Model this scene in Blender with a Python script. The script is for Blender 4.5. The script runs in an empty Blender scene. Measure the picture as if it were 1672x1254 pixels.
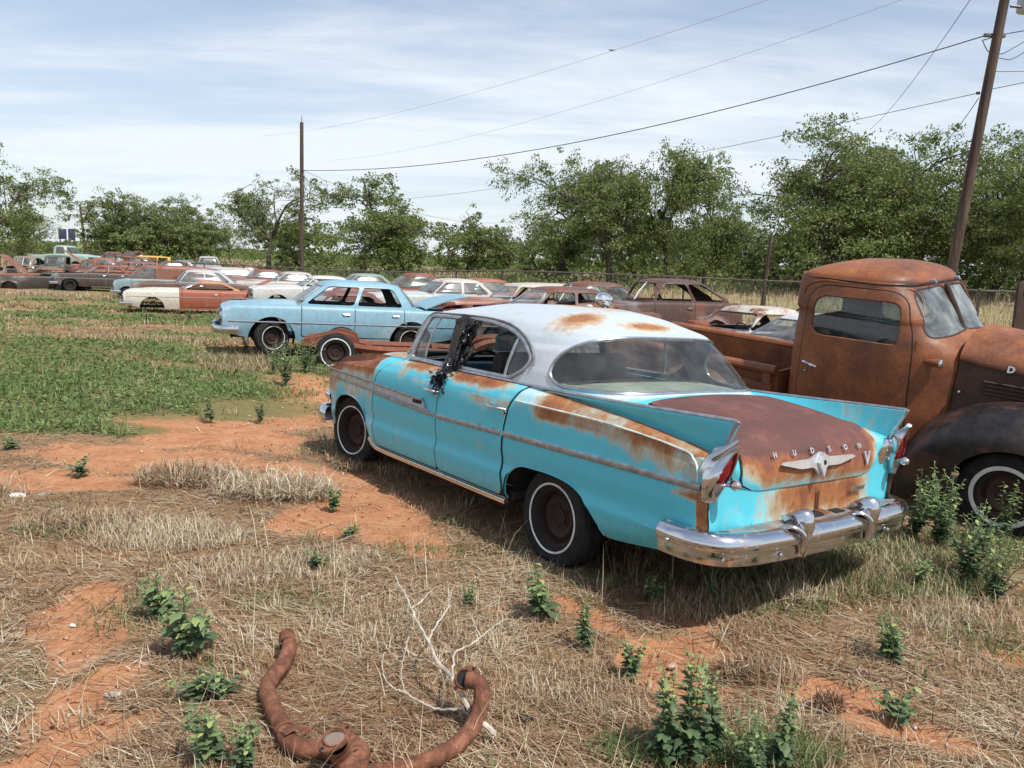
import bpy, math, random
import numpy as np
from mathutils import Vector, Matrix
R = math.radians
random.seed(7); rng = np.random.default_rng(7)
SC = bpy.context.scene
COL = SC.collection

# ------------------------------------------------------------------ camera, sky, sun, exposure
CAM_F, CAM_H, CAM_P, CAM_R = 1309.3, 1.918, R(8.18), R(2.40)
_fw = np.array([0, math.cos(CAM_P), -math.sin(CAM_P)]); _rt = np.array([1., 0, 0]); _up = np.cross(_rt, _fw)
_r2 = _rt*math.cos(CAM_R) + _up*math.sin(CAM_R); _u2 = -_rt*math.sin(CAM_R) + _up*math.cos(CAM_R)
cd = bpy.data.cameras.new('camera'); cam = bpy.data.objects.new('camera', cd); COL.objects.link(cam)
cam.matrix_world = Matrix(((_r2[0], _u2[0], -_fw[0], 0), (_r2[1], _u2[1], -_fw[1], 0), (_r2[2], _u2[2], -_fw[2], CAM_H), (0, 0, 0, 1)))
cd.sensor_width = 36; cd.lens = 36*CAM_F/1672; cd.clip_start = .05; cd.clip_end = 4000
SC.camera = cam
SUN_EL, SUN_DIR = R(57), np.array([.665, -.745])          # horizontal direction towards the sun
SUN_AZ = math.atan2(SUN_DIR[1], SUN_DIR[0])
sv = Vector((math.cos(SUN_EL)*math.cos(SUN_AZ), math.cos(SUN_EL)*math.sin(SUN_AZ), math.sin(SUN_EL)))
sd = bpy.data.lights.new('sun', 'SUN'); sun = bpy.data.objects.new('sun', sd); COL.objects.link(sun)
sd.energy = 5.0; sd.angle = R(.53); sd.color = (1, .965, .90)
sun.rotation_euler = sv.to_track_quat('Z', 'Y').to_euler()
W = bpy.data.worlds.new('World'); SC.world = W; W.use_nodes = True
def build_world():
    nt = W.node_tree; n = nt.nodes; l = nt.links; n.clear()
    out = n.new('ShaderNodeOutputWorld'); bg = n.new('ShaderNodeBackground'); l.new(bg.outputs[0], out.inputs[0])
    sky = n.new('ShaderNodeTexSky'); sky.sky_type = 'NISHITA'; sky.sun_disc = False
    sky.sun_elevation = SUN_EL; sky.sun_rotation = math.pi/2 - SUN_AZ
    sky.air_density = 1.0; sky.dust_density = 1.2; sky.ozone_density = 1.5
    bg.inputs[1].default_value = .15
    tc = n.new('ShaderNodeTexCoord'); sep = n.new('ShaderNodeSeparateXYZ'); l.new(tc.outputs['Generated'], sep.inputs[0])
    # project the view direction on a high cloud plane: (x, y) / (z + k)
    add = n.new('ShaderNodeMath'); add.operation = 'ADD'; l.new(sep.outputs[2], add.inputs[0]); add.inputs[1].default_value = .12
    dv = []
    for k in (0, 1):
        d = n.new('ShaderNodeMath'); d.operation = 'DIVIDE'; l.new(sep.outputs[k], d.inputs[0]); l.new(add.outputs[0], d.inputs[1]); dv.append(d)
    cmb = n.new('ShaderNodeCombineXYZ'); l.new(dv[0].outputs[0], cmb.inputs[0]); l.new(dv[1].outputs[0], cmb.inputs[1])
    def layer(scale, rot, stretch, det, rough, lo, hi, dist=0.):
        mp = n.new('ShaderNodeMapping'); l.new(cmb.outputs[0], mp.inputs[0]); mp.inputs['Rotation'].default_value = (0, 0, rot); mp.inputs['Scale'].default_value = stretch
        no = n.new('ShaderNodeTexNoise'); l.new(mp.outputs[0], no.inputs['Vector']); no.inputs['Scale'].default_value = scale; no.inputs['Detail'].default_value = det; no.inputs['Roughness'].default_value = rough; no.inputs['Distortion'].default_value = dist
        mr = n.new('ShaderNodeMapRange'); mr.interpolation_type = 'SMOOTHSTEP'; l.new(no.outputs[0], mr.inputs[0]); mr.inputs[1].default_value = lo; mr.inputs[2].default_value = hi
        return mr.outputs[0]
    a = layer(.55, R(-28), (.55, 1.6, 1), 9, .58, .40, .70, .6)
    b = layer(2.2, R(-20), (.5, 1.5, 1), 8, .6, .38, .80, .3)
    mx = n.new('ShaderNodeMath'); mx.operation = 'MULTIPLY_ADD'; l.new(b, mx.inputs[0]); mx.inputs[1].default_value = .35; 
    s1 = n.new('ShaderNodeMath'); s1.operation = 'MULTIPLY'; l.new(a, s1.inputs[0]); s1.inputs[1].default_value = .72; l.new(s1.outputs[0], mx.inputs[2])
    # thin veil grows towards the horizon
    hz = n.new('ShaderNodeMapRange'); l.new(sep.outputs[2], hz.inputs[0]); hz.inputs[1].default_value = .0; hz.inputs[2].default_value = .42; hz.inputs[3].default_value = .60; hz.inputs[4].default_value = .12
    mm = n.new('ShaderNodeMath'); mm.operation = 'ADD'; l.new(mx.outputs[0], mm.inputs[0]); l.new(hz.outputs[0], mm.inputs[1]); mm.use_clamp = True
    fac = n.new('ShaderNodeMath'); fac.operation = 'MULTIPLY'; l.new(mm.outputs[0], fac.inputs[0]); fac.inputs[1].default_value = .92
    mix = n.new('ShaderNodeMix'); mix.data_type = 'RGBA'; l.new(fac.outputs[0], mix.inputs[0]); l.new(sky.outputs[0], mix.inputs[6]); mix.inputs[7].default_value = (6.1, 6.5, 6.95, 1)
    l.new(mix.outputs[2], bg.inputs[0])
build_world()
SC.view_settings.view_transform = 'Standard'; SC.view_settings.look = 'None'; SC.view_settings.gamma = 1; SC.view_settings.exposure = 0

def ray(u, v):
    d = _fw*CAM_F + _r2*(u-836) - _u2*(v-627); return d/np.linalg.norm(d)
def gp(u, v, z=0.):                     # ground point seen at a photo pixel
    d = ray(u, v); t = (z-CAM_H)/d[2]; return np.array([t*d[0], t*d[1], z])
def at(u, Y, z=0.):                     # point at depth Y in photo column u (near horizon)
    return np.array([(u-836)/CAM_F*Y*1.01, Y, z])

# ------------------------------------------------------------------ materials
MAT = {}
class NT:
    def __init__(s, name):
        m = bpy.data.materials.new(name); m.use_nodes = True; s.m = m; s.n = m.node_tree.nodes; s.l = m.node_tree.links
        s.b = s.n['Principled BSDF']; s.o = s.n['Material Output']
        s.tc = s.n.new('ShaderNodeTexCoord')
    def noise(s, scale, det=4, rough=.55, vec=None, dist=0., stretch=None):
        x = s.n.new('ShaderNodeTexNoise'); x.inputs['Scale'].default_value = scale; x.inputs['Detail'].default_value = det; x.inputs['Roughness'].default_value = rough; x.inputs['Distortion'].default_value = dist
        v = vec or s.tc.outputs['Object']
        if stretch:
            mp = s.n.new('ShaderNodeMapping'); s.l.new(v, mp.inputs[0]); mp.inputs['Scale'].default_value = stretch; v = mp.outputs[0]
        s.l.new(v, x.inputs['Vector']); return x.outputs[0]
    def math(s, op, a, b=None, c=None, clamp=False):
        x = s.n.new('ShaderNodeMath'); x.operation = op; x.use_clamp = clamp
        for i, q in enumerate((a, b, c)):
            if q is None: continue
            if isinstance(q, (int, float)): x.inputs[i].default_value = q
            else: s.l.new(q, x.inputs[i])
        return x.outputs[0]
    def smooth(s, v, lo, hi, a=0., b=1.):
        x = s.n.new('ShaderNodeMapRange'); x.interpolation_type = 'SMOOTHSTEP'; s.l.new(v, x.inputs[0])
        for i, q in enumerate((lo, hi, a, b)): x.inputs[i+1].default_value = q
        return x.outputs[0]
    def ramp(s, v, stops):
        x = s.n.new('ShaderNodeValToRGB'); s.l.new(v, x.inputs[0]); e = x.color_ramp.elements
        while len(e) > 1: e.remove(e[-1])
        e[0].position = stops[0][0]; e[0].color = tuple(stops[0][1])+(1,)
        for p, c in stops[1:]:
            q = e.new(p); q.color = tuple(c)+(1,)
        return x.outputs[0]
    def mix(s, f, a, b, mode='MIX'):
        x = s.n.new('ShaderNodeMix'); x.data_type = 'RGBA'; x.blend_type = mode
        if isinstance(f, (int, float)): x.inputs[0].default_value = f
        else: s.l.new(f, x.inputs[0])
        for i, q in ((6, a), (7, b)):
            if isinstance(q, tuple): x.inputs[i].default_value = q+(1,)
            else: s.l.new(q, x.inputs[i])
        return x.outputs[2]
    def attr(s, name):
        x = s.n.new('ShaderNodeAttribute'); x.attribute_name = name
        sp = s.n.new('ShaderNodeSeparateColor'); s.l.new(x.outputs[0], sp.inputs[0]); return x.outputs[0], sp.outputs
    def bump(s, h, strength=.3, dist=.01):
        x = s.n.new('ShaderNodeBump'); x.inputs['Strength'].default_value = strength; x.inputs['Distance'].default_value = dist
        s.l.new(h, x.inputs['Height']); s.l.new(x.outputs[0], s.b.inputs['Normal'])
    def set(s, **k):
        for a, b in k.items():
            i = s.b.inputs[{'col': 'Base Color', 'rough': 'Roughness', 'metal': 'Metallic', 'spec': 'Specular IOR Level', 'coat': 'Coat Weight', 'alpha': 'Alpha', 'trans': 'Transmission Weight'}[a]]
            if isinstance(b, (int, float)): i.default_value = b
            elif isinstance(b, tuple): i.default_value = b+(1,)
            else: s.l.new(b, i)
RUSTS = [(.0, (.46, .235, .09)), (.25, (.40, .155, .05)), (.5, (.26, .085, .036)), (.78, (.15, .052, .032)), (1., (.085, .034, .026))]
def paint(name, base, rust=.35, scale=2.2, bleach=(.62, .66, .66), rough=.42, dusty=.25, attr=False, rusts=RUSTS, soft=.16, streak=(1, 1, 1)):
    """car paint with rust breaking through: noise + (if attr) the mesh's own wear map R=rust G=bleach B=grime"""
    if name in MAT: return MAT[name]
    s = NT(name)
    n1 = s.noise(scale, 8, .62, dist=.4, stretch=streak); n2 = s.noise(scale*7, 6, .6, stretch=streak); n3 = s.noise(scale*.6, 3)
    comb = s.math('MULTIPLY_ADD', n2, .28, s.math('MULTIPLY', n1, .72))
    if attr:
        _, ch = s.attr('wear'); lev = s.math('ADD', s.math('MULTIPLY', s.math('SUBTRACT', comb, .5), 1.7), ch[0])
        m = s.smooth(lev, .42, .42+soft*1.6); deep = s.smooth(lev, .45, 1.55)
        wb = s.smooth(s.math('ADD', s.math('MULTIPLY', s.math('SUBTRACT', n1, .5), 1.6), ch[1]), .35, .8)
        gr = ch[2]
    else:
        m = s.smooth(comb, .70-rust*.42, .70-rust*.42+soft); deep = s.smooth(s.math('ADD', comb, rust*.3), .5, .95)
        wb = s.smooth(n3, .52, .75); gr = s.noise(1.1, 3)
    rc = s.ramp(deep, rusts)
    grain = s.noise(60, 4, .7)
    rc = s.mix(s.math('MULTIPLY', grain, .5), rc, (.05, .022, .018), 'MIX')
    pc = s.mix(s.math('MULTIPLY', wb, .8 if attr else .35), base, bleach)
    fade = s.noise(5, 5, .6)
    pc = s.mix(s.math('MULTIPLY', fade, dusty), pc, tuple(min(1, c*.55+.06) for c in base))
    pc = s.mix(s.math('MULTIPLY', s.math('MULTIPLY', gr, s.smooth(n2, .35, .7)), .55), pc, (.20, .13, .085))
    if attr:
        halo = s.smooth(lev, .16, .44); pc = s.mix(s.math('MULTIPLY', halo, .38), pc, (.52, .56, .50)); stain = s.smooth(s.math('ADD', lev, s.math('MULTIPLY', s.math('SUBTRACT', n2, .5), .8)), .27, .50); pc = s.mix(s.math('MULTIPLY', stain, .60), pc, (.47, .28, .12))
        chips = s.smooth(s.noise(38, 2, .5), .72, .76); pc = s.mix(s.math('MULTIPLY', chips, .5), pc, (.12, .07, .05))
        pits = s.smooth(s.noise(24, 5, .7), .45, .7); rc = s.mix(s.math('MULTIPLY', pits, .45), rc, (.085, .036, .026))
    col = s.mix(m, pc, rc)
    s.set(col=col, rough=s.math('MULTIPLY_ADD', m, .36, rough), spec=.4)
    s.bump(s.math('MULTIPLY_ADD', m, .6, s.math('MULTIPLY', s.math('MULTIPLY', grain, m), 1.)), .22, .004)
    MAT[name] = s.m; return s.m
def rusty(name, tone=1., var=.5, dark=(.06, .032, .026), light=(.30, .115, .05), rough=.72):
    if name in MAT: return MAT[name]
    s = NT(name); n1 = s.noise(1.6, 7, .6, dist=.3); n2 = s.noise(14, 6, .65); n3 = s.noise(90, 3, .6)
    c = s.ramp(s.math('MULTIPLY_ADD', n2, .35, s.math('MULTIPLY', n1, .65)), [(.3, dark), (.5, tuple(a*.6+b*.4 for a, b in zip(dark, light))), (.62, light), (.8, tuple(a*.5+b*.5 for a, b in zip(dark, light)))])
    c = s.mix(.55, c, tuple(a*.5+b*.5 for a, b in zip(dark, light))) if var < .5 else c
    s.set(col=c, rough=rough, spec=.35); s.bump(s.math('ADD', n3, n2), .3, .003); MAT[name] = s.m; return s.m
def simple(name, col, rough=.6, metal=0., var=.2, scale=8., spec=.5, bumpy=0.):
    if name in MAT: return MAT[name]
    s = NT(name); n1 = s.noise(scale, 5, .6)
    s.set(col=s.mix(s.smooth(n1, .3, .7), tuple(c*(1-var) for c in col), tuple(min(1, c*(1+var)) for c in col)), rough=rough, metal=metal, spec=spec)
    if bumpy: s.bump(n1, bumpy, .01)
    MAT[name] = s.m; return s.m
def chrome(name='chrome', rust=.3, col=(.72, .73, .75), rough=.10):
    if name in MAT: return MAT[name]
    s = NT(name); n1 = s.noise(9, 7, .65); n2 = s.noise(60, 3); n3 = s.noise(3, 3)
    m = s.smooth(s.math('MULTIPLY_ADD', n2, .25, s.math('MULTIPLY', n1, .75)), .66-rust*.25, .78-rust*.2)
    s.set(col=s.mix(m, col, (.20, .12, .08)), metal=s.math('MULTIPLY_ADD', m, -.8, 1.), rough=s.math('ADD', s.smooth(n3, .3, .8, rough, rough+.16), s.math('MULTIPLY', m, .5)))
    s.bump(n2, .06, .002); MAT[name] = s.m; return s.m
def glass(name='dusty_glass', tint=(.75, .85, .86), dust=.14, dcol=(.45, .44, .40), grough=.03):
    if name in MAT: return MAT[name]
    s = NT(name); tr = s.n.new('ShaderNodeBsdfTransparent'); tr.inputs[0].default_value = tint+(1,)
    gl = s.n.new('ShaderNodeBsdfGlossy'); gl.inputs['Roughness'].default_value = grough
    ge = s.n.new('ShaderNodeNewGeometry'); dt = s.n.new('ShaderNodeVectorMath'); dt.operation = 'DOT_PRODUCT'; s.l.new(ge.outputs['Incoming'], dt.inputs[0]); s.l.new(ge.outputs['Normal'], dt.inputs[1])
    f2 = s.math('MULTIPLY_ADD', s.math('POWER', s.math('SUBTRACT', 1., s.math('ABSOLUTE', dt.outputs['Value'])), 5.), .92, .075, clamp=True)
    mx = s.n.new('ShaderNodeMixShader'); s.l.new(f2, mx.inputs[0]); s.l.new(tr.outputs[0], mx.inputs[1]); s.l.new(gl.outputs[0], mx.inputs[2])
    df = s.n.new('ShaderNodeBsdfDiffuse'); df.inputs[0].default_value = dcol+(1,)
    n = s.noise(5, 6, .6); d = s.smooth(n, .3, .8, dust*.4, dust*1.9)
    m2 = s.n.new('ShaderNodeMixShader'); s.l.new(d, m2.inputs[0]); s.l.new(mx.outputs[0], m2.inputs[1]); s.l.new(df.outputs[0], m2.inputs[2])
    s.l.new(m2.outputs[0], s.o.inputs[0]); MAT[name] = s.m; return s.m

# ------------------------------------------------------------------ mesh tools
class M:
    """triangle mesh in numpy: V verts, T tris, A per-vertex extras"""
    def __init__(s, V=None, T=None, A=None):
        s.V = np.zeros((0, 3)) if V is None else np.asarray(V, float); s.T = np.zeros((0, 3), int) if T is None else np.asarray(T, int)
        s.A = np.zeros((len(s.V), 2)) if A is None else np.asarray(A, float)
    def copy(s): return M(s.V.copy(), s.T.copy(), s.A.copy())
    def __add__(s, o):
        return M(np.vstack([s.V, o.V]), np.vstack([s.T, o.T+len(s.V)]), np.vstack([s.A, o.A]))
    def move(s, d): s.V = s.V+np.asarray(d, float); return s
    def scale(s, d): s.V = s.V*np.asarray(d, float); return s
    def rot(s, ax, a):
        s.V = s.V @ np.array(Matrix.Rotation(a, 3, ax)).T; return s
    def mirror(s, ax=1):
        c = s.copy(); c.V[:, ax] *= -1; c.T = c.T[:, ::-1]; return c
    def both(s): return s + s.mirror()
    def flip(s): s.T = s.T[:, ::-1]; return s
    def normals(s):
        a, b, c = (s.V[s.T[:, i]] for i in range(3)); n = np.cross(b-a, c-a); N = np.zeros_like(s.V)
        for i in range(3): np.add.at(N, s.T[:, i], n)
        l = np.linalg.norm(N, axis=1, keepdims=True); l[l == 0] = 1; return N/l
    def offset(s, d): s.V = s.V + s.normals()*d; return s
    def clip(s, f):
        """keep where f > 0; f = array per vertex or function(V, A)"""
        f = f(s.V, s.A) if callable(f) else f
        f = np.where(np.abs(f) < 1e-5, 1e-5, f); pos = f > 0; k = pos[s.T].sum(1)
        T = [s.T[k == 3]]; newV = []; newA = []; cache = {}; base = len(s.V); out = []
        def cut(a, b):
            key = (min(a, b), max(a, b))
            if key not in cache:
                t = f[a]/(f[a]-f[b]); newV.append(s.V[a]+(s.V[b]-s.V[a])*t); newA.append(s.A[a]+(s.A[b]-s.A[a])*t); cache[key] = base+len(newV)-1
            return cache[key]
        for t in s.T[(k == 1) | (k == 2)]:
            for r in range(3):
                a, b, c = t[r], t[(r+1) % 3], t[(r+2) % 3]
                if pos[a] and not pos[b] and not pos[c]: out.append((a, cut(a, b), cut(a, c))); break
                if not pos[a] and pos[b] and pos[c]:
                    p, q = cut(a, b), cut(a, c); out += [(p, b, c), (p, c, q)]; break
        V = np.vstack([s.V]+([np.array(newV)] if newV else [])); A = np.vstack([s.A]+([np.array(newA)] if newA else []))
        T = np.vstack([T[0]]+([np.array(out)] if out else [])).astype(int)
        r = M(V, T, A); r.clean(); return r
    def clean(s):
        if not len(s.T): s.V = s.V[:0]; s.A = s.A[:0]; return s
        u, inv = np.unique(s.T, return_inverse=True); s.V = s.V[u]; s.A = s.A[u]; s.T = inv.reshape(s.T.shape); return s
    def weld(s, eps=1e-4):
        k = np.round(s.V/eps).astype(np.int64); _, idx, inv = np.unique(k, axis=0, return_index=True, return_inverse=True); inv = inv.reshape(-1)
        s.V = s.V[idx]; s.A = s.A[idx]; T = inv[s.T]; s.T = T[(T[:, 0] != T[:, 1]) & (T[:, 1] != T[:, 2]) & (T[:, 0] != T[:, 2])]; return s
    def edges_open(s):
        e = np.vstack([s.T[:, [0, 1]], s.T[:, [1, 2]], s.T[:, [2, 0]]]); k = np.sort(e, 1)
        _, idx, cnt = np.unique(k, axis=0, return_index=True, return_counts=True); return e[idx[cnt == 1]]
    def loops(s):
        s.weld(); nx = {}
        for a, b in s.edges_open(): nx.setdefault(int(a), []).append(int(b))
        L = []
        while nx:
            a = next(iter(nx)); lp = [a]
            while a in nx:
                b = nx[a].pop()
                if not nx[a]: del nx[a]
                if b == lp[0]: break
                lp.append(b); a = b
            L.append(s.V[lp])
        return sorted(L, key=len, reverse=True)
    def thick(s, t):
        s.weld(); N = s.normals(); n = len(s.V); e = s.edges_open()
        V = np.vstack([s.V, s.V-N*t]); T = [s.T, s.T[:, ::-1]+n]
        if len(e): T += [np.stack([e[:, 0]+n, e[:, 1], e[:, 0]], 1)[:, ::-1][:, ::-1], np.stack([e[:, 0]+n, e[:, 1]+n, e[:, 1]], 1)]
        s.V = V; s.A = np.vstack([s.A, s.A]); s.T = np.vstack(T); return s
def grid(P, A=None, close_u=False):
    """P (nu, nv, 3) -> M; faces wind so that normal = du x dv"""
    nu, nv = P.shape[:2]; I = np.arange(nu*nv).reshape(nu, nv)
    if close_u: I = np.vstack([I, I[:1]])
    a, b, c, d = I[:-1, :-1], I[1:, :-1], I[1:, 1:], I[:-1, 1:]
    T = np.concatenate([np.stack([a, b, c], -1).reshape(-1, 3), np.stack([a, c, d], -1).reshape(-1, 3)])
    if A is None:
        U, Vv = np.meshgrid(np.linspace(0, 1, nu), np.linspace(0, 1, nv), indexing='ij'); A = np.stack([U, Vv], -1)
    return M(P.reshape(-1, 3), T, A.reshape(nu*nv, -1))
def crom(P, sub, sharp=()):
    """Catmull-Rom through rows of P (n, ...), sub steps per segment; sharp = node indices with a crease"""
    P = np.asarray(P, float); n = len(P); out = []
    for i in range(n-1):
        p1, p2 = P[i], P[i+1]
        p0 = P[i-1] if i > 0 and i not in sharp else 2*p1-p2 if i == 0 or i in sharp else p1
        p3 = P[i+2] if i+2 < n and (i+1) not in sharp else 2*p2-p1
        ts = np.linspace(0, 1, sub+1)[: None if i == n-2 else -1]
        d1 = np.linalg.norm((p2-p1).reshape(-1))+1e-9; d0 = np.linalg.norm((p1-p0).reshape(-1))+1e-9; d2 = np.linalg.norm((p3-p2).reshape(-1))+1e-9
        m1 = (p2-p1)*(d0/(d0+d1)) + (p1-p0)*(d1/(d0+d1))*(d1/d0); m2 = (p2-p1)*(d2/(d1+d2)) + (p3-p2)*(d1/(d1+d2))*(d1/d2)
        for t in ts:
            t2, t3 = t*t, t*t*t; out.append((2*t3-3*t2+1)*p1+(t3-2*t2+t)*m1+(-2*t3+3*t2)*p2+(t3-t2)*m2)
    return np.array(out)
def box(x0, x1, y0, y1, z0, z1, b=0.):
    if b <= 0:
        V = np.array([(x, y, z) for x in (x0, x1) for y in (y0, y1) for z in (z0, z1)], float)
        q = [(0, 1, 3, 2), (4, 6, 7, 5), (0, 4, 5, 1), (2, 3, 7, 6), (0, 2, 6, 4), (1, 5, 7, 3)]
        return M(V, [t for a, b_, c, d in q for t in ((a, b_, c), (a, c, d))])
    # chamfered box by convex construction
    import bmesh
    bm = bmesh.new(); bmesh.ops.create_cube(bm, size=1)
    for v in bm.verts: v.co = Vector(((x0+x1)/2+v.co.x*(x1-x0), (y0+y1)/2+v.co.y*(y1-y0), (z0+z1)/2+v.co.z*(z1-z0)))
    b = min(b, .45*min(abs(x1-x0), abs(y1-y0), abs(z1-z0)))
    bmesh.ops.bevel(bm, geom=bm.edges[:], offset=b, segments=2, profile=.5, affect='EDGES'); bmesh.ops.triangulate(bm, faces=bm.faces[:])
    bm.verts.ensure_lookup_table(); r = M([v.co[:] for v in bm.verts], [[v.index for v in f.verts] for f in bm.faces]); bm.free(); return r
def tube(P, r, seg=8, cap=True, closed=False, flat=None, up=(0, 0, 1)):
    """sweep a circle (or flat=(w, h) ellipse) along P; r scalar or per point"""
    P = np.asarray(P, float); n = len(P); r = np.full(n, r) if np.isscalar(r) else np.asarray(r, float)
    if closed: tg = np.roll(P, -1, 0)-np.roll(P, 1, 0)
    else: tg = np.gradient(P, axis=0)
    tg /= np.linalg.norm(tg, axis=1, keepdims=True)+1e-12
    u = np.asarray(up, float); rows = []
    a = np.linspace(0, 2*np.pi, seg, endpoint=False)
    prev = None
    for i in range(n):
        t = tg[i]
        if flat is not None or prev is None: x = np.cross(u, t)
        else: x = prev - t*(prev@t)
        if np.linalg.norm(x) < 1e-6: x = np.cross((1, 0, 0.1), t)
        x /= np.linalg.norm(x); y = np.cross(t, x); prev = x
        fx, fy = flat if flat else (1, 1)
        rows.append(P[i]+r[i]*(np.cos(a)[:, None]*x*fx+np.sin(a)[:, None]*y*fy))
    G = np.array(rows).transpose(1, 0, 2)                    # seg x n
    if closed: G = np.concatenate([G, G[:, :1]], 1)
    m = grid(G, close_u=True)
    if cap and not closed:
        for k, fl in ((0, 0), (n-1, 1)):
            ring = G[:, k]; c = M(np.vstack([ring, ring.mean(0)]), [(seg, (i+1) % seg, i) if not fl else (seg, i, (i+1) % seg) for i in range(seg)]); m = m+c
    m.flip(); return m
def lathe(prof, seg=32, axis='Y'):
    """prof list of (r, h) revolved about the axis"""
    p = np.asarray(prof, float); a = np.linspace(0, 2*np.pi, seg, endpoint=False)
    G = np.stack([p[None, :, 0]*np.cos(a)[:, None], np.broadcast_to(p[None, :, 1], (seg, len(p))), p[None, :, 0]*np.sin(a)[:, None]], -1)
    m = grid(G, close_u=True)
    if axis == 'Z': m.V = m.V[:, [0, 2, 1]]; m.T = m.T[:, ::-1]
    if axis == 'X': m.V = m.V[:, [1, 0, 2]]; m.T = m.T[:, ::-1]
    return m
def prism(poly, y0, y1, axes='XZ'):
    """extrude a polygon given in the XZ plane from y0 to y1"""
    from mathutils.geometry import tessellate_polygon
    poly = [tuple(p) for p in poly]; n = len(poly); tr = tessellate_polygon([[Vector((p[0], p[1], 0)) for p in poly]])
    V = [(p[0], y0, p[1]) for p in poly]+[(p[0], y1, p[1]) for p in poly]
    T = [tuple(t) for t in tr]+[tuple(i+n for i in t[::-1]) for t in tr]
    ar = sum(poly[i][0]*poly[(i+1) % n][1]-poly[(i+1) % n][0]*poly[i][1] for i in range(n))
    for i in range(n):
        j = (i+1) % n; q = [(i, j, j+n), (i, j+n, i+n)]
        T += q if ar > 0 else [t[::-1] for t in q]
    m = M(V, T)
    if axes == 'XY': m.V = m.V[:, [0, 2, 1]]; m.T = m.T[:, ::-1]
    if axes == 'YZ': m.V = m.V[:, [1, 0, 2]]; m.T = m.T[:, ::-1]
    return m
def poly_in(px, pz, poly):
    """signed distance-ish (positive inside) to a polygon, vectorised"""
    poly = np.asarray(poly, float); n = len(poly); ins = np.zeros(px.shape, bool); d = np.full(px.shape, 1e9)
    for i in range(n):
        a, b = poly[i], poly[(i+1) % n]
        e = b-a; w0, w1 = px-a[0], pz-a[1]; t = np.clip((w0*e[0]+w1*e[1])/(e@e+1e-12), 0, 1)
        d = np.minimum(d, np.hypot(w0-e[0]*t, w1-e[1]*t))
        c = ((a[1] <= pz) != (b[1] <= pz)) & (px < (b[0]-a[0])*(pz-a[1])/(b[1]-a[1]+1e-12)+a[0]); ins ^= c
    return np.where(ins, d, -d)
def rounded(poly, r, k=5):
    """round the corners of a polygon"""
    P = np.asarray(poly, float); n = len(P); out = []
    for i in range(n):
        a, b, c = P[i-1], P[i], P[(i+1) % n]; ra = r[i] if hasattr(r, '__len__') else r
        d1, d2 = np.linalg.norm(a-b), np.linalg.norm(c-b); q = min(ra, .48*d1, .48*d2)
        p, s = b+(a-b)/d1*q, b+(c-b)/d2*q
        for t in np.linspace(0, 1, k): out.append((1-t)**2*p+2*t*(1-t)*b+t*t*s)
    return np.array(out)
def obj(name, m, mat, parent=None, wear=None, sharp=35, loc=None, kind=None):
    me = bpy.data.meshes.new(name); V = m.V; T = m.T
    me.vertices.add(len(V)); me.vertices.foreach_set('co', V.astype(np.float32).ravel())
    me.loops.add(len(T)*3); me.loops.foreach_set('vertex_index', T.astype(np.int32).ravel())
    me.polygons.add(len(T)); me.polygons.foreach_set('loop_start', np.arange(0, len(T)*3, 3, dtype=np.int32)); me.polygons.foreach_set('loop_total', np.full(len(T), 3, np.int32))
    me.polygons.foreach_set('use_smooth', np.ones(len(T), bool)); me.update(calc_edges=True); me.validate()
    if sharp: me.set_sharp_from_angle(angle=R(sharp))
    if wear is not None:
        w = wear(V) if callable(wear) else wear; w = np.clip(np.asarray(w, float), 0, 2)
        at_ = me.color_attributes.new('wear', 'FLOAT_COLOR', 'POINT'); at_.data.foreach_set('color', np.hstack([w, np.ones((len(V), 1))]).astype(np.float32).ravel())
    me.materials.append(mat); o = bpy.data.objects.new(name, me); COL.objects.link(o)
    if parent is not None: o.parent = parent
    if loc is not None: o.location = loc
    if kind: o['kind'] = kind
    return o
def thing(name, label, cat, loc=(0, 0, 0), rz=0., group=None, rx=0., ry=0.):
    o = bpy.data.objects.new(name, None); COL.objects.link(o); o.location = loc; o.rotation_euler = (rx, ry, rz); o.empty_display_size = .2
    o['label'] = label; o['category'] = cat
    if group: o['group'] = group
    return o
def tag(o, label, cat, group=None):
    o['label'] = label; o['category'] = cat
    if group: o['group'] = group
    return o
def copy_tree(root):
    c = root.copy(); COL.objects.link(c)
    for ch in root.children:
        d = ch.copy(); COL.objects.link(d); d.parent = c
        for g in ch.children:
            e = g.copy(); COL.objects.link(e); e.parent = d
    return c
def text_mesh(txt, size, depth, bold=.0, shear=0.):
    cu = bpy.data.curves.new('lettering', 'FONT'); cu.body = txt; cu.size = size; cu.extrude = depth; cu.offset = bold; cu.shear = shear; cu.align_x = 'CENTER'; cu.resolution_u = 3
    o = bpy.data.objects.new('lettering_tmp', cu); COL.objects.link(o); dg = bpy.context.evaluated_depsgraph_get(); dg.update()
    me = bpy.data.meshes.new_from_object(o.evaluated_get(dg)); me.calc_loop_triangles()
    V = np.zeros(len(me.vertices)*3); me.vertices.foreach_get('co', V); T = np.zeros(len(me.loop_triangles)*3, np.int32); me.loop_triangles.foreach_get('vertices', T)
    bpy.data.objects.remove(o); bpy.data.curves.remove(cu); bpy.data.meshes.remove(me)
    return M(V.reshape(-1, 3), T.reshape(-1, 3))
def place(m, o, ex, ey, ez):
    """map local mesh axes to the frame (ex, ey, ez) at o"""
    ex, ey, ez = (np.asarray(q, float)/np.linalg.norm(q) for q in (ex, ey, ez)); m.V = np.asarray(o)+m.V[:, :1]*ex+m.V[:, 1:2]*ey+m.V[:, 2:3]*ez; return m
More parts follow.
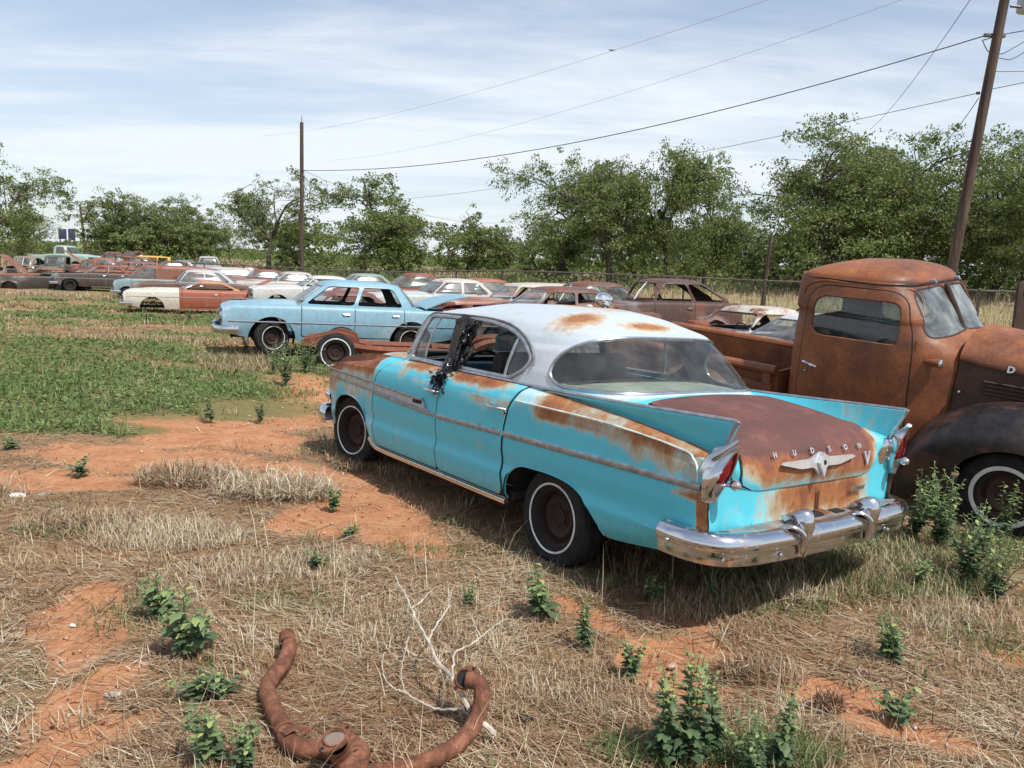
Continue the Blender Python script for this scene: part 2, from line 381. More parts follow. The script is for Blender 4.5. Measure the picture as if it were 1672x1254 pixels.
# ================================================================== terrain
def _ss(a, b, x): t = np.clip((x-a)/(b-a), 0, 1); return t*t*(3-2*t)
def fence_f(x, y): return (y+1.04*x-32)/1.443                  # metres beyond the fence line
def terrain(x, y):
    x = np.asarray(x, float); y = np.asarray(y, float); f = fence_f(x, y)
    z = -.42*_ss(15, 33, y)*_ss(1, -7, x)*(1-_ss(-6, 14, f)) + 1.15*_ss(-2, 38, f) + .5*_ss(40, 120, f)
    z = z + .55*np.exp(-((x+33)/9)**2-((y-78)/12)**2)
    z = z + .025*np.sin(x*.9+.4)*np.sin(y*.7) + .012*np.sin(x*2.3+y*1.1) + .008*np.sin(3.7*x-2.9*y)
    near = np.exp(-((x-1.5)**2+(y-6)**2)/30); return z*(1-.85*near)
def vnoise(x, y, s, seed=0):
    """cheap value noise in numpy"""
    x = np.asarray(x)/s; y = np.asarray(y)/s; xi = np.floor(x).astype(int); yi = np.floor(y).astype(int); fx = x-xi; fy = y-yi; fx = fx*fx*(3-2*fx); fy = fy*fy*(3-2*fy)
    def h(a, b): q = np.sin(a*127.1+b*311.7+seed*74.7)*43758.5453; return q-np.floor(q)
    return (h(xi, yi)*(1-fx)+h(xi+1, yi)*fx)*(1-fy)+(h(xi, yi+1)*(1-fx)+h(xi+1, yi+1)*fx)*fy
def fbm(x, y, s, seed=0): return .5*vnoise(x, y, s, seed)+.27*vnoise(x, y, s/2.1, seed+1)+.15*vnoise(x, y, s/4.3, seed+2)+.08*vnoise(x, y, s/9, seed+3)
# bare red soil / green cover, as ellipses on the ground given by photo points (u, v) and radii in metres (along, across, angle)
def _el(u, v, ra, rb, ang=0.): p = gp(u, v); return (p[0], p[1], ra, rb, R(ang))
BARE = [_el(430, 672, 1.3, .70, 127), _el(330, 705, 1.4, .62, 150), _el(240, 745, 1.3, .46, 165), _el(150, 782, .9, .3, 170), _el(500, 640, 1.2, .6, 127), _el(470, 615, 1.4, .5, 120), _el(60, 775, 1.3, .16, 175), _el(440, 585, 2.2, .6, 110), _el(330, 600, 1.2, .4, 160), _el(200, 519, 3.4, .25, 5), _el(60, 520, 2.5, .25, 0), _el(330, 545, 1.8, .4, 10), _el(400, 560, 1.7, .6, 60),
        _el(600, 815, .9, .42, 127), _el(640, 880, .6, .25, 130), _el(560, 790, .7, .35, 130), _el(520, 850, .45, .2, 110), _el(135, 1000, .42, .20, 100), _el(110, 1130, .34, .16, 80), _el(60, 1235, .30, .17, 60), _el(200, 1180, .18, .10, 60), _el(90, 1060, .25, .10, 100),
        _el(1110, 1090, .34, .22, 120), _el(1160, 1060, .20, .16, 100), _el(1330, 1120, .36, .14, 170), _el(1420, 1160, .30, .12, 150), _el(1100, 1230, .12, .07, 0), _el(1620, 1070, .18, .10, 0), _el(950, 1010, .3, .12, 130)]
GREEN = [_el(120, 640, 3.4, 1.35, 170), _el(270, 615, 2.0, 1.0, 170), _el(50, 560, 4.5, 1.6, 0), _el(130, 500, 6, 1.6, 0), _el(300, 660, 1.6, .5, 150), _el(60, 690, 1.6, .4, 170), _el(520, 600, 1.2, .8, 120), _el(460, 590, 1.5, .6, 100)]
def emask(E, x, y, soft=.45):
    m = np.zeros(np.shape(x))
    for cx, cy, ra, rb, a in E:
        dx, dy = x-cx, y-cy; p = (dx*math.cos(a)+dy*math.sin(a))/ra; q = (-dx*math.sin(a)+dy*math.cos(a))/rb; m = np.maximum(m, np.clip((1.25-np.hypot(p, q))/soft, 0, 1))
    return m
def masks(x, y):
    w = (fbm(x, y, .9, 5)-.5)*1.2; wx = x+w*.5; wy = y+(fbm(x+9, y+3, .9, 8)-.5)*.6
    b = emask(BARE, wx, wy); g = emask(GREEN, wx, wy)*_ss(.35, .6, fbm(x, y, 1.1, 21)+.12)
    far = _ss(10, 22, np.hypot(x, y)); pt = _ss(.60, .70, fbm(x, y, 5, 31)); b = np.maximum(b, .45*pt*far*(fence_f(x, y) < 2)); b = np.maximum(b, .9*_ss(.68, .76, fbm(x, y, .5, 77))*(1-far))
    f = fence_f(x, y); g = np.maximum(g, _ss(-2, 3, f)*_ss(.30, .55, fbm(x, y, 9, 41))*.7*np.where(x < -20, 1.35, .6)); g = np.maximum(g, far*_ss(.40, .60, fbm(x, y, 3.5, 51))*.7*(x < 2)); g = np.maximum(g, .85*_ss(-2.6, -4.4, x)*_ss(8.5, 9.6, y)*(1-_ss(14.5, 17, y))*_ss(.3, .5, fbm(x, y, 1.2, 23)))
    return np.clip(b, 0, 1), np.clip(g, 0, 1)
def build_ground():
    ang = np.concatenate([np.linspace(-180, -52, 40, endpoint=False), np.linspace(-52, 46, 560, endpoint=False), np.linspace(46, 180, 42)]); r = np.concatenate([np.linspace(.05, 1.4, 14, endpoint=False), 1.4*(24/1.4)**np.linspace(0, 1, 330), 24*(2600/24)**np.linspace(0, 1, 110)[1:]])
    A, Rr = np.meshgrid(R(1)*ang, r, indexing='ij'); X = np.sin(A)*Rr; Y = np.cos(A)*Rr; b, g = masks(X, Y)
    Z = terrain(X, Y)+(fbm(X, Y, .22, 3)-.5)*.030*(Rr < 26)*(1-.6*b)+(fbm(X, Y, .06, 4)-.5)*.012*(Rr < 9) - .012*b
    m = grid(np.stack([X, Y, Z], -1), np.stack([b, g], -1)); b, g = m.A[:, 0], m.A[:, 1]
    s = NT('ground_soil'); _, ch = s.attr('wear'); P = s.tc.outputs['Object']
    n1 = s.noise(3.5, 8, .65); n2 = s.noise(28, 6, .7); n3 = s.noise(110, 4, .7); n4 = s.noise(.35, 5, .6)
    st1 = s.noise(60, 3, .6, stretch=(1, .16, 1), dist=1.2); st2 = s.noise(60, 3, .6, stretch=(.16, 1, 1), dist=1.2)
    soil = s.ramp(s.math('MULTIPLY_ADD', n2, .4, s.math('MULTIPLY', n1, .6)), [(.3, (.32, .135, .066)), (.5, (.47, .222, .112)), (.7, (.59, .33, .185))]); soil = s.mix(s.smooth(n3, .58, .74, 0, .7), soil, (.14, .07, .04))
    straw = s.ramp(s.math('MULTIPLY_ADD', st1, .5, s.math('MULTIPLY', st2, .5)), [(.30, (.17, .10, .055)), (.46, (.27, .175, .095)), (.58, (.36, .26, .15)), (.74, (.46, .36, .23))]); straw = s.mix(s.smooth(n1, .35, .65, .15, .6), straw, (.27, .14, .075)); straw = s.mix(s.smooth(n3, .5, .72, 0, .55), straw, (.09, .055, .035))
    gcol = s.ramp(s.math('MULTIPLY_ADD', n3, .5, s.math('MULTIPLY', n2, .5)), [(.35, (.05, .065, .022)), (.5, (.12, .15, .05)), (.65, (.22, .24, .10))])
    far = s.ramp(s.math('MULTIPLY_ADD', n4, .5, s.math('MULTIPLY', n2, .5)), [(.35, (.20, .18, .08)), (.5, (.31, .27, .13)), (.62, (.40, .34, .19))])
    mb = s.smooth(s.math('MULTIPLY_ADD', s.math('SUBTRACT', s.math('MULTIPLY_ADD', n2, .5, s.math('MULTIPLY', n1, .5)), .5), 1.8, ch[0]), .22, .80)
    mg = s.smooth(s.math('MULTIPLY_ADD', s.math('SUBTRACT', n1, .5), 1.5, ch[1]), .25, .85)
    c = s.mix(mb, straw, soil); c = s.mix(s.math('MULTIPLY', mg, .8), c, gcol); c = s.mix(ch[2], c, far)
    s.set(col=c, rough=.95, spec=.12); s.bump(s.math('ADD', s.math('MULTIPLY', n2, 1.4), s.math('ADD', n3, st1)), .7, .018)
    fb = _ss(-6, 8, fence_f(m.V[:, 0], m.V[:, 1])); obj('ground', m, s.m, wear=np.stack([b, g, fb*(1-.5*g)], 1), sharp=0, kind='structure')
build_ground()
def gz(x, y): return float(terrain(x, y))
# ================================================================== turquoise finned sedan (nearest car)
def sstep(a, b, x): t = np.clip((x-a)/(b-a), 0, 1); return t*t*(3-2*t)
def blob(V, c, r, p=1.): d = np.sqrt(sum(((V[:, i]-c[i])/r[i])**2 for i in range(3) if r[i])); return np.clip(1.35-d, 0, 1)*p
def wheel_parts(root, c, rad, width, side, whitewall=None, rim=.19, tyre_m=None, rim_m=None, steer=0., flatten=.0, hub=True, seg=44, nm='wheel', lean=0.):
    """tyre + rim (+ whitewall) as sub-parts of a wheel part; side=+1 outer face towards +Y"""
    w = width; R0, Ri = rad, rim
    prof = [(Ri-.012, -w*.36), (Ri+.012, -w*.44), (R0*.80, -w*.52), (R0*.93, -w*.46), (R0*.985, -w*.34), (R0, -w*.22)]
    for g in (-.12, 0, .12): prof += [(R0, (g-.035)*w), (R0-.006, (g-.02)*w), (R0-.006, (g+.02)*w), (R0, (g+.035)*w)]
    prof += [(R0, w*.22), (R0*.985, w*.34), (R0*.93, w*.46), (R0*.80, w*.52), (Ri+.012, w*.44), (Ri-.012, w*.36)]
    ty = lathe(prof, seg); 
    if side < 0: ty.V[:, 1] *= 1
    def fin(m):
        if side < 0: m = m.mirror()
        if flatten: 
            lo = m.V[:, 2] < -R0+flatten; m.V[lo, 2] = -R0+flatten+(m.V[lo, 2]+R0-flatten)*.1; b = np.clip((-R0*.55-m.V[:, 2])/(R0*.45), 0, 1); m.V[:, 1] *= 1+b*flatten*3.5
        m.rot('Z', steer); m.rot('X', lean); return m
    o = obj(nm, fin(ty), tyre_m or simple('tyre_rubber', (.020, .0195, .019), .85, var=.35, scale=14, spec=.25), root); o.location = c
    rm = [(0.0, w*.10), (.035, w*.10), (.04, w*.13), (.052, w*.13), (.055, w*.06), (rim*.42, w*.03), (rim*.55, w*.16), (rim*.66, w*.18), (rim*.76, w*.05), (rim*.84, w*.02), (rim*.88, w*.26), (rim*.93, w*.34), (rim*.98, w*.36), (rim+.008, w*.42), (rim+.014, w*.43), (rim+.014, w*.38), (rim-.01, w*.3)]
    r = lathe(rm, seg)
    for k in range(5):
        a = k*2*np.pi/5; b = lathe([(0, w*.10), (.009, w*.10), (.010, w*.045)], 6); b.move((math.cos(a)*rim*.34, 0, math.sin(a)*rim*.34)); r = r+b
    obj('rim', fin(r), rim_m or rusty('rusty_rim'), o)
    if whitewall:
        a, b = whitewall; ww = lathe([(a, w*.50), (a+.004, w*.525), ((a+b)/2, w*.532), (b-.004, w*.528), (b, w*.50)], seg)
        obj('whitewall', fin(ww), simple('whitewall_rubber', (.66, .66, .63), .6, var=.18, scale=12), o)
    return o

def build_hero():
    root = thing('sedan', 'turquoise finned sedan with white roof and rusty trunk lid, nearest car in the yard', 'car')
    yaw, ro, pi_ = R(127.15), R(2.18), R(-.55)
    Rm = Matrix.Rotation(yaw, 4, 'Z') @ Matrix.Rotation(ro, 4, 'X') @ Matrix(((math.cos(pi_), 0, -math.sin(pi_), 0), (0, 1, 0, 0), (math.sin(pi_), 0, math.cos(pi_), 0), (0, 0, 0, 1)))
    root.matrix_world = Matrix.Translation((.9943, 5.6127, 0)) @ Rm
    cyan = (.080, .54, .67)
    PA = paint('turquoise_paint', cyan, scale=3.2, attr=True, rough=.38, dusty=.42, bleach=(.62, .74, .74), soft=.22, streak=(1, 1, .4))
    CH = chrome('pitted_chrome', .50, (.62, .63, .66), .09); DC = simple('dull_anodised_trim', (.30, .30, .31), .42, .75, .25, 20)
    DK = simple('dark_gap', (.012, .011, .01), .9, var=.1); GL = glass('hero_glass', (.72, .83, .84), .07, (.40, .40, .37))
    BL = simple('black_interior', (.03, .028, .027), .8, var=.4, scale=5)
    # ---- body shell lines, station by station from tail to nose
    xs = np.array([-1.29, -1.285, -1.27, -1.2, -1.0, -.6, -.3, 0, .33, .8, 1.3, 1.8, 2.1, 2.4, 2.8, 3.2, 3.4, 3.5, 3.545])
    dx = np.array([-1.296, -1.322, -1.308, -1.232, -1.02, -.6, -.3, 0, .33, .8, 1.3, 1.8, 2.1, 2.4, 2.8, 3.2, 3.42, 3.55, 3.60])
    dz = np.array([.735, .82, .91, 1.00, 1.065, 1.125, 1.145, 1.15, 1.15, 1.15, 1.15, 1.15, 1.135, 1.125, 1.105, 1.05, .99, .90, .80])
    ft = np.interp(xs, [-1.29, -.93, -.45, -.1, .33, 1.3, 1.8, 2.1, 2.4, 2.8, 3.2, 3.4, 3.5, 3.56], [1.145, 1.131, 1.114, 1.106, 1.100, 1.100, 1.112, 1.108, 1.100, 1.085, 1.035, .995, .96, .92])
    tp = np.interp(xs, [-1.29, -1.0, 0, 2.4, 3.2, 3.4, 3.5, 3.56], [.962, .985, 1, 1, .985, .965, .94, .90])
    fy = np.interp(xs, [-1.29, -.3, .33, 1.8, 2.4, 3.56], [.875, .862, .852, .845, .80, .75])
    ay = np.interp(xs, [-1.29, -.3, .1, .33, 1.8, 2.4, 3.56], [.845, .835, .846, .862, .855, .82, .77]); az = np.interp(xs, [-1.29, -1.2, -.93, -.63, -.03, .33, 1.8, 2.4, 3.56], [.950, .962, .998, 1.035, 1.08, 1.092, 1.10, 1.09, .90]); az = np.minimum(az, ft-.006)
    bz = np.interp(xs, [-1.29, -1.2, -1.11, -.8, -.47, .5, 1.7, 2.4, 3.2, 3.56], [.90, .925, .948, .98, .998, 1.002, 1.0, .985, .95, .86])
    rk = np.interp(xs, [-1.29, -1.0, -.6, 0, 3.0, 3.4, 3.56], [.385, .35, .30, .262, .262, .265, .30])
    rearin = np.array([.825, .825, .825, .822, .815, .80, .80, .80, .80, .80, .80, .80, .78, .74, .70, .66, .64, .62, .60])
    finx = np.where(xs < -1.25, -1.372+(xs+1.29)*1.2, xs); finx[3] = -1.25
    lines = []
    def L(x, y, z): lines.append(np.stack([x, y, z], 1))
    L(dx, xs*0, dz); L(dx+.004*(dx < -1.1), xs*0+.30, dz-.006); L(dx+.03*(dx < -1.1), rearin*.80, dz-np.interp(xs, [-1.29, -1, 3.5], [.005, .03, .03]))
    L(np.where(xs < -1.19, xs+.01, dx), rearin, np.interp(xs, [-1.29, -1.285, -1.27, -1.2, -1.0, -.6, -.3, 0, .33, 1.8, 2.4, 3.56], [.955, .958, .962, .975, 1.010, 1.055, 1.078, 1.09, 1.09, 1.10, 1.07, .86]))
    L(finx, fy-.036, ft-.004); L(finx, fy, ft); L(finx*0+np.where(xs < -1.25, xs, xs)-.0, fy+.004, ft-.016)
    L(xs, ay*tp**.3, az); L(xs, (.5*ay+.5*.955)*tp+.012, (az*.55+bz*.45)+.010); L(xs, .955*tp, bz); L(xs, .962*tp, bz-.03); L(xs, .972*tp, bz*0+.80); L(xs, .975*tp, bz*0+.66); L(xs, .958*tp, bz*0+.545)
    L(xs, .974*tp, bz*0+.478); L(xs, .938*tp, rk+.07); L(xs, .885*tp, rk)
    for k_, q_ in zip(range(9, 17), (.0, .01, .035, .07, .09, .11, .13, .14)): lines[k_][:, 0] -= q_*np.clip((xs-3.15)/.35, 0, 1)
    lines[6][:, 0] = np.where(xs < -1.25, (finx+xs)/2, xs)
    P = np.array(lines).transpose(1, 0, 2)                       # stations x lines x 3
    P = crom(P, 7, sharp=()); P = crom(P.transpose(1, 0, 2), 5, sharp=(3, 4, 5, 6, 7, 9, 14)).transpose(1, 0, 2)
    half = grid(P)
    vk = half.A[:, 1]*16                                          # line parameter
    half.A[:, 1] = vk
    # cabin opening
    def cab(V, A): return np.maximum(np.maximum(V[:, 0]-2.03, -.34-V[:, 0]), V[:, 1]-np.interp(V[:, 0], [-.34, .0, .3], [.66, .74, .80]))
    half = half.clip(lambda V, A: np.where(A[:, 1] < 6, cab(V, A), 1.))
    # wheel arches
    arch_r = rounded([(.475, .0), (.47, .30), (.445, .46), (.30, .578), (-.05, .592), (-.27, .565), (-.42, .46), (-.52, .31), (-.60, 0.)], .12)
    arch_f = rounded([(2.475, .0), (2.46, .26), (2.50, .42), (2.60, .60), (2.75, .675), (2.93, .69), (3.105, .66), (3.22, .58), (3.275, .42), (3.285, .30), (3.29, 0.)], .08)
    side = lambda V, A: A[:, 1] > 7.2
    for a in (arch_r, arch_f): half = half.clip(lambda V, A: np.where(side(V, A), -poly_in(V[:, 0], V[:, 2], a), 1.))
    full_side = half.copy()
    # doors: lifted copies of the side
    edge_r = lambda z: np.interp(z, [.2, .55, .80, .95, 1.02, 1.10], [.470, .478, .475, .440, .40, .355])
    mid = lambda z: 1.345+0*z
    edge_f = lambda z: np.interp(z, [.2, .5, .80, .93, 1.0, 1.05, 1.08], [2.37, 2.40, 2.405, 2.37, 2.30, 2.20, 2.10])
    def door_s(V, x0, x1, g, zb=.315): return np.minimum(np.minimum(V[:, 0]-x0(V[:, 2])-g, x1(V[:, 2])-g-V[:, 0]), V[:, 2]-zb-g)
    body = half.copy().both(); body.weld()
    def wear_body(V):
        x, y, z = V.T; ys = y > 0; r = np.zeros(len(V)); bl = np.zeros(len(V)); g = np.zeros(len(V))+.15
        r = np.maximum(r, np.where((x > 2.42) & (z > .68), sstep(2.38, 2.44, x)*np.interp(z+np.interp(x, [3.0, 3.55], [0, .10]), [.68, .80, .86, .87, .91, .97, 1.2], [.3, .5, .55, .45, .55, 1.0, 1.15]), 0))
        bl = np.maximum(bl, np.where((x > 2.42) & (z > .72) & (z < .87), .6, 0)); bl = np.where((x > 2.40) & (z <= .72) & (np.abs(y) > .7), .55, bl); bl = np.maximum(bl, blob(V, (1.9, 0, 1.0), (.15, 0, .08), .4))
        # hood: rust with pale patches far side
        hood = (x > 2.08) & (np.abs(y) < .72) & (z > .9); r = np.where(hood, .62-.25*(y < -.1), r); bl = np.where(hood, .6, bl)
        # shoulder between fin base and ridge
        q = (x < .30) & (z > .93) & (np.abs(y) > .84); r = np.where(q, np.maximum(r, .70*sstep(.30, .02, x)*np.where(ys, 1, .5)), r)
        bl = np.where((x > .05) & (x < .42) & (z > 1.0), .85, bl)
        # below the ridge
        w = sstep(.42, -.2, x)*sstep(-1.24, -1.0, x); dep = np.interp(x, [-1.2, -.9, -.3, .4], [.24, .21, .13, .10])
        q = (z < bzf(x)) & (z > .6) & (np.abs(y) > .84); r = np.where(q & (x < .45), np.maximum(r, (.34+.42*w)*np.clip(1.1-(bzf(x)-z)/dep, 0, 1)), r)
        # fin faces stay clean
        fin = (x < .2) & (z > azf(x)+.01) & (np.abs(y) < .885) & (np.abs(y) > .79); r = np.where(fin, .05+.12*(y < 0), r); bl = np.where(fin, .12+.2*(y < 0), bl)
        # deck strip beside the lid
        d = (x < .05) & (np.abs(y) < .79) & (z > .80); r = np.where(d, .12+.3*(x > -.35)*(y > .2)+.35*(y < -.55)*(x < -.6)*(z > .93), r); bl = np.where(d, .25+.5*(x > -.45), bl)
        # vertical rust run at the tail corner and stain under the lamp
        r = np.where((x < -1.215) & (z < .775) & (np.abs(y) > .86), .75, r)
        r = np.maximum(r, blob(V, (-1.20, 0, .725), (.16, 0, .03), .75)*(np.abs(y) > .85))
        r = np.maximum(r, .34*sstep(.36, .28, z)); g = g+.6*sstep(.48, .28, z)
        return np.stack([r, bl, g], 1)
    bzf = lambda x: np.interp(x, [-1.29, -1.2, -1.11, -.8, -.47, .5, 1.7, 2.4, 3.2, 3.56], [.90, .925, .948, .98, .998, 1.002, 1.0, .985, .95, .86])
    azf = lambda x: np.interp(x, [-1.29, -1.2, -.93, -.63, -.03, .33, 1.8, 2.4, 3.56], [.950, .962, .998, 1.035, 1.08, 1.092, 1.10, 1.09, .90])
    ob = obj('body', body, PA, root, wear_body)
    wl = half.copy().thick(.012)                                 # inner skin so the shell is not paper-thin at the arches
    obj('inner_panel', M(wl.V[len(wl.V)//2:], np.array([t-len(wl.V)//2 for t in wl.T if (t >= len(wl.V)//2).all()]), wl.A[len(wl.V)//2:]).both(), simple('rusty_inner_metal', (.07, .04, .03), .8, var=.5), root)
    # ---- rear panel under the lid, and the concave corners
    ys = np.linspace(-.925, .925, 75); zs = np.linspace(.40, .755, 22)
    Y, Z = np.meshgrid(ys, zs, indexing='ij'); t = np.abs(Y)/.925
    X = -1.300+.014*t**2 - .03*np.clip((.60-Z)/.2, 0, 1)*np.clip(1-t/.8, 0, 1)**.3 + .035*np.exp(-((t-.80)/.10)**2)
    X = np.where(t > .93, np.interp(t, [.93, 1], [-1.278, -1.265]), X)
    Z2 = Z + (Z-.40)/.355*np.interp(t, [0, .66, .70, .78, .88, .95, 1], [-.022, -.01, .01, .12, .215, .18, .13])
    rp = grid(np.stack([X, Y, Z2], -1)); rp.flip()
    def wear_rear(V):
        x, y, z = V.T; r = 1.0*np.clip(1-np.abs((y+.05)/.66)**4, 0, 1)*np.interp(z, [.40, .50, .55, .60, .70, .73, .76], [.3, .55, .65, .85, .95, .75, .4])
        r *= np.interp(y, [-.6, .1, .35, .6], [1.0, .95, .72, .45]); return np.stack([r+.02, np.full(len(V), .18), np.full(len(V), .1)], 1)
    obj('rear_panel', rp, PA, root, wear_rear)
    # ---- doors
    for (nm, x0, x1, lab) in (('front_door', mid, edge_f, None), ('rear_door', edge_r, mid, None)):
        for sgn in (1, -1):
            d = full_side.clip(lambda V, A: np.where(A[:, 1] > 5.9, door_s(V, x0, x1, .006), -1.))
            d.offset(.006); d.thick(.012)
            u = full_side.clip(lambda V, A: np.where(A[:, 1] > 5.9, door_s(V, x0, x1, -.011), -1.)); u.offset(.0022)
            if sgn < 0: d = d.mirror(); u = u.mirror()
            def wear_door(V, nm=nm):
                x, y, z = V.T; r = np.zeros(len(V))+.05; g = .12+.5*sstep(.46, .3, z)
                if nm == 'front_door':
                    bt = np.interp(x, [1.34, 1.5, 1.7, 1.85, 2.0], [.2, .62, .9, .95, .5]); r = np.maximum(r, bt*np.interp(z, [1.01, 1.045, 1.075], [0, .55, .95])); r = np.maximum(r, blob(V, (1.93, 0, 1.0), (.10, 0, .06), .5))
                else:
                    bt = np.interp(x, [.5, .62, .9, 1.2, 1.34], [.3, .9, .95, .85, .35]); r = np.maximum(r, bt*np.interp(z, [.995, 1.04, 1.07], [0, .5, 1.0]))
                    r = np.maximum(r, .62*np.interp(x, [.45, .6, .9, 1.1], [.7, .9, .8, 0])*np.interp(z, [.87, .93, .98, .99], [0, .7, .9, 0]))
                bl = .1+blob(V, (1.65, 0, .975), (.35, 0, .05), .45)+blob(V, (.55, 0, 1.0), (.25, 0, .06), .4)
                return np.stack([r, bl, g], 1)
            dd = obj(nm, d, PA, root, wear_door); obj('door_gap', u, DK, dd)
            hx = 1.405 if nm == 'front_door' else .55
            h = tube([(hx-.085, .975*sgn, .932), (hx-.06, 1.012*sgn, .937), (hx, 1.02*sgn, .938), (hx+.06, 1.012*sgn, .94), (hx+.095, .975*sgn, .942)], [.010, .017, .019, .017, .011], 10, flat=(1.15, .75)); h = h+tube([(hx-.08, .972*sgn, .905), (hx-.08, .995*sgn, .905)], .014, 10)
            obj('door_handle', h, CH, dd)
    # ---- trunk lid
    lid = grid(P.copy()); lid.A[:, 1] *= 16
    def lid_s(V, A, g=0.):
        hw = np.interp(V[:, 2], [.70, .74, .80, .95, 1.05, 1.12, 1.15], [.60, .655, .68, .69, .665, .62, .56])
        prof = np.minimum(hw-np.abs(V[:, 1]), V[:, 2]-(.742+.05*np.clip((np.abs(V[:, 1])-.50)/.18, 0, 1)**2.5))
        return np.where((A[:, 1] < 3.3) & (V[:, 0] < .2), np.minimum(prof, -.50-V[:, 0]-.03*(V[:, 1]/.6)**2)-g, -1.)
    lm = lid.clip(lambda V, A: lid_s(V, A)).both(); lm.weld(); lm.offset(.012); lm.thick(.016)
    def wear_lid(V):
        x, y, z = V.T; r = np.where(z > .93, 1.35, np.interp(z, [.74, .78, .85, .93], [.25, .50, .78, 1.05])); r = r+.18*(y < .1)*(z < .93); r = np.where((z < .9) & (y > .55), r-.25, r)
        r = r-.55*(np.abs(y) > .64)*(y < 0)*(z < 1.0); return np.stack([r, .1+0*x, .1+0*x], 1)
    SR = [(.0, (.46, .22, .08)), (.25, (.40, .15, .05)), (.5, (.27, .10, .06)), (.72, (.21, .082, .062)), (.86, (.155, .062, .050)), (1., (.115, .048, .040))]
    LP = paint('trunk_rust_paint', cyan, scale=3.0, attr=True, rough=.36, dusty=.15, rusts=SR, soft=.22)
    ol = obj('trunk_lid', lm, LP, root, wear_lid); ol['label'] = 'trunk lid gone almost wholly to red rust'
    gp_ = lid.clip(lambda V, A: lid_s(V, A, -.010)).both(); gp_.weld(); gp_.offset(.003); obj('lid_gap', gp_, DK, ol)
    # emblem: winged bird-like V, small V and lettering
    ex, ey, ez = np.array([0, -1, 0]), np.array([.12, 0, 1.]), np.array([-1, 0, .12])
    wing = rounded([(-.385, .012), (-.36, .030), (-.10, .035), (-.055, .055), (0, .082), (.055, .055), (.10, .035), (.36, .030), (.385, .012), (.20, -.032), (.075, -.030), (.045, -.055), (0, -.115), (-.045, -.055), (-.075, -.030), (-.20, -.032)], .012, 3)
    wing = wing*np.array([.97, .78]); em = prism(wing, -.006, .010); em.V = em.V[:, [0, 2, 1]]; em.T = em.T[:, ::-1]
    dm = prism([(0, .060), (.04, .0), (0, -.085), (-.04, 0)], .012, .03); dm.V = dm.V[:, [0, 2, 1]]; dm.T = dm.T[:, ::-1]
    hole = lathe([(.0, .034), (.016, .034), (.018, .030)], 16, 'Z')
    LV = lm.V[lm.V[:, 0] < -1.1]
    def lx(y, z):
        d = (LV[:, 1]-y)**2+(LV[:, 2]-z)**2; k = np.argsort(d)[:14]; return LV[k, 0].min()
    def surf_x(z): return lx(.02, z)
    EM = simple('emblem_metal', (.62, .64, .66), .3, .55, .12, 30)
    e_ = place(em+dm, (surf_x(.865)-.008, 0.03, .868), ex, ey, ez)
    oe = obj('emblem', e_, EM, ol); obj('keyhole', place(hole, (surf_x(.865)-.004, .02, .868), ex, ey, ez), DK, oe)
    for i, c in enumerate('HUDSON'):
        yy = .44-i*.173; tm = text_mesh(c, .046, .004, .0008); tm.move((0, -.015, 0)); zz = .925+.012*abs(math.cos(yy*2))
        obj('letter', place(tm, (lx(yy, zz)-.006, yy, zz), ex, (.45, 0, 1), (-1, 0, .45)), EM, ol)
    vm = prism([(-.055, .055), (-.030, .055), (0, -.02), (.030, .055), (.055, .055), (.006, -.065), (-.006, -.065)], 0, .012); vm.scale((.68, .7, .72)); vm.V = vm.V[:, [0, 2, 1]]; vm.T = vm.T[:, ::-1]
    obj('small_emblem', place(vm, (lx(-.52, .86)-.006, -.52, .855), ex, ey, ez), EM, ol)
    tm = text_mesh('Hornet', .05, .003, .001, .5); obj('script', place(tm, (-1.325, -.45, .655), ex, (.05, 0, 1), ez), DC, root)
    # ---- greenhouse
    def house(u, v):
        """u: perimeter angle 0 (front) .. pi (rear) on the left side; v 0 belt .. 1 drip .. 2 roof middle"""
        vb = np.clip(v, 0, 1); vc = np.clip(v-1, 0, 1)
        e = vb**1.0
        xf = np.interp(vb, [0, 1], [2.32, 2.10]); xr = np.interp(vb, [0, .18, .6, 1], [-.45, -.40, -.25, -.07]); w = np.interp(vb, [0, .35, .7, .9, 1], [.842, .824, .783, .740, .705])
        xc = .9; af = xf-xc; ar = xc-xr
        # cap shrinks towards a spine
        k = 1-vc; kk = np.sin(k*np.pi/2)**.9
        c, s = np.cos(u), np.sin(u)
        nf, nr = 9.0, np.interp(vb, [0, 1], [4.6, 4.0])
        n = np.where(c > 0, nf, nr); r_ = (np.abs(c)**n+np.abs(s)**n)**(-1/n)
        X = xc+np.where(c > 0, af, ar)*c*r_*(1-(1-k)*.55)
        Y = w*np.abs(s)*r_*k
        zt = np.interp(X, [-.25, -.07, .1, .3, .5, .9, 1.5, 1.85, 2.1], [1.45, 1.515, 1.585, 1.638, 1.655, 1.662, 1.645, 1.60, 1.53])
        zd = np.interp(X, [-.3, .03, .45, .7, .95, 1.2, 1.9, 2.2], [1.49, 1.49, 1.475, 1.50, 1.515, 1.522, 1.508, 1.50])
        zbelt = np.interp(X, [-.3, .1, 1.9, 2.2], [1.10, 1.06, 1.06, 1.10])
        Z = zbelt+(zd-zbelt)*vb
        q = 1-k; Z = Z+(np.maximum(zt, zd)-zd)*np.sin(q*np.pi/2)**.62
        return np.stack([X, Y, Z], -1)
    U, Vv = np.meshgrid(np.linspace(0.0, np.pi, 190), np.concatenate([np.linspace(0, 1, 34), 1+np.linspace(.03, 1, 26)]), indexing='ij')
    Pg = house(U, Vv); G = grid(Pg, np.stack([U, Vv], -1)); 
    nrm = G.normals(); 
    if nrm[len(nrm)//2, 1] < 0: G.flip()
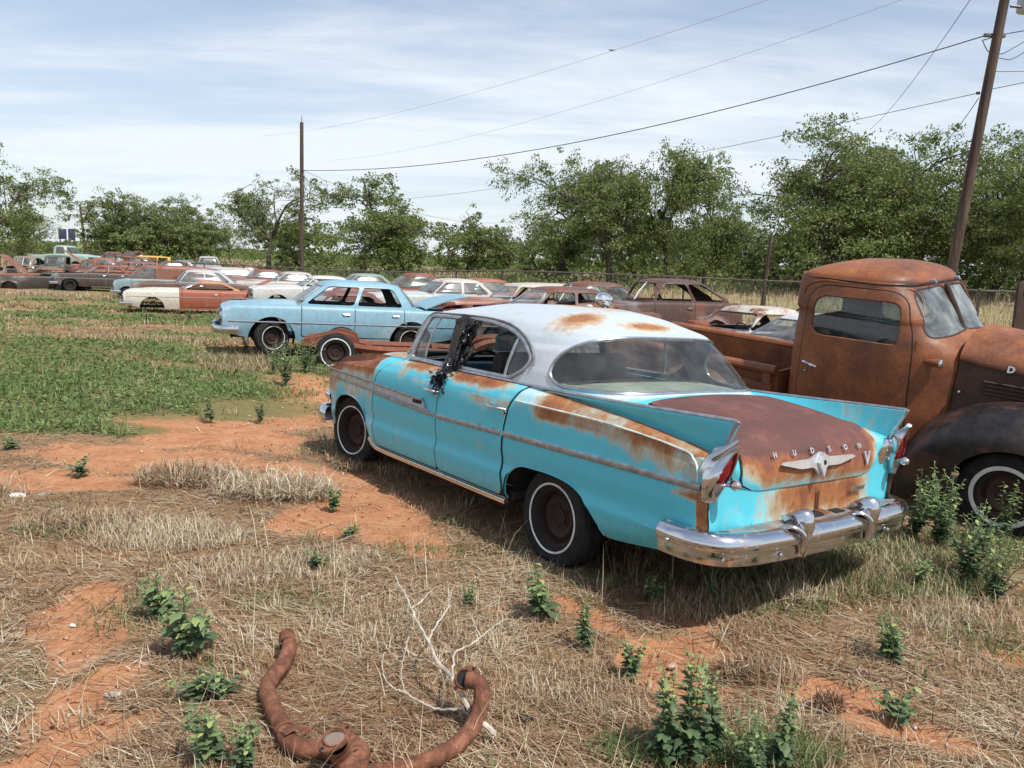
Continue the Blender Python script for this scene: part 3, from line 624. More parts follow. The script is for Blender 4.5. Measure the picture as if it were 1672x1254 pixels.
    sidewin = rounded([(2.02, 1.125), (1.925, 1.492), (1.30, 1.503), (1.0, 1.497), (.74, 1.46), (.55, 1.39), (.42, 1.28), (.47, 1.20), (.62, 1.125)], [.03, .04, .1, .1, .12, .12, .07, .08, .03], 6)
    rw_top = lambda y: 1.500-.03*(np.abs(y)/.7)**2
    def rear_s(V, A):
        x, y, z = V.T; ay_ = np.abs(y)
        zb_ = 1.152-.02*(ay_/.8)**2
        xm = np.interp(z, [1.10, 1.15, 1.17, 1.2, 1.25, 1.30, 1.35, 1.40, 1.44, 1.47, 1.50, 1.53], [.0, .14, .19, .215, .222, .205, .165, .105, .035, -.04, -.16, -.4])
        s = np.minimum(np.minimum(rw_top(y)-z, z-zb_), (xm-x)*.7)
        return s
    def wind_s(V, A):
        x, y, z = V.T; xe = np.interp(z, [1.1, 1.5], [2.10, 1.985]); zb_ = 1.155; s = np.minimum(np.minimum(x-xe, 1.492-z), z-zb_); return s
    notcap = lambda A: A[:, 1] < 1.001
    sA = lambda V, A: np.where(notcap(A) & (V[:, 0] > .38), poly_in(V[:, 0], V[:, 2], sidewin), -1.)
    rA = lambda V, A: np.where((A[:, 1] < 1.3) & (A[:, 0] > np.pi*.5), rear_s(V, A), -1.)
    wA = lambda V, A: np.where(notcap(A) & (A[:, 0] < np.pi*.5), wind_s(V, A), -1.)
    shell = G.clip(lambda V, A: -sA(V, A)).clip(lambda V, A: -rA(V, A)).clip(lambda V, A: -wA(V, A))
    WP = paint('white_roof_paint', (.47, .52, .56), scale=2.6, attr=True, rough=.38, dusty=.16, bleach=(.66, .69, .71), rusts=[(0, (.50, .30, .14)), (.3, (.42, .19, .07)), (.7, (.30, .13, .06)), (1, (.2, .08, .05))], soft=.3)
    def wear_roof(V):
        x, y, z = V.T
        r = blob(V, (.34, .46, 0), (.18, .22, 0), .9); r = np.maximum(r, blob(V, (.10, .02, 0), (.08, .30, 0), .95)); r = np.maximum(r, blob(V, (.80, .02, 0), (.30, .17, 0), 1.0)); r = np.maximum(r, blob(V, (.42, .05, 0), (.12, .25, 0), .5)); r = np.maximum(r, blob(V, (.9, .58, 0), (.12, .05, 0), .42))
        g = .1+.55*((z < 1.53) & (z > 1.485) & (x > .8)) ; r = np.where((np.abs(z-1.50) < .02) & (x > .9), .3, r)
        return np.stack([r, .2+.4*(z < 1.4), g], 1)
    sh = shell.both(); sh.weld(); inner = sh.copy(); orf = obj('roof', sh, WP, root, wear_roof)
    inn = sh.copy(); inn.offset(-.02); inn.flip(); obj('headliner', inn, simple('dark_headliner', (.055, .05, .045), .9, var=.3), orf)
    # glass: rear window, windshield, quarter pane
    rg = G.clip(rA).both(); rg.weld(); rg.offset(-.004); og = obj('rear_window', rg, GL, root)
    wg = G.clip(wA).both(); wg.weld(); wg.offset(-.004); ow = obj('windshield', wg, GL, root)
    def trim(m, r, name, mat, parent, n=1, flat=None, lift=.004):
        for lp in m.loops()[:n]:
            if len(lp) < 8: continue
            # resample evenly
            P_ = np.vstack([lp, lp[:1]]); d = np.r_[0, np.cumsum(np.linalg.norm(np.diff(P_, axis=0), axis=1))]; k = max(24, int(d[-1]/.025)); q = np.linspace(0, d[-1], k, endpoint=False)
            L_ = np.stack([np.interp(q, d, P_[:, i]) for i in range(3)], 1)
            obj(name, tube(L_, r, 8, closed=True), mat, parent)
    trim(rg, .013, 'window_frame', simple('grey_bright_trim', (.42, .44, .47), .28, .85, .15, 12), og); trim(wg, .013, 'window_frame', DC, ow)
    fm = simple('grey_window_trim', (.33, .35, .38), .4, .6, .2, 15)
    for sgn in (1, -1):
        sg_ = G.clip(sA); 
        if sgn < 0: sg_ = sg_.mirror()
        fr_ = sg_.copy()
        fl = sg_.loops()[0]; P_ = np.vstack([fl, fl[:1]]); d = np.r_[0, np.cumsum(np.linalg.norm(np.diff(P_, axis=0), axis=1))]; q = np.linspace(0, d[-1], 160, endpoint=False); L_ = np.stack([np.interp(q, d, P_[:, i]) for i in range(3)], 1)
        of = obj('side_window_frame', tube(L_, .017, 8, closed=True, flat=None), fm, root)
        # division bars: vent wing, door post, rear quarter bar
        def sp(x, z):                                            # point on the glass plane
            i = np.argmin((G.V[:, 0]-x)**2+(G.V[:, 2]-z)**2+(G.A[:, 1] > 1.05)*9+(np.abs(G.A[:, 0]-np.pi/2) > 1.2)*9); return np.array([x, G.V[i, 1]*sgn, z])
        def bar(name, a, b, r, mat, par, flat=None): obj(name, tube([sp(a[0]+(b[0]-a[0])*t, a[1]+(b[1]-a[1])*t) for t in np.linspace(0, 1, 6)], r, 6, flat=flat), mat, par)
        bar('vent_bar', (1.80, 1.11), (1.76, 1.49), .009, fm, of); bar('rear_quarter_bar', (.69, 1.11), (.635, 1.425), .012, fm, of)
        pb = grid(np.array([[sp(x, z)+np.array([0, -.012*sgn, 0]) for z in np.linspace(1.08, 1.51, 10)] for x in (1.32, 1.36, 1.40)])); pb.thick(.05); obj('door_post', pb, BL, of)
        qg = G.clip(lambda V, A: np.minimum(sA(V, A), .66-V[:, 0])); 
        if sgn < 0: qg = qg.mirror()
        qg.offset(-.006); obj('quarter_window', qg, GL, of)
        if sgn > 0:
            vg = G.clip(lambda V, A: np.minimum(sA(V, A), V[:, 0]-1.78)); vg.offset(-.006); obj('vent_window', vg, GL, of)
        # drip rail and belt moulding, fin-top strip
        dl = [(2.06, 1.30), (2.02, 1.44), (1.97, 1.507), (1.80, 1.517), (1.3, 1.527), (1.0, 1.521), (.73, 1.484), (.535, 1.410), (.40, 1.295), (.385, 1.24)]; dl = crom(np.array(dl), 6); dl = np.array([sp(*p) for p in dl]); 
        for _ in range(4): dl[1:-1] = (dl[:-2]+dl[2:]+2*dl[1:-1])/4
        dl[:, 1] += .012*sgn
        obj('drip_rail', tube(dl, .008, 6), simple('drip_rail_grey', (.17, .165, .16), .6, .2, .3, 20), root)
        bx = np.linspace(2.02, .2, 40); zb_ = np.interp(bx, [-.1, .33, 1.3, 1.8, 2.1], [1.106, 1.104, 1.104, 1.116, 1.112]); ya = np.interp(bx, [.2, .33, 1.8, 2.1], [.853, .852, .847, .84])
        fx = np.concatenate([bx, np.linspace(.15, -1.36, 50)]); fz = np.concatenate([zb_+.004, np.interp(fx[40:], [-1.372, -.93, -.45, -.1, .2], [1.149, 1.135, 1.118, 1.110, 1.108])]); fyy = np.concatenate([ya, np.interp(fx[40:], [-1.372, -.3, .2], [.866, .853, .851])])
        obj('belt_moulding', tube(np.stack([fx, fyy*sgn, fz], 1), .014, 6, flat=(1.05, .8)), fm, root)
        # fin trailing edge trim
        obj('fin_edge_trim', tube([(-1.374, .868*sgn, 1.148), (-1.345, .868*sgn, 1.09), (-1.315, .864*sgn, 1.02), (-1.288, .858*sgn, .955)], .011, 8), fm, root)
        fc = P[0, [k*5 for k in range(3, 11)]].copy(); fc[:, 1] *= sgn; tri = M(np.vstack([fc, fc.mean(0)]), [(i, i+1, len(fc)) for i in range(len(fc)-1)]+[(len(fc)-1, 0, len(fc))])
        if sgn > 0: tri.flip()
        obj('fin_back_panel', tri, PA, root, lambda V: np.stack([.3+0*V[:, 0], .2+0*V[:, 0], .4+0*V[:, 0]], 1))
        # tail lamp pod: outer chrome shell, upper visor, red lens, knob
        ang = np.linspace(0, 2*np.pi, 28, endpoint=False); rows = []
        for x_, sc_y, sc_z, cz, cy in ((-1.252, .050, .12, .85, .908), (-1.262, .062, .150, .852, .906), (-1.298, .066, .158, .856, .900), (-1.325, .064, .156, .862, .893), (-1.345, .058, .150, .865, .888)):
            sn = np.sin(ang); zz = sn*sc_z; yy = np.cos(ang)*sc_y*(1-.30*np.clip(sn, 0, 1)-.18*np.clip(-sn, 0, 1)); lean = np.clip((x_+1.262)/-.08, 0, 1)
            rows.append(np.stack([x_-.30*np.clip(zz, -.1, 1)*lean, cy+yy-.20*zz, cz+zz], 1))
        pod = grid(np.array(rows).transpose(1, 0, 2), close_u=True); pod.V[:, 1] *= sgn; 
        if sgn < 0: pod.flip()
        op = obj('tail_lamp', pod, CH, root)
        rim_ = rows[-1].copy(); ins = rim_.mean(0)+(rim_-rim_.mean(0))*.82; ins2 = rim_.mean(0)+(rim_-rim_.mean(0))*.80+np.array([.022, 0, 0])
        rg_ = grid(np.array([rim_, ins, ins2]).transpose(1, 0, 2), close_u=True); rg_.V[:, 1] *= sgn; 
        if sgn < 0: rg_.flip()
        obj('lamp_bezel', rg_, CH, op)
        cen = ins2.mean(0); lens = [ins2*(1-t)+cen*t+np.array([-.030*math.sin(t*1.5), 0, 0]) for t in (0, .3, .6, .85, 1)]
        ln = grid(np.array(lens).transpose(1, 0, 2), close_u=True); ln.V[:, 1] *= sgn
        if sgn < 0: ln.flip()
        up = ln.clip(lambda V, A: V[:, 2]-.815); lo = ln.clip(lambda V, A: .815-V[:, 2])
        RD = simple('red_lens', (.16, .006, .01), .18, 0, .3, 30); GY = simple('clouded_lens', (.30, .28, .26), .3, .3, .3, 30)
        obj('red_lens', up, RD, op); obj('reverse_lens', lo, GY, op)
        kn = tube([(-1.325, .905*sgn, .815), (-1.375, .885*sgn, .815)], .010, 8)+tube([(-1.352, .935*sgn, .815), (-1.358, .845*sgn, .817)], .011, 8)
        sph = lathe([(0, -.030), (.016, -.026), (.027, -.010), (.029, .006), (.021, .022), (0, .028)], 14, 'X'); sph.move((-1.392, .862*sgn, .818))
        obj('lamp_knob', kn+sph, CH, op)
        vis = tube(crom(np.array([(-1.285, .928*sgn, .945), (-1.318, .914*sgn, .975), (-1.355, .893*sgn, 1.012), (-1.392, .868*sgn, 1.052)]), 5), np.linspace(.034, .017, 16), 12, flat=(1.0, .8)); obj('lamp_visor', vis, CH, op)
        dome = lathe([(0, .075), (.022, .068), (.044, .045), (.058, .0), (.060, -.06)], 20, 'Z'); dome.scale((1.05, .92, 1)); dome.rot('Y', -.3); dome.move((-1.274, .902*sgn, .905)); obj('lamp_cap', dome, CH, op); d2 = lathe([(0, .060), (.020, .055), (.036, .035), (.046, .0), (.048, -.10)], 18, 'Z'); d2.rot('Y', -.3); d2.move((-1.262, .822*sgn, .895)); obj('inner_cap', d2, CH, op)
        # side mouldings
        S_ = lambda x: np.interp(x, [-1.29, -1.0, 0, 2.4, 3.2, 3.4, 3.5], [.938, .96, .975, .975, .96, .94, .918])
        def strip(name, pts, r, fl, mat, off=.004): P_ = crom(np.array(pts, float), 6); obj(name, tube([(p[0], (S_(p[0])+off+(.002 if p[1] < .9 else -.012))*sgn, p[1]) for p in P_], r, 8, flat=fl), mat, root)
        strip('side_moulding', [(-1.24, .778), (-.9, .778), (-.5, .773), (.1, .765), (.46, .760)], .020, (.5, 1.0), DC); strip('side_moulding', [(.49, .760), (.9, .752), (1.325, .744)], .018, (.5, 1), DC, .012); strip('side_moulding', [(1.36, .744), (1.7, .755), (2.0, .767), (2.385, .785)], .016, (.5, 1), DC, .012)
        strip('side_moulding', [(2.42, .786), (2.8, .80), (3.1, .81), (3.35, .815)], .007, (.5, 1), DC)
        strip('upper_moulding', [(1.54, .838), (1.8, .842), (2.1, .852), (2.385, .862)], .010, (.6, 1), DC, .012); strip('upper_moulding', [(2.42, .864), (2.8, .874), (3.2, .882), (3.50, .885)], .010, (.6, 1), DC)
        fp = grid(np.array([[(x, (.975+.0085)*sgn, z) for z in np.linspace(zl+.015*0, zh, 4)] for x, zl, zh in ((1.475, .752, .76), (1.54, .752, .836), (1.9, .766, .848), (2.385, .788, .860))])); 
        if sgn > 0: fp.flip()
        oi = obj('flash_panel', fp, simple('grey_flash_panel', (.40, .44, .47), .45, .35, .12, 30), root)
        obj('flash_edge', tube([(1.475, .986*sgn, .752), (1.54, .986*sgn, .836)], .008, 6), DC, oi)
        tm = text_mesh('HORNET', .034, .002, .002); tm.move((0, -.012, 0)); obj('nameplate', place(tm, (1.63, .986*sgn, .812), (-sgn, 0, 0.02), (0, 0, 1), (0, sgn, 0)), DK, oi)
        # bead along the quarter shoulder, its pale colour paints the ridge highlight
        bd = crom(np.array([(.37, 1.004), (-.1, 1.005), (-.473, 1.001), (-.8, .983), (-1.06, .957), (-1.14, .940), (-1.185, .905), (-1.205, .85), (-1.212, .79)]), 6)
        PW = simple('ridge_highlight_paint', (.55, .66, .66), .4, 0, .35, 9)
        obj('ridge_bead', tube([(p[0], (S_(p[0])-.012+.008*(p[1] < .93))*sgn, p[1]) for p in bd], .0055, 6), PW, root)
        # rocker trim
        obj('rocker_trim', tube([(x, .915*sgn, z) for x, z in ((2.56, .34), (2.50, .30), (2.42, .275), (2.2, .27), (1.3, .272), (.47, .27))], .022, 8, flat=(.6, 1)), CH, root)
        # arch lips
        for a in (arch_r, arch_f):
            pts = [(p[0], (np.interp(p[1], [.3, .34, .48, .6, .8], [.90, .932, .957, .970, .972])*np.interp(p[0], [-1, 0, 2.8, 3.2], [.985, 1, 1, .985])-.004)*sgn, p[1]) for p in a if p[1] > .29]; obj('arch_lip', tube(pts, .006, 6), PA, root, wear_body)
    # ---- rear bumper: swept profile round the tail, then over-riders and splash plate
    path = crom(np.array([(-1.035, 1.008), (-1.14, 1.015), (-1.27, .998), (-1.395, .925), (-1.45, .80), (-1.475, .60), (-1.49, .30), (-1.495, 0.), (-1.49, -.30), (-1.475, -.60), (-1.45, -.80), (-1.395, -.925), (-1.27, -.998), (-1.14, -1.015), (-1.035, -1.008)]), 6)
    def band(prof, path, zf):
        tg = np.gradient(path, axis=0); tg /= np.linalg.norm(tg, axis=1, keepdims=True); nn = np.stack([-tg[:, 1], tg[:, 0]], 1)
        c = path-np.array([[.2, 0]]); s_ = np.sign((nn*c).sum(1, keepdims=True)); nn = nn*s_; G_ = np.array([[(path[i, 0]+nn[i, 0]*o_, path[i, 1]+nn[i, 1]*o_, zf(path[i])+z_) for (o_, z_) in prof] for i in range(len(path))]); return grid(G_)
    prof = crom(np.array([(-.085, .070), (-.05, .086), (-.012, .078), (.016, .050), (.023, .018), (.014, -.008), (.008, -.012), (.006, -.045), (-.004, -.084), (-.03, -.094)]), 3, sharp=(5, 6, 8))
    zf = lambda p: np.interp(abs(p[1]), [0, .4, .9, 1.02], [.478, .478, .480, .478])
    bm_ = band(prof, path, zf); bm_.thick(-.004) if False else None
    bo = obj('rear_bumper', bm_, CH, root); 
    for yy in (.93, .55, -.55, -.93):
        i = np.argmin(np.abs(path[:, 1]-yy)+(path[:, 0] > -1.2)*9); b_ = lathe([(0, -.012), (.010, -.010), (.014, -.002), (.014, .0)], 12, 'X'); b_.move((path[i, 0]-.012, path[i, 1], zf(path[i])-.045)); obj('bolt', b_, CH, bo)
    b_ = lathe([(0, .012), (.010, .010), (.014, .002), (.014, .0)], 12, 'Y'); b_.move((-1.12, 1.032, .478)); obj('bolt', b_, CH, bo)
    sp_ = grid(np.array([[(x, y, z) for (x, z) in ((-1.30, .548), (-1.36, .566), (-1.41, .560))] for y in np.linspace(-.84, .84, 30)])); sp_.thick(.01); obj('splash_plate', sp_, simple('dull_galvanised', (.34, .33, .31), .5, .6, .3, 10), bo)
    for yy in (.06, -.16): obj('plate_slot', box(-1.40, -1.34, yy-.05, yy+.05, .5665, .570), DK, bo)
    obj('tag_bracket', box(-1.322, -1.312, -.050, -.032, .555, .69, .003)+box(-1.38, -1.312, -.075, -.0, .560, .575, .003), rusty('rust_plain'), bo)
    for yy in (.34, -.34):
        g1 = crom(np.array([(-1.40, .60), (-1.455, .655), (-1.505, .655), (-1.535, .60), (-1.53, .53), (-1.515, .46), (-1.50, .40)]), 4)
        rows = [];
        for (x_, z_), w_ in zip(g1, np.interp(np.linspace(0, 1, len(g1)), [0, .2, .45, .7, 1], [.045, .068, .066, .048, .020])):
            rows.append([(x_+.045*abs(t)**2.2, yy+w_*t, z_-.035*abs(t)**2.4*(z_ > .6)) for t in np.linspace(-1, 1, 13)])
        gm = grid(np.array(rows)); gm.thick(-.03); obj('bumper_guard', gm, CH, bo)
        gw = tube(crom(np.array([(-1.43, yy+.135, .555), (-1.475, yy+.12, .575), (-1.515, yy+.075, .55), (-1.525, yy+.05, .48), (-1.51, yy+.04, .41)]), 5), [.016]*21, 8, flat=(1.5, .9)); obj('guard_wing', gw, CH, bo)
    # ---- front bumper, headlamp hoods, grille (seen only edge-on)
    pf = crom(np.array([(3.38, .955), (3.48, .965), (3.58, .93), (3.66, .80), (3.70, .45), (3.71, 0), (3.70, -.45), (3.66, -.80), (3.58, -.93), (3.48, -.965), (3.38, -.955)]), 5)
    fb = band([(-.04, .09), (0, .095), (.025, .06), (.03, 0), (.02, -.05), (0, -.08), (-.03, -.085)], pf, lambda p: .41); fb.flip(); obj('front_bumper', fb, CH, root)
    Yf, Zf = np.meshgrid(np.linspace(-.86, .86, 30), np.linspace(.40, .90, 10), indexing='ij'); fg = grid(np.stack([3.56+.03*(1-(Yf/.86)**2)-.12*(.9-Zf), Yf, Zf], -1)); obj('front_panel', fg, PA, root, lambda V: np.stack([.6+0*V[:, 0], .3+0*V[:, 0], .3+0*V[:, 0]], 1))
    for k in range(5): obj('grille_bar', box(3.57, 3.60, -.55, .55, .50+k*.06, .515+k*.06, .004), CH, root)
    for s_ in (1, -1):
        hl = lathe([(0, .055), (.05, .05), (.085, .02), (.10, .0), (.10, -.04)], 24, 'X'); hl.move((3.60, .70*s_, .74)); obj('headlight', hl, simple('lamp_glass', (.55, .57, .56), .15, .1, .1), root)
        pk = lathe([(0, .06), (.04, .05), (.055, 0), (.05, -.08)], 16, 'X'); pk.move((3.53, .86*s_, .60)); obj('parking_lamp', pk, CH, root)
    # wheels
    rr = rusty('rusty_rim', dark=(.016, .010, .009), light=(.050, .025, .017), rough=.8)
    for x_, y_, st, z_ in ((0, .81, 0, .275), (3.02, .80, R(9), .33), (0, -.80, 0, .31), (3.085, -.80, R(9), .32)):
        s_ = 1 if y_ > 0 else -1
        wheel_parts(root, (x_, y_-.02*s_, z_), .335, .19, s_, whitewall=(.219, .234), rim=.20, rim_m=rr, steer=st, flatten=.05)
    for sgn in (1, -1):
        for ax, zc in ((0, .33), (2.90, .34)):
            ww = lathe([(.50, -.30), (.50, .02)], 24); ww = ww.clip(lambda V, A: V[:, 2]+.1); ww.scale((.98, 1, .72)); ww.flip(); ww.V[:, 1] *= 1; ww.move((ax-.02, .86*sgn-.02*sgn-(0 if sgn > 0 else -.28), zc)); obj('wheel_well', ww, DK, root)
    obj('floor_pan', box(-1.25, 3.45, -.62, .62, .30, .36)+box(.45, 2.45, -.86, .86, .28, .34), simple('underbody', (.035, .025, .02), .9), root)
    obj('rear_axle', tube([(0, -.7, .32), (0, .7, .32)], .045, 8), rusty('rust_plain'), root); obj('front_axle', tube([(3.085, -.7, .30), (3.085, .7, .30)], .03, 8), rusty('rust_plain'), root)
    # ---- interior: seats, dash, wheel, parcel shelf
    def seat(x0, x1, zs, zb, w=.68):
        c = box(x0, x1, -w, w, zs-.22, zs, .05); b = box(-.07, .07, -w, w, 0, zb-zs+.18, .05); b.rot('Y', -.22); b.move((x0+.02, 0, zs-.16)); return c+b
    obj('front_seat', seat(1.15, 1.70, .66, 1.27), simple('worn_seat_cloth', (.035, .03, .027), .9, var=.5, scale=7), root); obj('rear_seat', seat(.30, .80, .62, 1.14), simple('worn_seat_cloth', (.035, .03, .027)), root)
    sh_ = grid(np.array([[(x, t*np.interp(x, [-.36, -.1, .28], [.56, .66, .72]), 1.150-.022*t*t) for x in np.linspace(-.365, .28, 8)] for t in np.linspace(-1, 1, 20)])); sh_.flip()
    obj('parcel_shelf', sh_, simple('tan_shelf_board', (.42, .38, .29), .8, var=.25, scale=4), root)
    obj('dashboard', box(1.86, 2.05, -.72, .72, .90, 1.10, .04), simple('dash_teal', (.06, .17, .19), .5), root)
    st = [(1.66+.07*math.cos(a)*.4, .38+.21*math.cos(a), 1.03+.20*math.sin(a)) for a in np.linspace(0, 2*np.pi, 30, endpoint=False)]; st = [(1.64-.35*(z-1.03), y, z) for _, y, z in st]
    obj('steering_wheel', tube(st, .012, 8, closed=True)+tube([(1.62, .17, 1.03), (1.66, .38, 1.02), (1.62, .59, 1.03)], .009, 6)+tube([(1.65, .38, 1.02), (2.0, .38, .85)], .02, 8), BL, root)
    for sgn in (1, -1):
        obj('door_card', box(.5, 2.2, .80*sgn-.01, .80*sgn+.01, .36, 1.08), simple('brown_door_card', (.10, .075, .055), .8, var=.4), root)
    # torn plastic sheet hanging from the roof over the door post
    r2 = np.random.default_rng(3); strips = M()
    yc_ = lambda z: np.interp(z, [.98, 1.1, 1.2, 1.35, 1.5], [.93, .885, .84, .80, .755])
    for i in range(260):
        strap = i < 30; x0 = (1.41+r2.normal()*.012) if strap else 1.30+r2.normal()*.075; x0 = np.clip(x0, 1.15, 1.5); z0 = 1.505-r2.random()**2*.22; n = 10; ln = (z0-1.09) if strap else r2.uniform(.12, .46); w = r2.uniform(.014, .024) if strap else r2.uniform(.003, .026)
        tt = np.linspace(0, 1, n); ph = r2.uniform(0, 6); xc = x0+(1.335-x0)*tt*(.0 if strap else .8*ln/.4)+.018*np.sin(tt*8+ph)*tt*(not strap); zc = z0-ln*tt; yc = yc_(zc)+r2.uniform(-.035, .012)+.010*np.sin(tt*13+ph); tw = ph*(not strap)+tt*r2.uniform(-5, 5)*(not strap)
        rows = np.array([[(xc[k]+s_*w*.5*math.cos(tw[k]), yc[k]+s_*w*.5*math.sin(tw[k]), zc[k]) for s_ in (-1, 0, 1)] for k in range(n)]); strips = strips+grid(rows)
    for i in range(210):
        c = np.array([1.36+r2.normal()*.045, .905, 1.035+r2.normal()*.035]); c[1] = yc_(c[2])+.02+r2.uniform(0, .05); a = r2.uniform(0, 6.28); d = np.array([math.cos(a), .5*r2.normal(), math.sin(a)-.5]); w = r2.uniform(.003, .012); L_ = r2.uniform(.02, .06)
        rows = np.array([[c+d*t*L_+np.array([s_*w*math.sin(a+t*3), s_*w*.8*math.cos(t*5), -s_*w*math.cos(a+t)]) for s_ in (-1, 0, 1)] for t in np.linspace(0, 1, 5)]); strips = strips+grid(rows)
    s = NT('black_plastic_sheet'); s.set(col=(.012, .012, .014), rough=.16, spec=.9); s.bump(s.noise(45, 4), .6, .01)
    oo = obj('torn_plastic_sheet', strips, s.m); oo.matrix_world = root.matrix_world.copy(); tag(oo, 'torn black plastic sheet hanging over the door post of the turquoise sedan', 'plastic sheet')
    return root
hero = build_hero()
# ================================================================== rusty 1940s pickup at the right
def evenly(lp, step=.03, closed=True):
    P_ = np.vstack([lp, lp[:1]]) if closed else lp; d = np.r_[0, np.cumsum(np.linalg.norm(np.diff(P_, axis=0), axis=1))]; k = max(16, int(d[-1]/step)); q = np.linspace(0, d[-1], k, endpoint=not closed); return np.stack([np.interp(q, d, P_[:, i]) for i in range(3)], 1)
def superloop(levels, nu=140, cap=None, cap_rows=16):
    """levels: list of (z, xf, xr, w, nf, nr); returns grid over (angle 0 front .. pi rear, level), left half"""
    lv = np.array(levels, float); lv = crom(lv, 5); U = np.linspace(0, np.pi, nu); rows = []
    def loop(z, xf, xr, w, nf, nr, sh=0.):
        c, s = np.cos(U), np.sin(U); xc = (xf+xr)/2; n = np.where(c > 0, nf, nr); a = np.where(c > 0, xf-xc, xc-xr)
        r_ = (np.abs(c)**n+np.abs(s)**n)**(-1/n); return xc+a*c*r_, w*np.abs(s)*r_, np.full(nu, z)
    for L_ in lv: rows.append(np.stack(loop(*L_), 1))
    A = [(k/(len(lv)-1)) for k in range(len(lv))]
    if cap:                                                       # cap(x, y) -> z, scaled loops
        base = rows[-1]; xc = (lv[-1][1]+lv[-1][2])/2
        for t in np.linspace(0, 1, cap_rows)[1:]:
            k = math.cos(t*math.pi/2)**.85; r = base.copy(); r[:, 0] = xc+(base[:, 0]-xc)*(.25+.75*k); r[:, 1] = base[:, 1]*k
            r[:, 2] = base[:, 2]+(cap(r[:, 0])-base[:, 2])*math.sin(t*math.pi/2)**.9; rows.append(r); A.append(1+t)
    P = np.array(rows).transpose(1, 0, 2); U2, A2 = np.meshgrid(U, A, indexing='ij'); return grid(P, np.stack([U2, A2], -1))
def fender(xs, zt, yin, yout, zlow, opening, nx=60, drop=.55):
    X = np.linspace(xs[0], xs[-1], nx); T = crom(np.stack([xs, zt], 1), 8); Z = np.interp(X, T[:, 0], T[:, 1]); rows = []
    for x, z in zip(X, Z):
        a = np.linspace(0, np.pi/2, 14); h = max(.05, min(z-zlow, .34)); w = (yout-yin)*(1-.35*max(0, (abs(x-(xs[0]+xs[-1])/2)/(abs(xs[-1]-xs[0])/2)))**4)
        sec = [(yin+w*math.sin(t)**.85, z-h*(1-math.cos(t)**.85)) for t in a]
        for k in np.linspace(0, 1, 9)[1:]: sec.append((yin+w-.012*k, (z-h)*(1-k)+zlow*k))
        rows.append([(x, y, zz) for y, zz in sec])
    m = grid(np.array(rows))
    if opening is not None: m = m.clip(lambda V, A: np.where(V[:, 1] > yin+.12, -poly_in(V[:, 0], V[:, 2], opening), 1.))
    return m
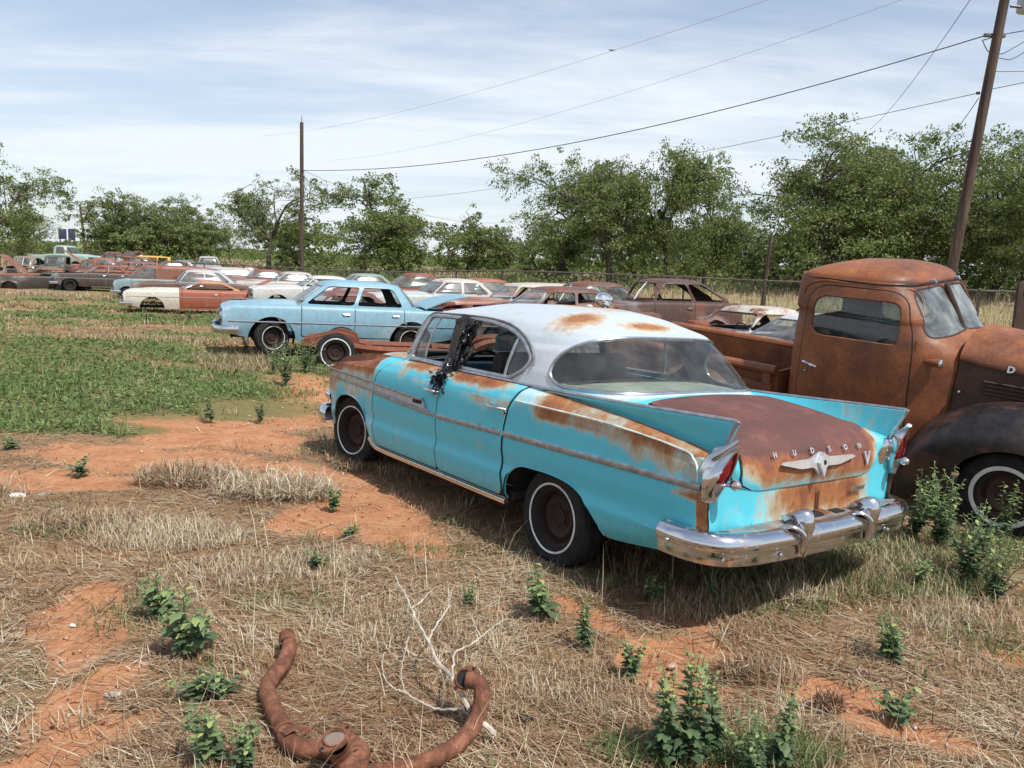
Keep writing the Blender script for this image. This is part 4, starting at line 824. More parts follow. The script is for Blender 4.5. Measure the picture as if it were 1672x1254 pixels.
def build_truck():
    root = thing('pickup_truck', 'rusty brown 1940s pickup truck with round cab beside the turquoise sedan', 'pickup truck')
    yaw, ro, pi_ = R(-47.276), R(4.46), R(-4.525)
    Rm = Matrix.Rotation(yaw, 4, 'Z') @ Matrix.Rotation(ro, 4, 'X') @ Matrix(((math.cos(pi_), 0, -math.sin(pi_), 0), (0, 1, 0, 0), (math.sin(pi_), 0, math.cos(pi_), 0), (0, 0, 0, 1)))
    root.matrix_world = Matrix.Translation((4.518, 6.791, 0)) @ Rm
    s = NT('truck_rust'); n1 = s.noise(1.1, 7, .6, dist=.5); n2 = s.noise(7, 6, .65); n3 = s.noise(70, 3); n4 = s.noise(.8, 4, .5, dist=1.)
    c = s.ramp(s.math('MULTIPLY_ADD', n2, .3, s.math('MULTIPLY', n1, .7)), [(.32, (.055, .028, .020)), (.44, (.17, .055, .022)), (.55, (.27, .088, .028)), (.66, (.38, .145, .048)), (.80, (.12, .05, .032))])
    c = s.mix(s.smooth(n4, .55, .75, 0, .55), c, (.085, .050, .042)); c = s.mix(s.smooth(n3, .42, .72, 0, .5), c, (.05, .024, .018)); sp2 = s.noise(30, 6, .75); c = s.mix(s.smooth(sp2, .58, .70, 0, .45), c, (.42, .19, .08)); s.set(col=c, rough=s.smooth(n2, .3, .7, .38, .62), spec=.45); s.bump(s.math('ADD', n3, s.math('MULTIPLY', n2, 2)), .15, .003); TR = s.m
    s = NT('fender_rust'); n1 = s.noise(2.2, 7, .6, dist=.4); n2 = s.noise(12, 6, .65); c = s.ramp(s.math('MULTIPLY_ADD', n2, .35, s.math('MULTIPLY', n1, .65)), [(.35, (.009, .009, .011)), (.5, (.026, .019, .018)), (.62, (.085, .042, .034)), (.75, (.018, .024, .030))]); s.set(col=c, rough=s.smooth(n2, .3, .7, .28, .5), spec=.5); FR = s.m
    CH = MAT['pitted_chrome']; DK = MAT['dark_gap']; GL = glass('truck_glass', (.45, .52, .53), .05, (.40, .44, .44)); BL = MAT['black_interior']
    roofz = lambda x: np.interp(x, [-2.1, -1.95, -1.7, -1.4, -1.1, -.95, -.8], [1.93, 1.985, 2.035, 2.055, 2.05, 2.02, 1.95])
    lv = [(.42, -.44, -2.03, .765, 2.3, 7), (.8, -.42, -2.035, .772, 2.3, 7), (1.15, -.42, -2.04, .772, 2.4, 7), (1.30, -.46, -2.045, .768, 2.6, 6.5), (1.40, -.56, -2.05, .763, 3.0, 6), (1.48, -.68, -2.05, .755, 3.6, 5.5), (1.55, -.765, -2.05, .745, 4.2, 5.5), (1.70, -.86, -2.06, .735, 4.4, 6.5), (1.82, -.95, -2.06, .715, 4.2, 6.5), (1.89, -1.0, -2.045, .685, 3.8, 5.5)]
    G = superloop(lv, 180, roofz, 18)
    if G.normals()[len(G.V)//2, 1] < 0: G.flip()
    swin = rounded([(-1.80, 1.365), (-1.80, 1.73), (-1.03, 1.75), (-1.0, 1.385)], [.13, .13, .11, .05], 7)
    doorp = rounded([(-1.86, .35), (-1.86, 1.815), (-1.03, 1.835), (-.89, 1.40), (-.85, .35)], [.02, .20, .17, .12, .02], 8)
    sid = lambda A: (A[:, 0] > .35) & (A[:, 0] < 2.9)
    sA = lambda V, A: np.where(sid(A) & (A[:, 1] < 1.5), poly_in(V[:, 0], V[:, 2], swin), -1.)
    wp = rounded([(.014, 1.51), (.014, 1.875), (.565, 1.855), (.64, 1.475)], [.01, .01, .10, .06], 6)
    wA = lambda V, A: np.where((A[:, 0] < np.pi/2) & (V[:, 0] > -1.10) & (A[:, 1] < 1.2), poly_in(V[:, 1], V[:, 2], wp), -1.)
    bw = rounded([(.0, 1.45), (.0, 1.70), (.36, 1.70), (.36, 1.45)], [0.0, 0, .08, .08], 6)
    bA = lambda V, A: np.where((A[:, 0] > np.pi/2) & (V[:, 0] < -1.95) & (A[:, 1] < 1.2), poly_in(V[:, 1], V[:, 2], np.array([(-.36, 1.45), (-.36, 1.70), (.36, 1.70), (.36, 1.45)])), -1.)
    cab = G.clip(lambda V, A: -sA(V, A)).clip(lambda V, A: -wA(V, A)).clip(lambda V, A: -bA(V, A))
    c2 = cab.both(); c2.weld(); oc = obj('cab', c2, TR, root)
    ii = c2.copy(); ii.offset(-.025); ii.flip(); obj('cab_lining', ii, simple('dark_lining', (.035, .03, .027), .9, var=.4), oc)
    for sgn in (-1, 1):
        d = G.clip(lambda V, A: np.where(sid(A), poly_in(V[:, 0], V[:, 2], doorp), -1.)).clip(lambda V, A: -sA(V, A)); u = G.clip(lambda V, A: np.where(sid(A), poly_in(V[:, 0], V[:, 2], doorp)+.010, -1.)).clip(lambda V, A: -sA(V, A))
        d.offset(.007); d.thick(.02); u.offset(.002)
        g = G.clip(sA); g.offset(-.008)
        if sgn < 0: d, u, g = d.mirror(), u.mirror(), g.mirror()
        od = obj('door', d, TR, root); obj('door_gap', u, DK, od); og = obj('side_window', g, GL, od)
        obj('window_seal', tube(evenly(g.loops()[0]), .009, 6, closed=True), rusty('rust_plain'), og)
        h = tube(crom(np.array([(-1.80, .775*sgn, 1.105), (-1.795, .81*sgn, 1.11), (-1.76, .822*sgn, 1.10), (-1.69, .815*sgn, 1.085), (-1.665, .81*sgn, 1.082)]), 4), [.012]*4+[.014]*8+[.010]*5, 8); obj('door_handle', h, CH, od)
        k = lathe([(0, .012), (.014, .010), (.016, 0)], 14); k.V[:, 1] *= sgn; k.move((-1.78, .785*sgn, 1.02)); obj('door_lock', k if sgn > 0 else k.flip(), CH, od)
        for z in (1.42, .62): obj('hinge', tube([(-.84, .782*sgn, z-.05), (-.84, .782*sgn, z+.05)], .013, 8), TR, od)
        gz = [(-1.93, 1.72), (-1.90, 1.80), (-1.80, 1.85), (-1.5, 1.862), (-1.1, 1.862), (-.99, 1.83), (-.93, 1.74), (-.885, 1.62)]; GI = np.where((G.A[:, 0] > .4) & (G.A[:, 0] < 2.8) & (G.A[:, 1] < 1.3))[0]
        gl_ = crom(np.array([(x, G.V[GI[np.argmin((G.V[GI, 0]-x)**2+(G.V[GI, 2]-z)**2)], 1], z) for x, z in gz]), 6); gl_[:, 1] = (gl_[:, 1]+.006)*sgn
        obj('roof_gutter', tube(gl_, .007, 6), TR, oc)
        wg = G.clip(wA); 
        if sgn < 0: wg = wg.mirror()
        wg.offset(-.006); ow = obj('windshield_pane', wg, glass('windshield_glass', (.35, .42, .44), .30, (.42, .47, .47)), root); obj('pane_frame', tube(evenly(wg.loops()[0]), .011, 8, closed=True), rusty('rust_dark', dark=(.03, .02, .018), light=(.09, .045, .03)), ow)
    obj('windshield_divider', tube([(-.758, 0, 1.53), (-.85, 0, 1.70), (-.955, 0, 1.88)], .022, 8), rusty('rust_dark'), root)
    for y in (-.30, .25): obj('wiper_stub', tube([(-.99, y, 1.925), (-.95, y, 1.935), (-.925, y-.02, 1.91)], .010, 8), CH, oc)
    # hood and cowl sides
    st = [(-.565, 1.572, .545, 1.35), (-.45, 1.565, .535, 1.33), (-.2, 1.545, .505, 1.31), (.1, 1.51, .47, 1.29), (.4, 1.45, .42, 1.26), (.58, 1.37, .37, 1.22), (.66, 1.24, .31, 1.14)]
    rows = [[(x, 0, zt), (x, .14, zt-.006), (x, w*.62, zt-.045), (x, w*.88, zt-.125), (x, w*.985, ze+.03), (x, w, ze), (x, w*1.0, ze-.02)] for x, zt, w, ze in st]
    P = crom(np.array(rows), 6); P = crom(P.transpose(1, 0, 2), 5).transpose(1, 0, 2); hd = grid(P).both(); hd.weld(); obj('hood', hd.thick(.012), TR, root)
    rows = [[(x, w*.97, ze-.01), (x, w*.99, 1.1), (x, w*1.04, .70)] for x, zt, w, ze in st]; sp_ = grid(crom(np.array(rows), 6)); 
    for sgn in (-1, 1):
        m = sp_.copy() if sgn > 0 else sp_.mirror(); os_ = obj('hood_side', m, rusty('rust_dark'), root)
        for k in range(4): obj('louver', tube([(-.36, .525*sgn, 1.18-k*.033), (.0, .492*sgn, 1.18-k*.033), (.35, .44*sgn, 1.18-k*.033)], .012, 6, flat=(1, .7)), rusty('rust_dark'), os_)
        obj('hood_latch', lathe([(0, .022), (.012, .018), (.014, 0)], 10).scale((1, sgn, 1)).move((-.52, .545*sgn, 1.06)), CH, os_)
        for i, ch in enumerate('DODGE'):
            tm = text_mesh(ch, .075, .006, .002); xx = -.185+i*.135; tm.move((0, -.02, 0)); 
            if sgn < 0: obj('letter', place(tm, (xx, -(np.interp(xx, [-.62, -.2, .1, .4], [.56, .505, .47, .42])+.006), 1.305), (1, .0, .02), (0, .25, 1), (0, -1, .2)), MAT['emblem_metal'], root)
        # cowl lamp
        b = lathe([(0, -.14), (.014, -.12), (.030, -.06), (.037, 0), (.036, .006)], 18, 'X').move((-.66, .69*sgn, 1.29)); ol = obj('cowl_lamp', b, TR, root); l_ = lathe([(.038, -.006), (.040, .004), (.034, .012), (.020, .018), (0, .022)], 18, 'X').move((-.655, .69*sgn, 1.29)); obj('lens', l_, CH, ol)
        # fenders
        op = rounded([(-.40, .0), (-.39, .36), (-.31, .60), (-.12, .74), (.10, .78), (.30, .74), (.42, .55), (.45, 0)], .1)
        f = fender([-.86, -.80, -.72, -.55, -.29, 0, .3, .55, .72, .80], [.40, .60, .76, .90, 1.02, 1.075, 1.05, .93, .76, .58], .47, .965, .31, op, 80); 
        f = f.thick(.01)
        if sgn < 0: f = f.mirror()
        of = obj('front_fender', f, FR, root)
        obj('fender_lip', tube([(p[0], .952*sgn, p[1]) for p in op if p[1] > .37], .010, 6), FR, of)
        hl = lathe([(0, .06), (.06, .055), (.092, .02), (.10, 0), (.085, -.08), (.03, -.16), (0, -.17)], 22, 'X').move((.66, .62*sgn, 1.0)); obj('headlight', hl, CH, root)
        rf = fender([-3.52, -3.42, -3.2, -2.95, -2.7, -2.5, -2.42], [.48, .64, .80, .84, .79, .63, .43], .66, .96, .38, rounded([(-3.38, 0), (-3.36, .42), (-3.2, .60), (-2.95, .68), (-2.7, .60), (-2.54, .42), (-2.52, 0)], .1), 60, ).thick(.01)
        if sgn < 0: rf = rf.mirror()
        obj('rear_fender', rf, TR, root)
        obj('running_board', box(-2.2, -.78, .66*sgn-.15+.15*sgn, .66*sgn+.15+.15*sgn, .36, .40, .01), TR, root)
        # bed side with rolled rail
        obj('bed_side', box(-4.25, -2.14, .655*sgn-.012, .655*sgn+.012, .55, .90), TR, root)
        obj('bed_rail', tube([(-4.28, .69*sgn, .90), (-3.2, .69*sgn, .915), (-2.12, .69*sgn, .935)], .045, 10, flat=(1.2, 1)), TR, root)
        obj('bed_rib', tube([(-4.25, .70*sgn, .74), (-2.14, .70*sgn, .75)], .055, 8, flat=(.7, 1)), TR, root)
        for x in (-4.2, -2.2): obj('stake_pocket', box(x-.04, x+.04, .70*sgn-.03, .70*sgn+.03, .55, .90, .008), TR, root)
    obj('bed_front', box(-2.15, -2.12, -.65, .65, .55, .92, .005), TR, root); obj('tailgate', box(-4.29, -4.26, -.64, .64, .58, .96, .005), TR, root); obj('bed_floor', box(-4.25, -2.15, -.65, .65, .58, .61), rusty('rust_dark'), root)
    obj('grille', box(.60, .68, -.22, .22, .62, 1.16, .03), TR, root); obj('front_bumper', box(.95, .98, -.85, .85, .48, .62, .01), rusty('rust_dark'), root)
    for y in (-.38, .38): obj('frame_rail', box(-4.2, .9, y-.04, y+.04, .44, .57), rusty('rust_dark'), root)
    for sgn in (-1, 1): obj('wheel_well', box(-.48, .52, sgn*.50-.01, sgn*.50+.01, .35, .95), DK, root)
    obj('radiator_core', box(.45, .55, -.3, .3, .6, 1.2), BL, root); obj('engine_block', box(-.35, .35, -.22, .22, .62, 1.1, .04), rusty('rust_dark'), root)
    rd = rusty('rust_dark')
    for x_, y_, z_ in ((.03, -.80, .375), (0, .80, .33), (-2.95, -.78, .30), (-2.95, .78, .33)):
        wheel_parts(root, (x_, y_, z_), .36, .18, 1 if y_ > 0 else -1, whitewall=(.215, .250), rim=.205, rim_m=rd, flatten=.03, steer=0)
    obj('bench_seat', box(-1.75, -1.25, -.62, .62, .62, .86, .06)+box(-1.88, -1.74, -.62, .62, .8, 1.36, .05), MAT['worn_seat_cloth'], root)
    obj('dashboard', box(-.98, -.86, -.68, .68, 1.22, 1.40, .03), MAT['dash_teal'], root)
    stw = [(-1.20+.09*math.sin(a), .32+.21*math.cos(a), 1.42+.19*math.sin(a)) for a in np.linspace(0, 2*np.pi, 28, endpoint=False)]; obj('steering_wheel', tube(stw, .012, 8, closed=True)+tube([(-1.2, .32, 1.42), (-.9, .32, 1.1)], .018, 8)+tube([(-1.2, .11, 1.42), (-1.2, .53, 1.42)], .009, 6), BL, root)
    obj('cab_floor', box(-2.0, -.5, -.72, .72, .44, .47), rd, root)
    return root
truck = build_truck()
# ================================================================== the other cars in the yard
def make_car(label, cat='car', x=0., y=0., yaw=0., z=None, pitch=0., roll=0., group=None, nm='sedan', wb=2.85, fo=.85, ro=1.15, Wd=.93, rk=.30, belt=.98, hood=1.0, deck=.96, roof=1.46, xf=(2.05, 1.55), xr=(-.25, .25), wt=.62, nf=5, nr=4, base=(.3, .3, .3), rust=.4, roofc=None, roofrust=None, doors=2, glass_on='wfrs', wheels='1111', wheel_r=.33, lid=None, hoodup=0., fend=False, fin=0., wagon=False, doorc=None, frontc=None, rearc=None, frear=0., mats=None, trim=True, bump=True, whitewall=None, lamp_r=.085, scale=1.07, panel=False, bare_front=False, split=False, rack=False, sub=4):
    root = thing(nm, label, cat, group=group)
    if z is None: z = gz(x, y)
    root.matrix_world = Matrix.Translation((x, y, z)) @ Matrix.Rotation(yaw, 4, 'Z') @ Matrix.Rotation(roll, 4, 'X') @ Matrix.Rotation(-pitch, 4, 'Y') @ Matrix.Scale(scale, 4) @ Matrix.Translation((-wb/2, 0, 0))
    key = '%02d%02d%02d_%02d' % (base[0]*99, base[1]*99, base[2]*99, rust*99); PA = paint('paint_'+key, base, rust, 1.6, rough=.45, dusty=.35)
    def pm(c, r): return paint('paint_%02d%02d%02d_%02d' % (c[0]*99, c[1]*99, c[2]*99, r*99), c, r, 1.6, rough=.45, dusty=.35)
    RP = pm(roofc, roofrust if roofrust is not None else rust) if roofc else PA; DP = pm(doorc, rust) if doorc else PA; FP = pm(frontc, rust*.5) if frontc else PA
    CH = MAT['pitted_chrome']; DK = MAT['dark_gap']; GL = glass('yard_glass', (.66, .76, .77), .16, (.42, .43, .40), .20); BLK = MAT['black_interior']
    bw = Wd*(.80 if fend else 1.)
    L = [-ro, -ro+.06, -ro+.25, -.6, 0, .6, 1.3, 2.0, wb-.5, wb, wb+.45, wb+fo-.22, wb+fo-.05, wb+fo]
    L = np.array(L); n = len(L)
    tp = np.interp(L, [-ro, -ro+.1, -ro+.4, 0, wb, wb+fo-.3, wb+fo], [.93, .965, .99, 1, 1, .975, .92] if not fend else [.7, .85, .95, 1, .92, .62, .50])
    zc = np.interp(L, [-ro, -ro+.06, -ro+.3, xr[0], xr[0]+.1, xf[0], wb, wb+fo-.25, wb+fo], [deck-.10, deck-.02, deck+.01, deck+.05, belt, hood+.03, hood+.02, hood-.04, hood-.14])
    zs = np.interp(L, [-ro, -ro+.2, xr[0], xf[0], wb+fo-.2, wb+fo], [deck-.03+fin, deck+fin*.8, belt, belt, hood-.06, hood-.13])
    rz = np.interp(L, [-ro, -.5, .3, wb-.4, wb+.4, wb+fo], [rk+.12, rk, rk-.04, rk-.04, rk, rk+.08])
    ls = [np.stack([L, L*0, zc], 1), np.stack([L, L*0+bw*.45, zc-.008], 1), np.stack([L, bw*.78*tp, np.minimum(zc-.02, zs)+0*L if not fin else zs-.02-fin*.6], 1), np.stack([L, bw*.90*tp, zs], 1), np.stack([L, bw*.955*tp, zs-.03], 1), np.stack([L, bw*.985*tp, zs-.12], 1), np.stack([L, bw*tp, L*0+.66], 1), np.stack([L, bw*.985*tp, L*0+.48], 1), np.stack([L, bw*.93*tp, rz], 1)]
    P = crom(np.array(ls).transpose(1, 0, 2), sub); P = crom(P.transpose(1, 0, 2), 3, sharp=(3, 5) if not fend else ()).transpose(1, 0, 2)
    half = grid(P); half.A[:, 1] *= 8
    half = half.clip(lambda V, A: np.where(A[:, 1] < 2.9, np.maximum(np.maximum(V[:, 0]-xf[0]+.06, xr[0]+.1-V[:, 0]), V[:, 1]-bw*.82), 1.))
    if hoodup or bare_front: half = half.clip(lambda V, A: np.where(A[:, 1] < 2.9, np.maximum(xf[0]+.12-V[:, 0], V[:, 1]-bw*.74), 1.))
    if lid: half = half.clip(lambda V, A: np.where(A[:, 1] < 2.9, np.maximum(V[:, 0]-xr[0]+.12, V[:, 1]-bw*.74), 1.))
    ar = wheel_r+.07
    def arch(cx): return lambda V, A: np.where(A[:, 1] > 4.5, np.hypot((V[:, 0]-cx)*.96, np.maximum(V[:, 2]-.30, 0))-ar+(V[:, 2] < .30)*0, 1.)
    if not fend:
        half = half.clip(arch(0.)).clip(arch(wb))
    side = half.copy(); body = half.both(); body.weld()
    # end panels
    for k, nm_, fl in ((0, 'rear_panel', False), (len(P)-1, 'front_panel', True)):
        ring = P[k]; ys = np.linspace(-1, 1, 15); rows = []
        for j in range(0, P.shape[1], 2):
            rows.append([(ring[j, 0]+(.02 if fl else -.02)*(1-t*t), ring[j, 1]*t, ring[j, 2]) for t in ys])
        e = grid(np.array(rows)); 
        if fl: e.flip()
        e.clip(e.V[:, 0]*0+1); oe = obj(nm_, e, (FP if fl else PA), root)
        if fl:
            xg = wb+fo; zg = hood-.32
            if not fend:
                g = box(xg+.0, xg+.035, -.52*Wd/.93, .52*Wd/.93, zg-.09, zg+.11, .01); og = obj('grille', g, BLK, oe)
                for q in range(4): obj('grille_bar', box(xg+.03, xg+.045, -.52, .52, zg-.07+q*.045, zg-.055+q*.045), CH, oe)
            else:
                g = box(xg-.04, xg+.035, -.26, .26, .48, hood-.16, .05); og = obj('grille', g, BLK, oe)
    ob = obj('body', body, PA, root)
    if frontc:
        f_ = side.clip(lambda V, A: V[:, 0]-(xf[0]-.02)).both(); f_.weld(); f_.offset(.005); obj('front_clip', f_, FP, root)
    if rearc:
        f_ = side.clip(lambda V, A: .25-V[:, 0]).both(); f_.weld(); f_.offset(.005); obj('rear_clip', f_, pm(rearc, rust), root)
    # doors
    dx = [xf[0]-.12, (xf[0]+xr[0])/2+.10, xr[0]+.35] if doors == 4 else [xf[0]-.12, (xf[0]+xr[0])/2-.25]
    for i in range(len(dx)-1):
        for sgn in (1, -1):
            a, b = dx[i+1], dx[i]
            f0 = lambda V, g: np.minimum(np.minimum(V[:, 0]-a-g, b-V[:, 0]-g), V[:, 2]-rk-.05-g)
            if min(a, b) < ar: pass
            d = side.clip(lambda V, A: np.where(A[:, 1] > 3.0, f0(V, .006), -1.))
            if not len(d.T): continue
            d.offset(.006); u = side.clip(lambda V, A: np.where(A[:, 1] > 3.0, f0(V, -.008), -1.)); u.offset(.003)
            if sgn < 0: d, u = d.mirror(), u.mirror()
            od = obj('door', d, DP, root); obj('door_gap', u, DK, od)
            hx = a+.16; obj('door_handle', tube([(hx-.08, bw*.985*sgn, belt-.13), (hx-.05, (bw*.985+.03)*sgn, belt-.13), (hx+.06, (bw*.985+.03)*sgn, belt-.13), (hx+.08, bw*.985*sgn, belt-.13)], .012, 6), CH, od)
    if trim and not fend:
        for sgn in (1, -1): obj('side_trim', tube([(x_, (np.interp(x_, L, bw*tp)+.004)*sgn, (.70 if y > 30 or y < 0 else .60)) for x_ in np.linspace(-ro+.1, wb+fo-.1, 20)], .015, 6, flat=(.5, 1)), CH, root)
    # greenhouse
    zt = roof-.075; lv = [(belt-.05, xf[0], xr[0], bw*.90, nf, nr), (belt+.02, xf[0]-.03, xr[0]+.02, bw*.895, nf, nr), (belt+(zt-belt)*.5, (xf[0]+xf[1])/2+.03, (xr[0]+xr[1])/2-.04, (bw*.9+wt)/2+.01, nf, nr), (zt-.03, xf[1]+.02, xr[1]-.02, wt+.015, nf, nr), (zt+.01, xf[1]-.04, xr[1]+.03, wt-.02, nf, nr)]
    xm = (xf[1]+xr[1])/2; hl = (xf[1]-xr[1])/2+.05
    G = superloop(lv, 96 if y > 36 else 190, lambda X: zt+.01+(roof-zt-.01)*np.clip(1-np.abs((X-xm)/hl)**3, 0, 1), 8)
    if G.normals()[len(G.V)//2, 1] < 0: G.flip()
    wz0, wz1 = belt+.035, zt-.045
    def px(z_, e): return np.interp(z_, [belt, zt], [e[0], e[1]])
    sid = lambda V, A: (A[:, 1] < 1.01) & (V[:, 1] > wt*.55)
    ins = .20 if not wagon else .16
    # side openings between pillars
    posts = [0.] 
    F0, F1 = (xf[0]-.20, xf[1]-.10), (xr[0]+ins+.16, xr[1]+ins)
    nw = (1 if doors == 2 and not wagon and not split else 2) + (1 if wagon else 0)
    if panel: F1 = (xf[0]-1.15, xf[0]-1.15); nw = 1
    wins = []
    for i in range(nw):
        t0, t1 = i/nw, (i+1)/nw; g = .035 if i > 0 else 0; g2 = .035 if i < nw-1 else 0
        q = lambda t, k: F0[k]+(F1[k]-F0[k])*t
        wins.append(rounded([(q(t0, 0)-g, wz0), (q(t0, 1)-g, wz1), (q(t1, 1)+g2, wz1), (q(t1, 0)+g2, wz0)], [.03, .05, .09 if i == nw-1 else .04, .05], 4))
    sfun = lambda V, A: np.where(sid(V, A), np.max([poly_in(V[:, 0], V[:, 2], w) for w in wins], 0), -1.)
    ffun = lambda V, A: np.where((A[:, 0] < 1.5) & (A[:, 1] < 1.01), np.minimum(np.minimum(V[:, 2]-wz0, wz1-V[:, 2]), np.minimum(bw*.80-(V[:, 2]-belt)*.45-V[:, 1], V[:, 0]-px(V[:, 2], (xf[0]-.16, xf[1]-.08)))), -1.)
    rfun = lambda V, A: np.where((A[:, 0] > 1.6) & (A[:, 1] < 1.01), np.minimum(np.minimum(V[:, 2]-wz0-.01, wz1-V[:, 2]), np.minimum((bw*.78 if not fend else .33)-(V[:, 2]-belt)*.4-V[:, 1], px(V[:, 2], (xr[0]+.12, xr[1]+.08))-V[:, 0])), -1.)
    sh = G.clip(lambda V, A: -sfun(V, A)).clip(lambda V, A: -ffun(V, A))
    if not panel: sh = sh.clip(lambda V, A: -rfun(V, A))
    sh = sh.both(); sh.weld(); inn = sh.copy(); inn.offset(-.025); inn.flip(); orf = obj('roof', sh, RP, root); obj('headliner', inn, MAT['dark_headliner'], orf)
    def pane(f, name, on, both_=True):
        if not on: return
        g = G.clip(f); 
        if not len(g.T): return
        if both_: g = g.both(); g.weld(); g.offset(-.006); obj(name, g, GL, root)
        else:
            for sgn in (1, -1): q = g.copy() if sgn > 0 else g.mirror(); q.offset(-.006); obj(name, q, GL, root)
    pane(ffun, 'windshield', 'w' in glass_on); pane(rfun, 'rear_window', 'r' in glass_on and not panel)
    for i, w in enumerate(wins):
        if 's' in glass_on or (i == 0 and 'f' in glass_on): pane(lambda V, A: np.where(sid(V, A), poly_in(V[:, 0], V[:, 2], w), -1.), 'side_window', True, False)
    if trim:
        g = G.clip(ffun).both(); lp = g.loops()
        if lp and len(lp[0]) > 10: obj('windshield_frame', tube(evenly(lp[0], .06), .012, 5, closed=True), CH if not fend else PA, root)
    if split: obj('windshield_divider', tube([(xf[0]-.02, 0, belt+.02), ((xf[0]+xf[1])/2+.03, 0, (belt+zt)/2), (xf[1]+.02, 0, zt-.03)], .016, 6), simple('bright_post', (.7, .7, .7), .4), root)
    # raised lids
    if hoodup:
        w = bw*.74; Lh = wb+fo-xf[0]-.2; m = grid(np.array([[(x_, y_, .03*(1-(y_/w)**2)-.05*(x_/Lh)**4) for y_ in np.linspace(-w, w, 9)] for x_ in np.linspace(0, Lh, 8)])).thick(.02); m.rot('Y', -hoodup); m.move((xf[0]+.12, 0, hood+.03)); obj('hood', m, FP, root)
    if hoodup or bare_front:
        obj('engine', box(xf[0]+.45, wb+.35, -.22, .22, .5, hood-.12, .05)+box(xf[0]+.55, wb+.2, -.30, -.20, .55, hood-.2, .03)+box(xf[0]+.55, wb+.2, .20, .30, .55, hood-.2, .03)+lathe([(0, .10), (.16, .10), (.17, .04), (.16, 0), (0, 0)], 16, 'Z').move((wb-.05, 0, hood-.12)), rusty('rust_dark'), root)
        obj('engine_bay', box(xf[0]+.1, wb+fo-.1, -bw*.7, bw*.7, .36, .42), DK, root)
    if lid:
        w = bw*.74; Lh = ro+xr[0]-.02; m = grid(np.array([[(-x_, y_, .03*(1-(y_/w)**2)-.10*(x_/Lh)**3) for y_ in np.linspace(-w, w, 9)] for x_ in np.linspace(0, Lh, 8)])); m.flip(); m.thick(.02); m.rot('Y', lid); m.move((xr[0]-.12, 0, deck+.05)); obj('trunk_lid', m, PA, root); obj('trunk_floor', box(-ro+.05, xr[0], -bw*.7, bw*.7, .4, .45), DK, root)
    # fenders for the rounder, older bodies
    if fend:
        for sgn in (1, -1):
            for cx, l, h in ((wb, .72, hood-.14), (0., .66, .86)):
                op = rounded([(cx-.40, -.3), (cx-.39, .36), (cx-.28, .64), (cx, .74), (cx+.28, .64), (cx+.39, .36), (cx+.40, -.3)], .1)
                m = fender([cx-l, cx-l*.93, cx-l*.7, cx-l*.25, cx+l*.25, cx+l*.7, cx+l*.93, cx+l], [.42, .60, .80*h/.86, h, h*.99, .82*h/.86, .62, .46], bw*.60, Wd+.02, .30, op, 34).thick(.01)
                if sgn < 0: m = m.mirror()
                obj('fender', m, FP if cx > 1 else PA, root)
            obj('running_board', box(.5, wb-.5, sgn*(Wd-.10)-.13, sgn*(Wd-.10)+.13, .30, .34), PA, root)
    for sgn in (1, -1):
        hx_, hy_, hz_ = (wb+fo+.01, .68*Wd/.93, hood-.27) if not fend else (wb+.62, .66, hood-.14)
        b = lathe([(0, .035), (lamp_r*.6, .025), (lamp_r, .0), (lamp_r+.012, -.01), (lamp_r+.01, -.09), (.02, -.2)], 16, 'X').move((hx_, hy_*sgn, hz_)); obj('headlight', b, MAT['lamp_glass'] if not bare_front else DK, root)
        if not fend: obj('tail_lamp', lathe([(0, -.03), (.05, -.02), (.06, .02)], 12, 'X').move((-ro-.01, .70*sgn, deck-.22)), MAT['red_lens'], root)
    if bump:
        for fx, s_ in ((wb+fo, 1), (-ro, -1)):
            pts = crom(np.array([(fx-.28*s_, Wd*.99, .44), (fx-.05*s_, Wd*.97, .44), (fx+.09*s_, Wd*.80, .43), (fx+.12*s_, 0, .43), (fx+.09*s_, -Wd*.80, .43), (fx-.05*s_, -Wd*.97, .44), (fx-.28*s_, -Wd*.99, .44)]), 3)
            obj('bumper', tube(pts, .075, 8, flat=(.45, 1.)), CH, root)
    for i, (cx, sgn) in enumerate(((wb, 1), (wb, -1), (0, 1), (0, -1))):
        if wheels[i] == '1': wheel_parts(root, (cx, (Wd-.13)*sgn, wheel_r-.02), wheel_r, .18, sgn, whitewall=whitewall, rim=.19, rim_m=rusty('rusty_rim'), seg=26, flatten=.02, steer=R(18)*(i < 2 and frear > 0))
    if not fend:
        for sgn in (1, -1):
            for cx in (0., wb): 
                ww = lathe([(ar+.005, -.36), (ar+.005, 0)], 20).flip(); ww = ww.clip(lambda V, A: V[:, 2]+.12); ww.move((cx, bw*.985*sgn+(0.36 if sgn < 0 else 0)-.01*sgn, .30)); obj('wheel_well', ww, DK, root)
    obj('underbody', box(-ro+.1, wb+fo-.15, -bw*.62, bw*.62, rk-.02, rk+.03), DK, root)
    obj('front_seat', box(xf[0]-1.05, xf[0]-.62, -bw*.7, bw*.7, .35, .62, .04)+box(xf[0]-1.18, xf[0]-1.04, -bw*.7, bw*.7, .5, belt+.03, .04), MAT['worn_seat_cloth'], root); 
    if not panel: obj('rear_seat', box(xr[0]+.45, xr[0]+.85, -bw*.7, bw*.7, .35, .6, .04)+box(xr[0]+.35, xr[0]+.48, -bw*.7, bw*.7, .5, belt, .04), MAT['worn_seat_cloth'], root)
    obj('steering_wheel', tube([(xf[0]-.45+.1*math.sin(a), .34+.19*math.cos(a), belt-.02+.17*math.sin(a)) for a in np.linspace(0, 2*np.pi, 18, endpoint=False)], .012, 5, closed=True), BLK, root)
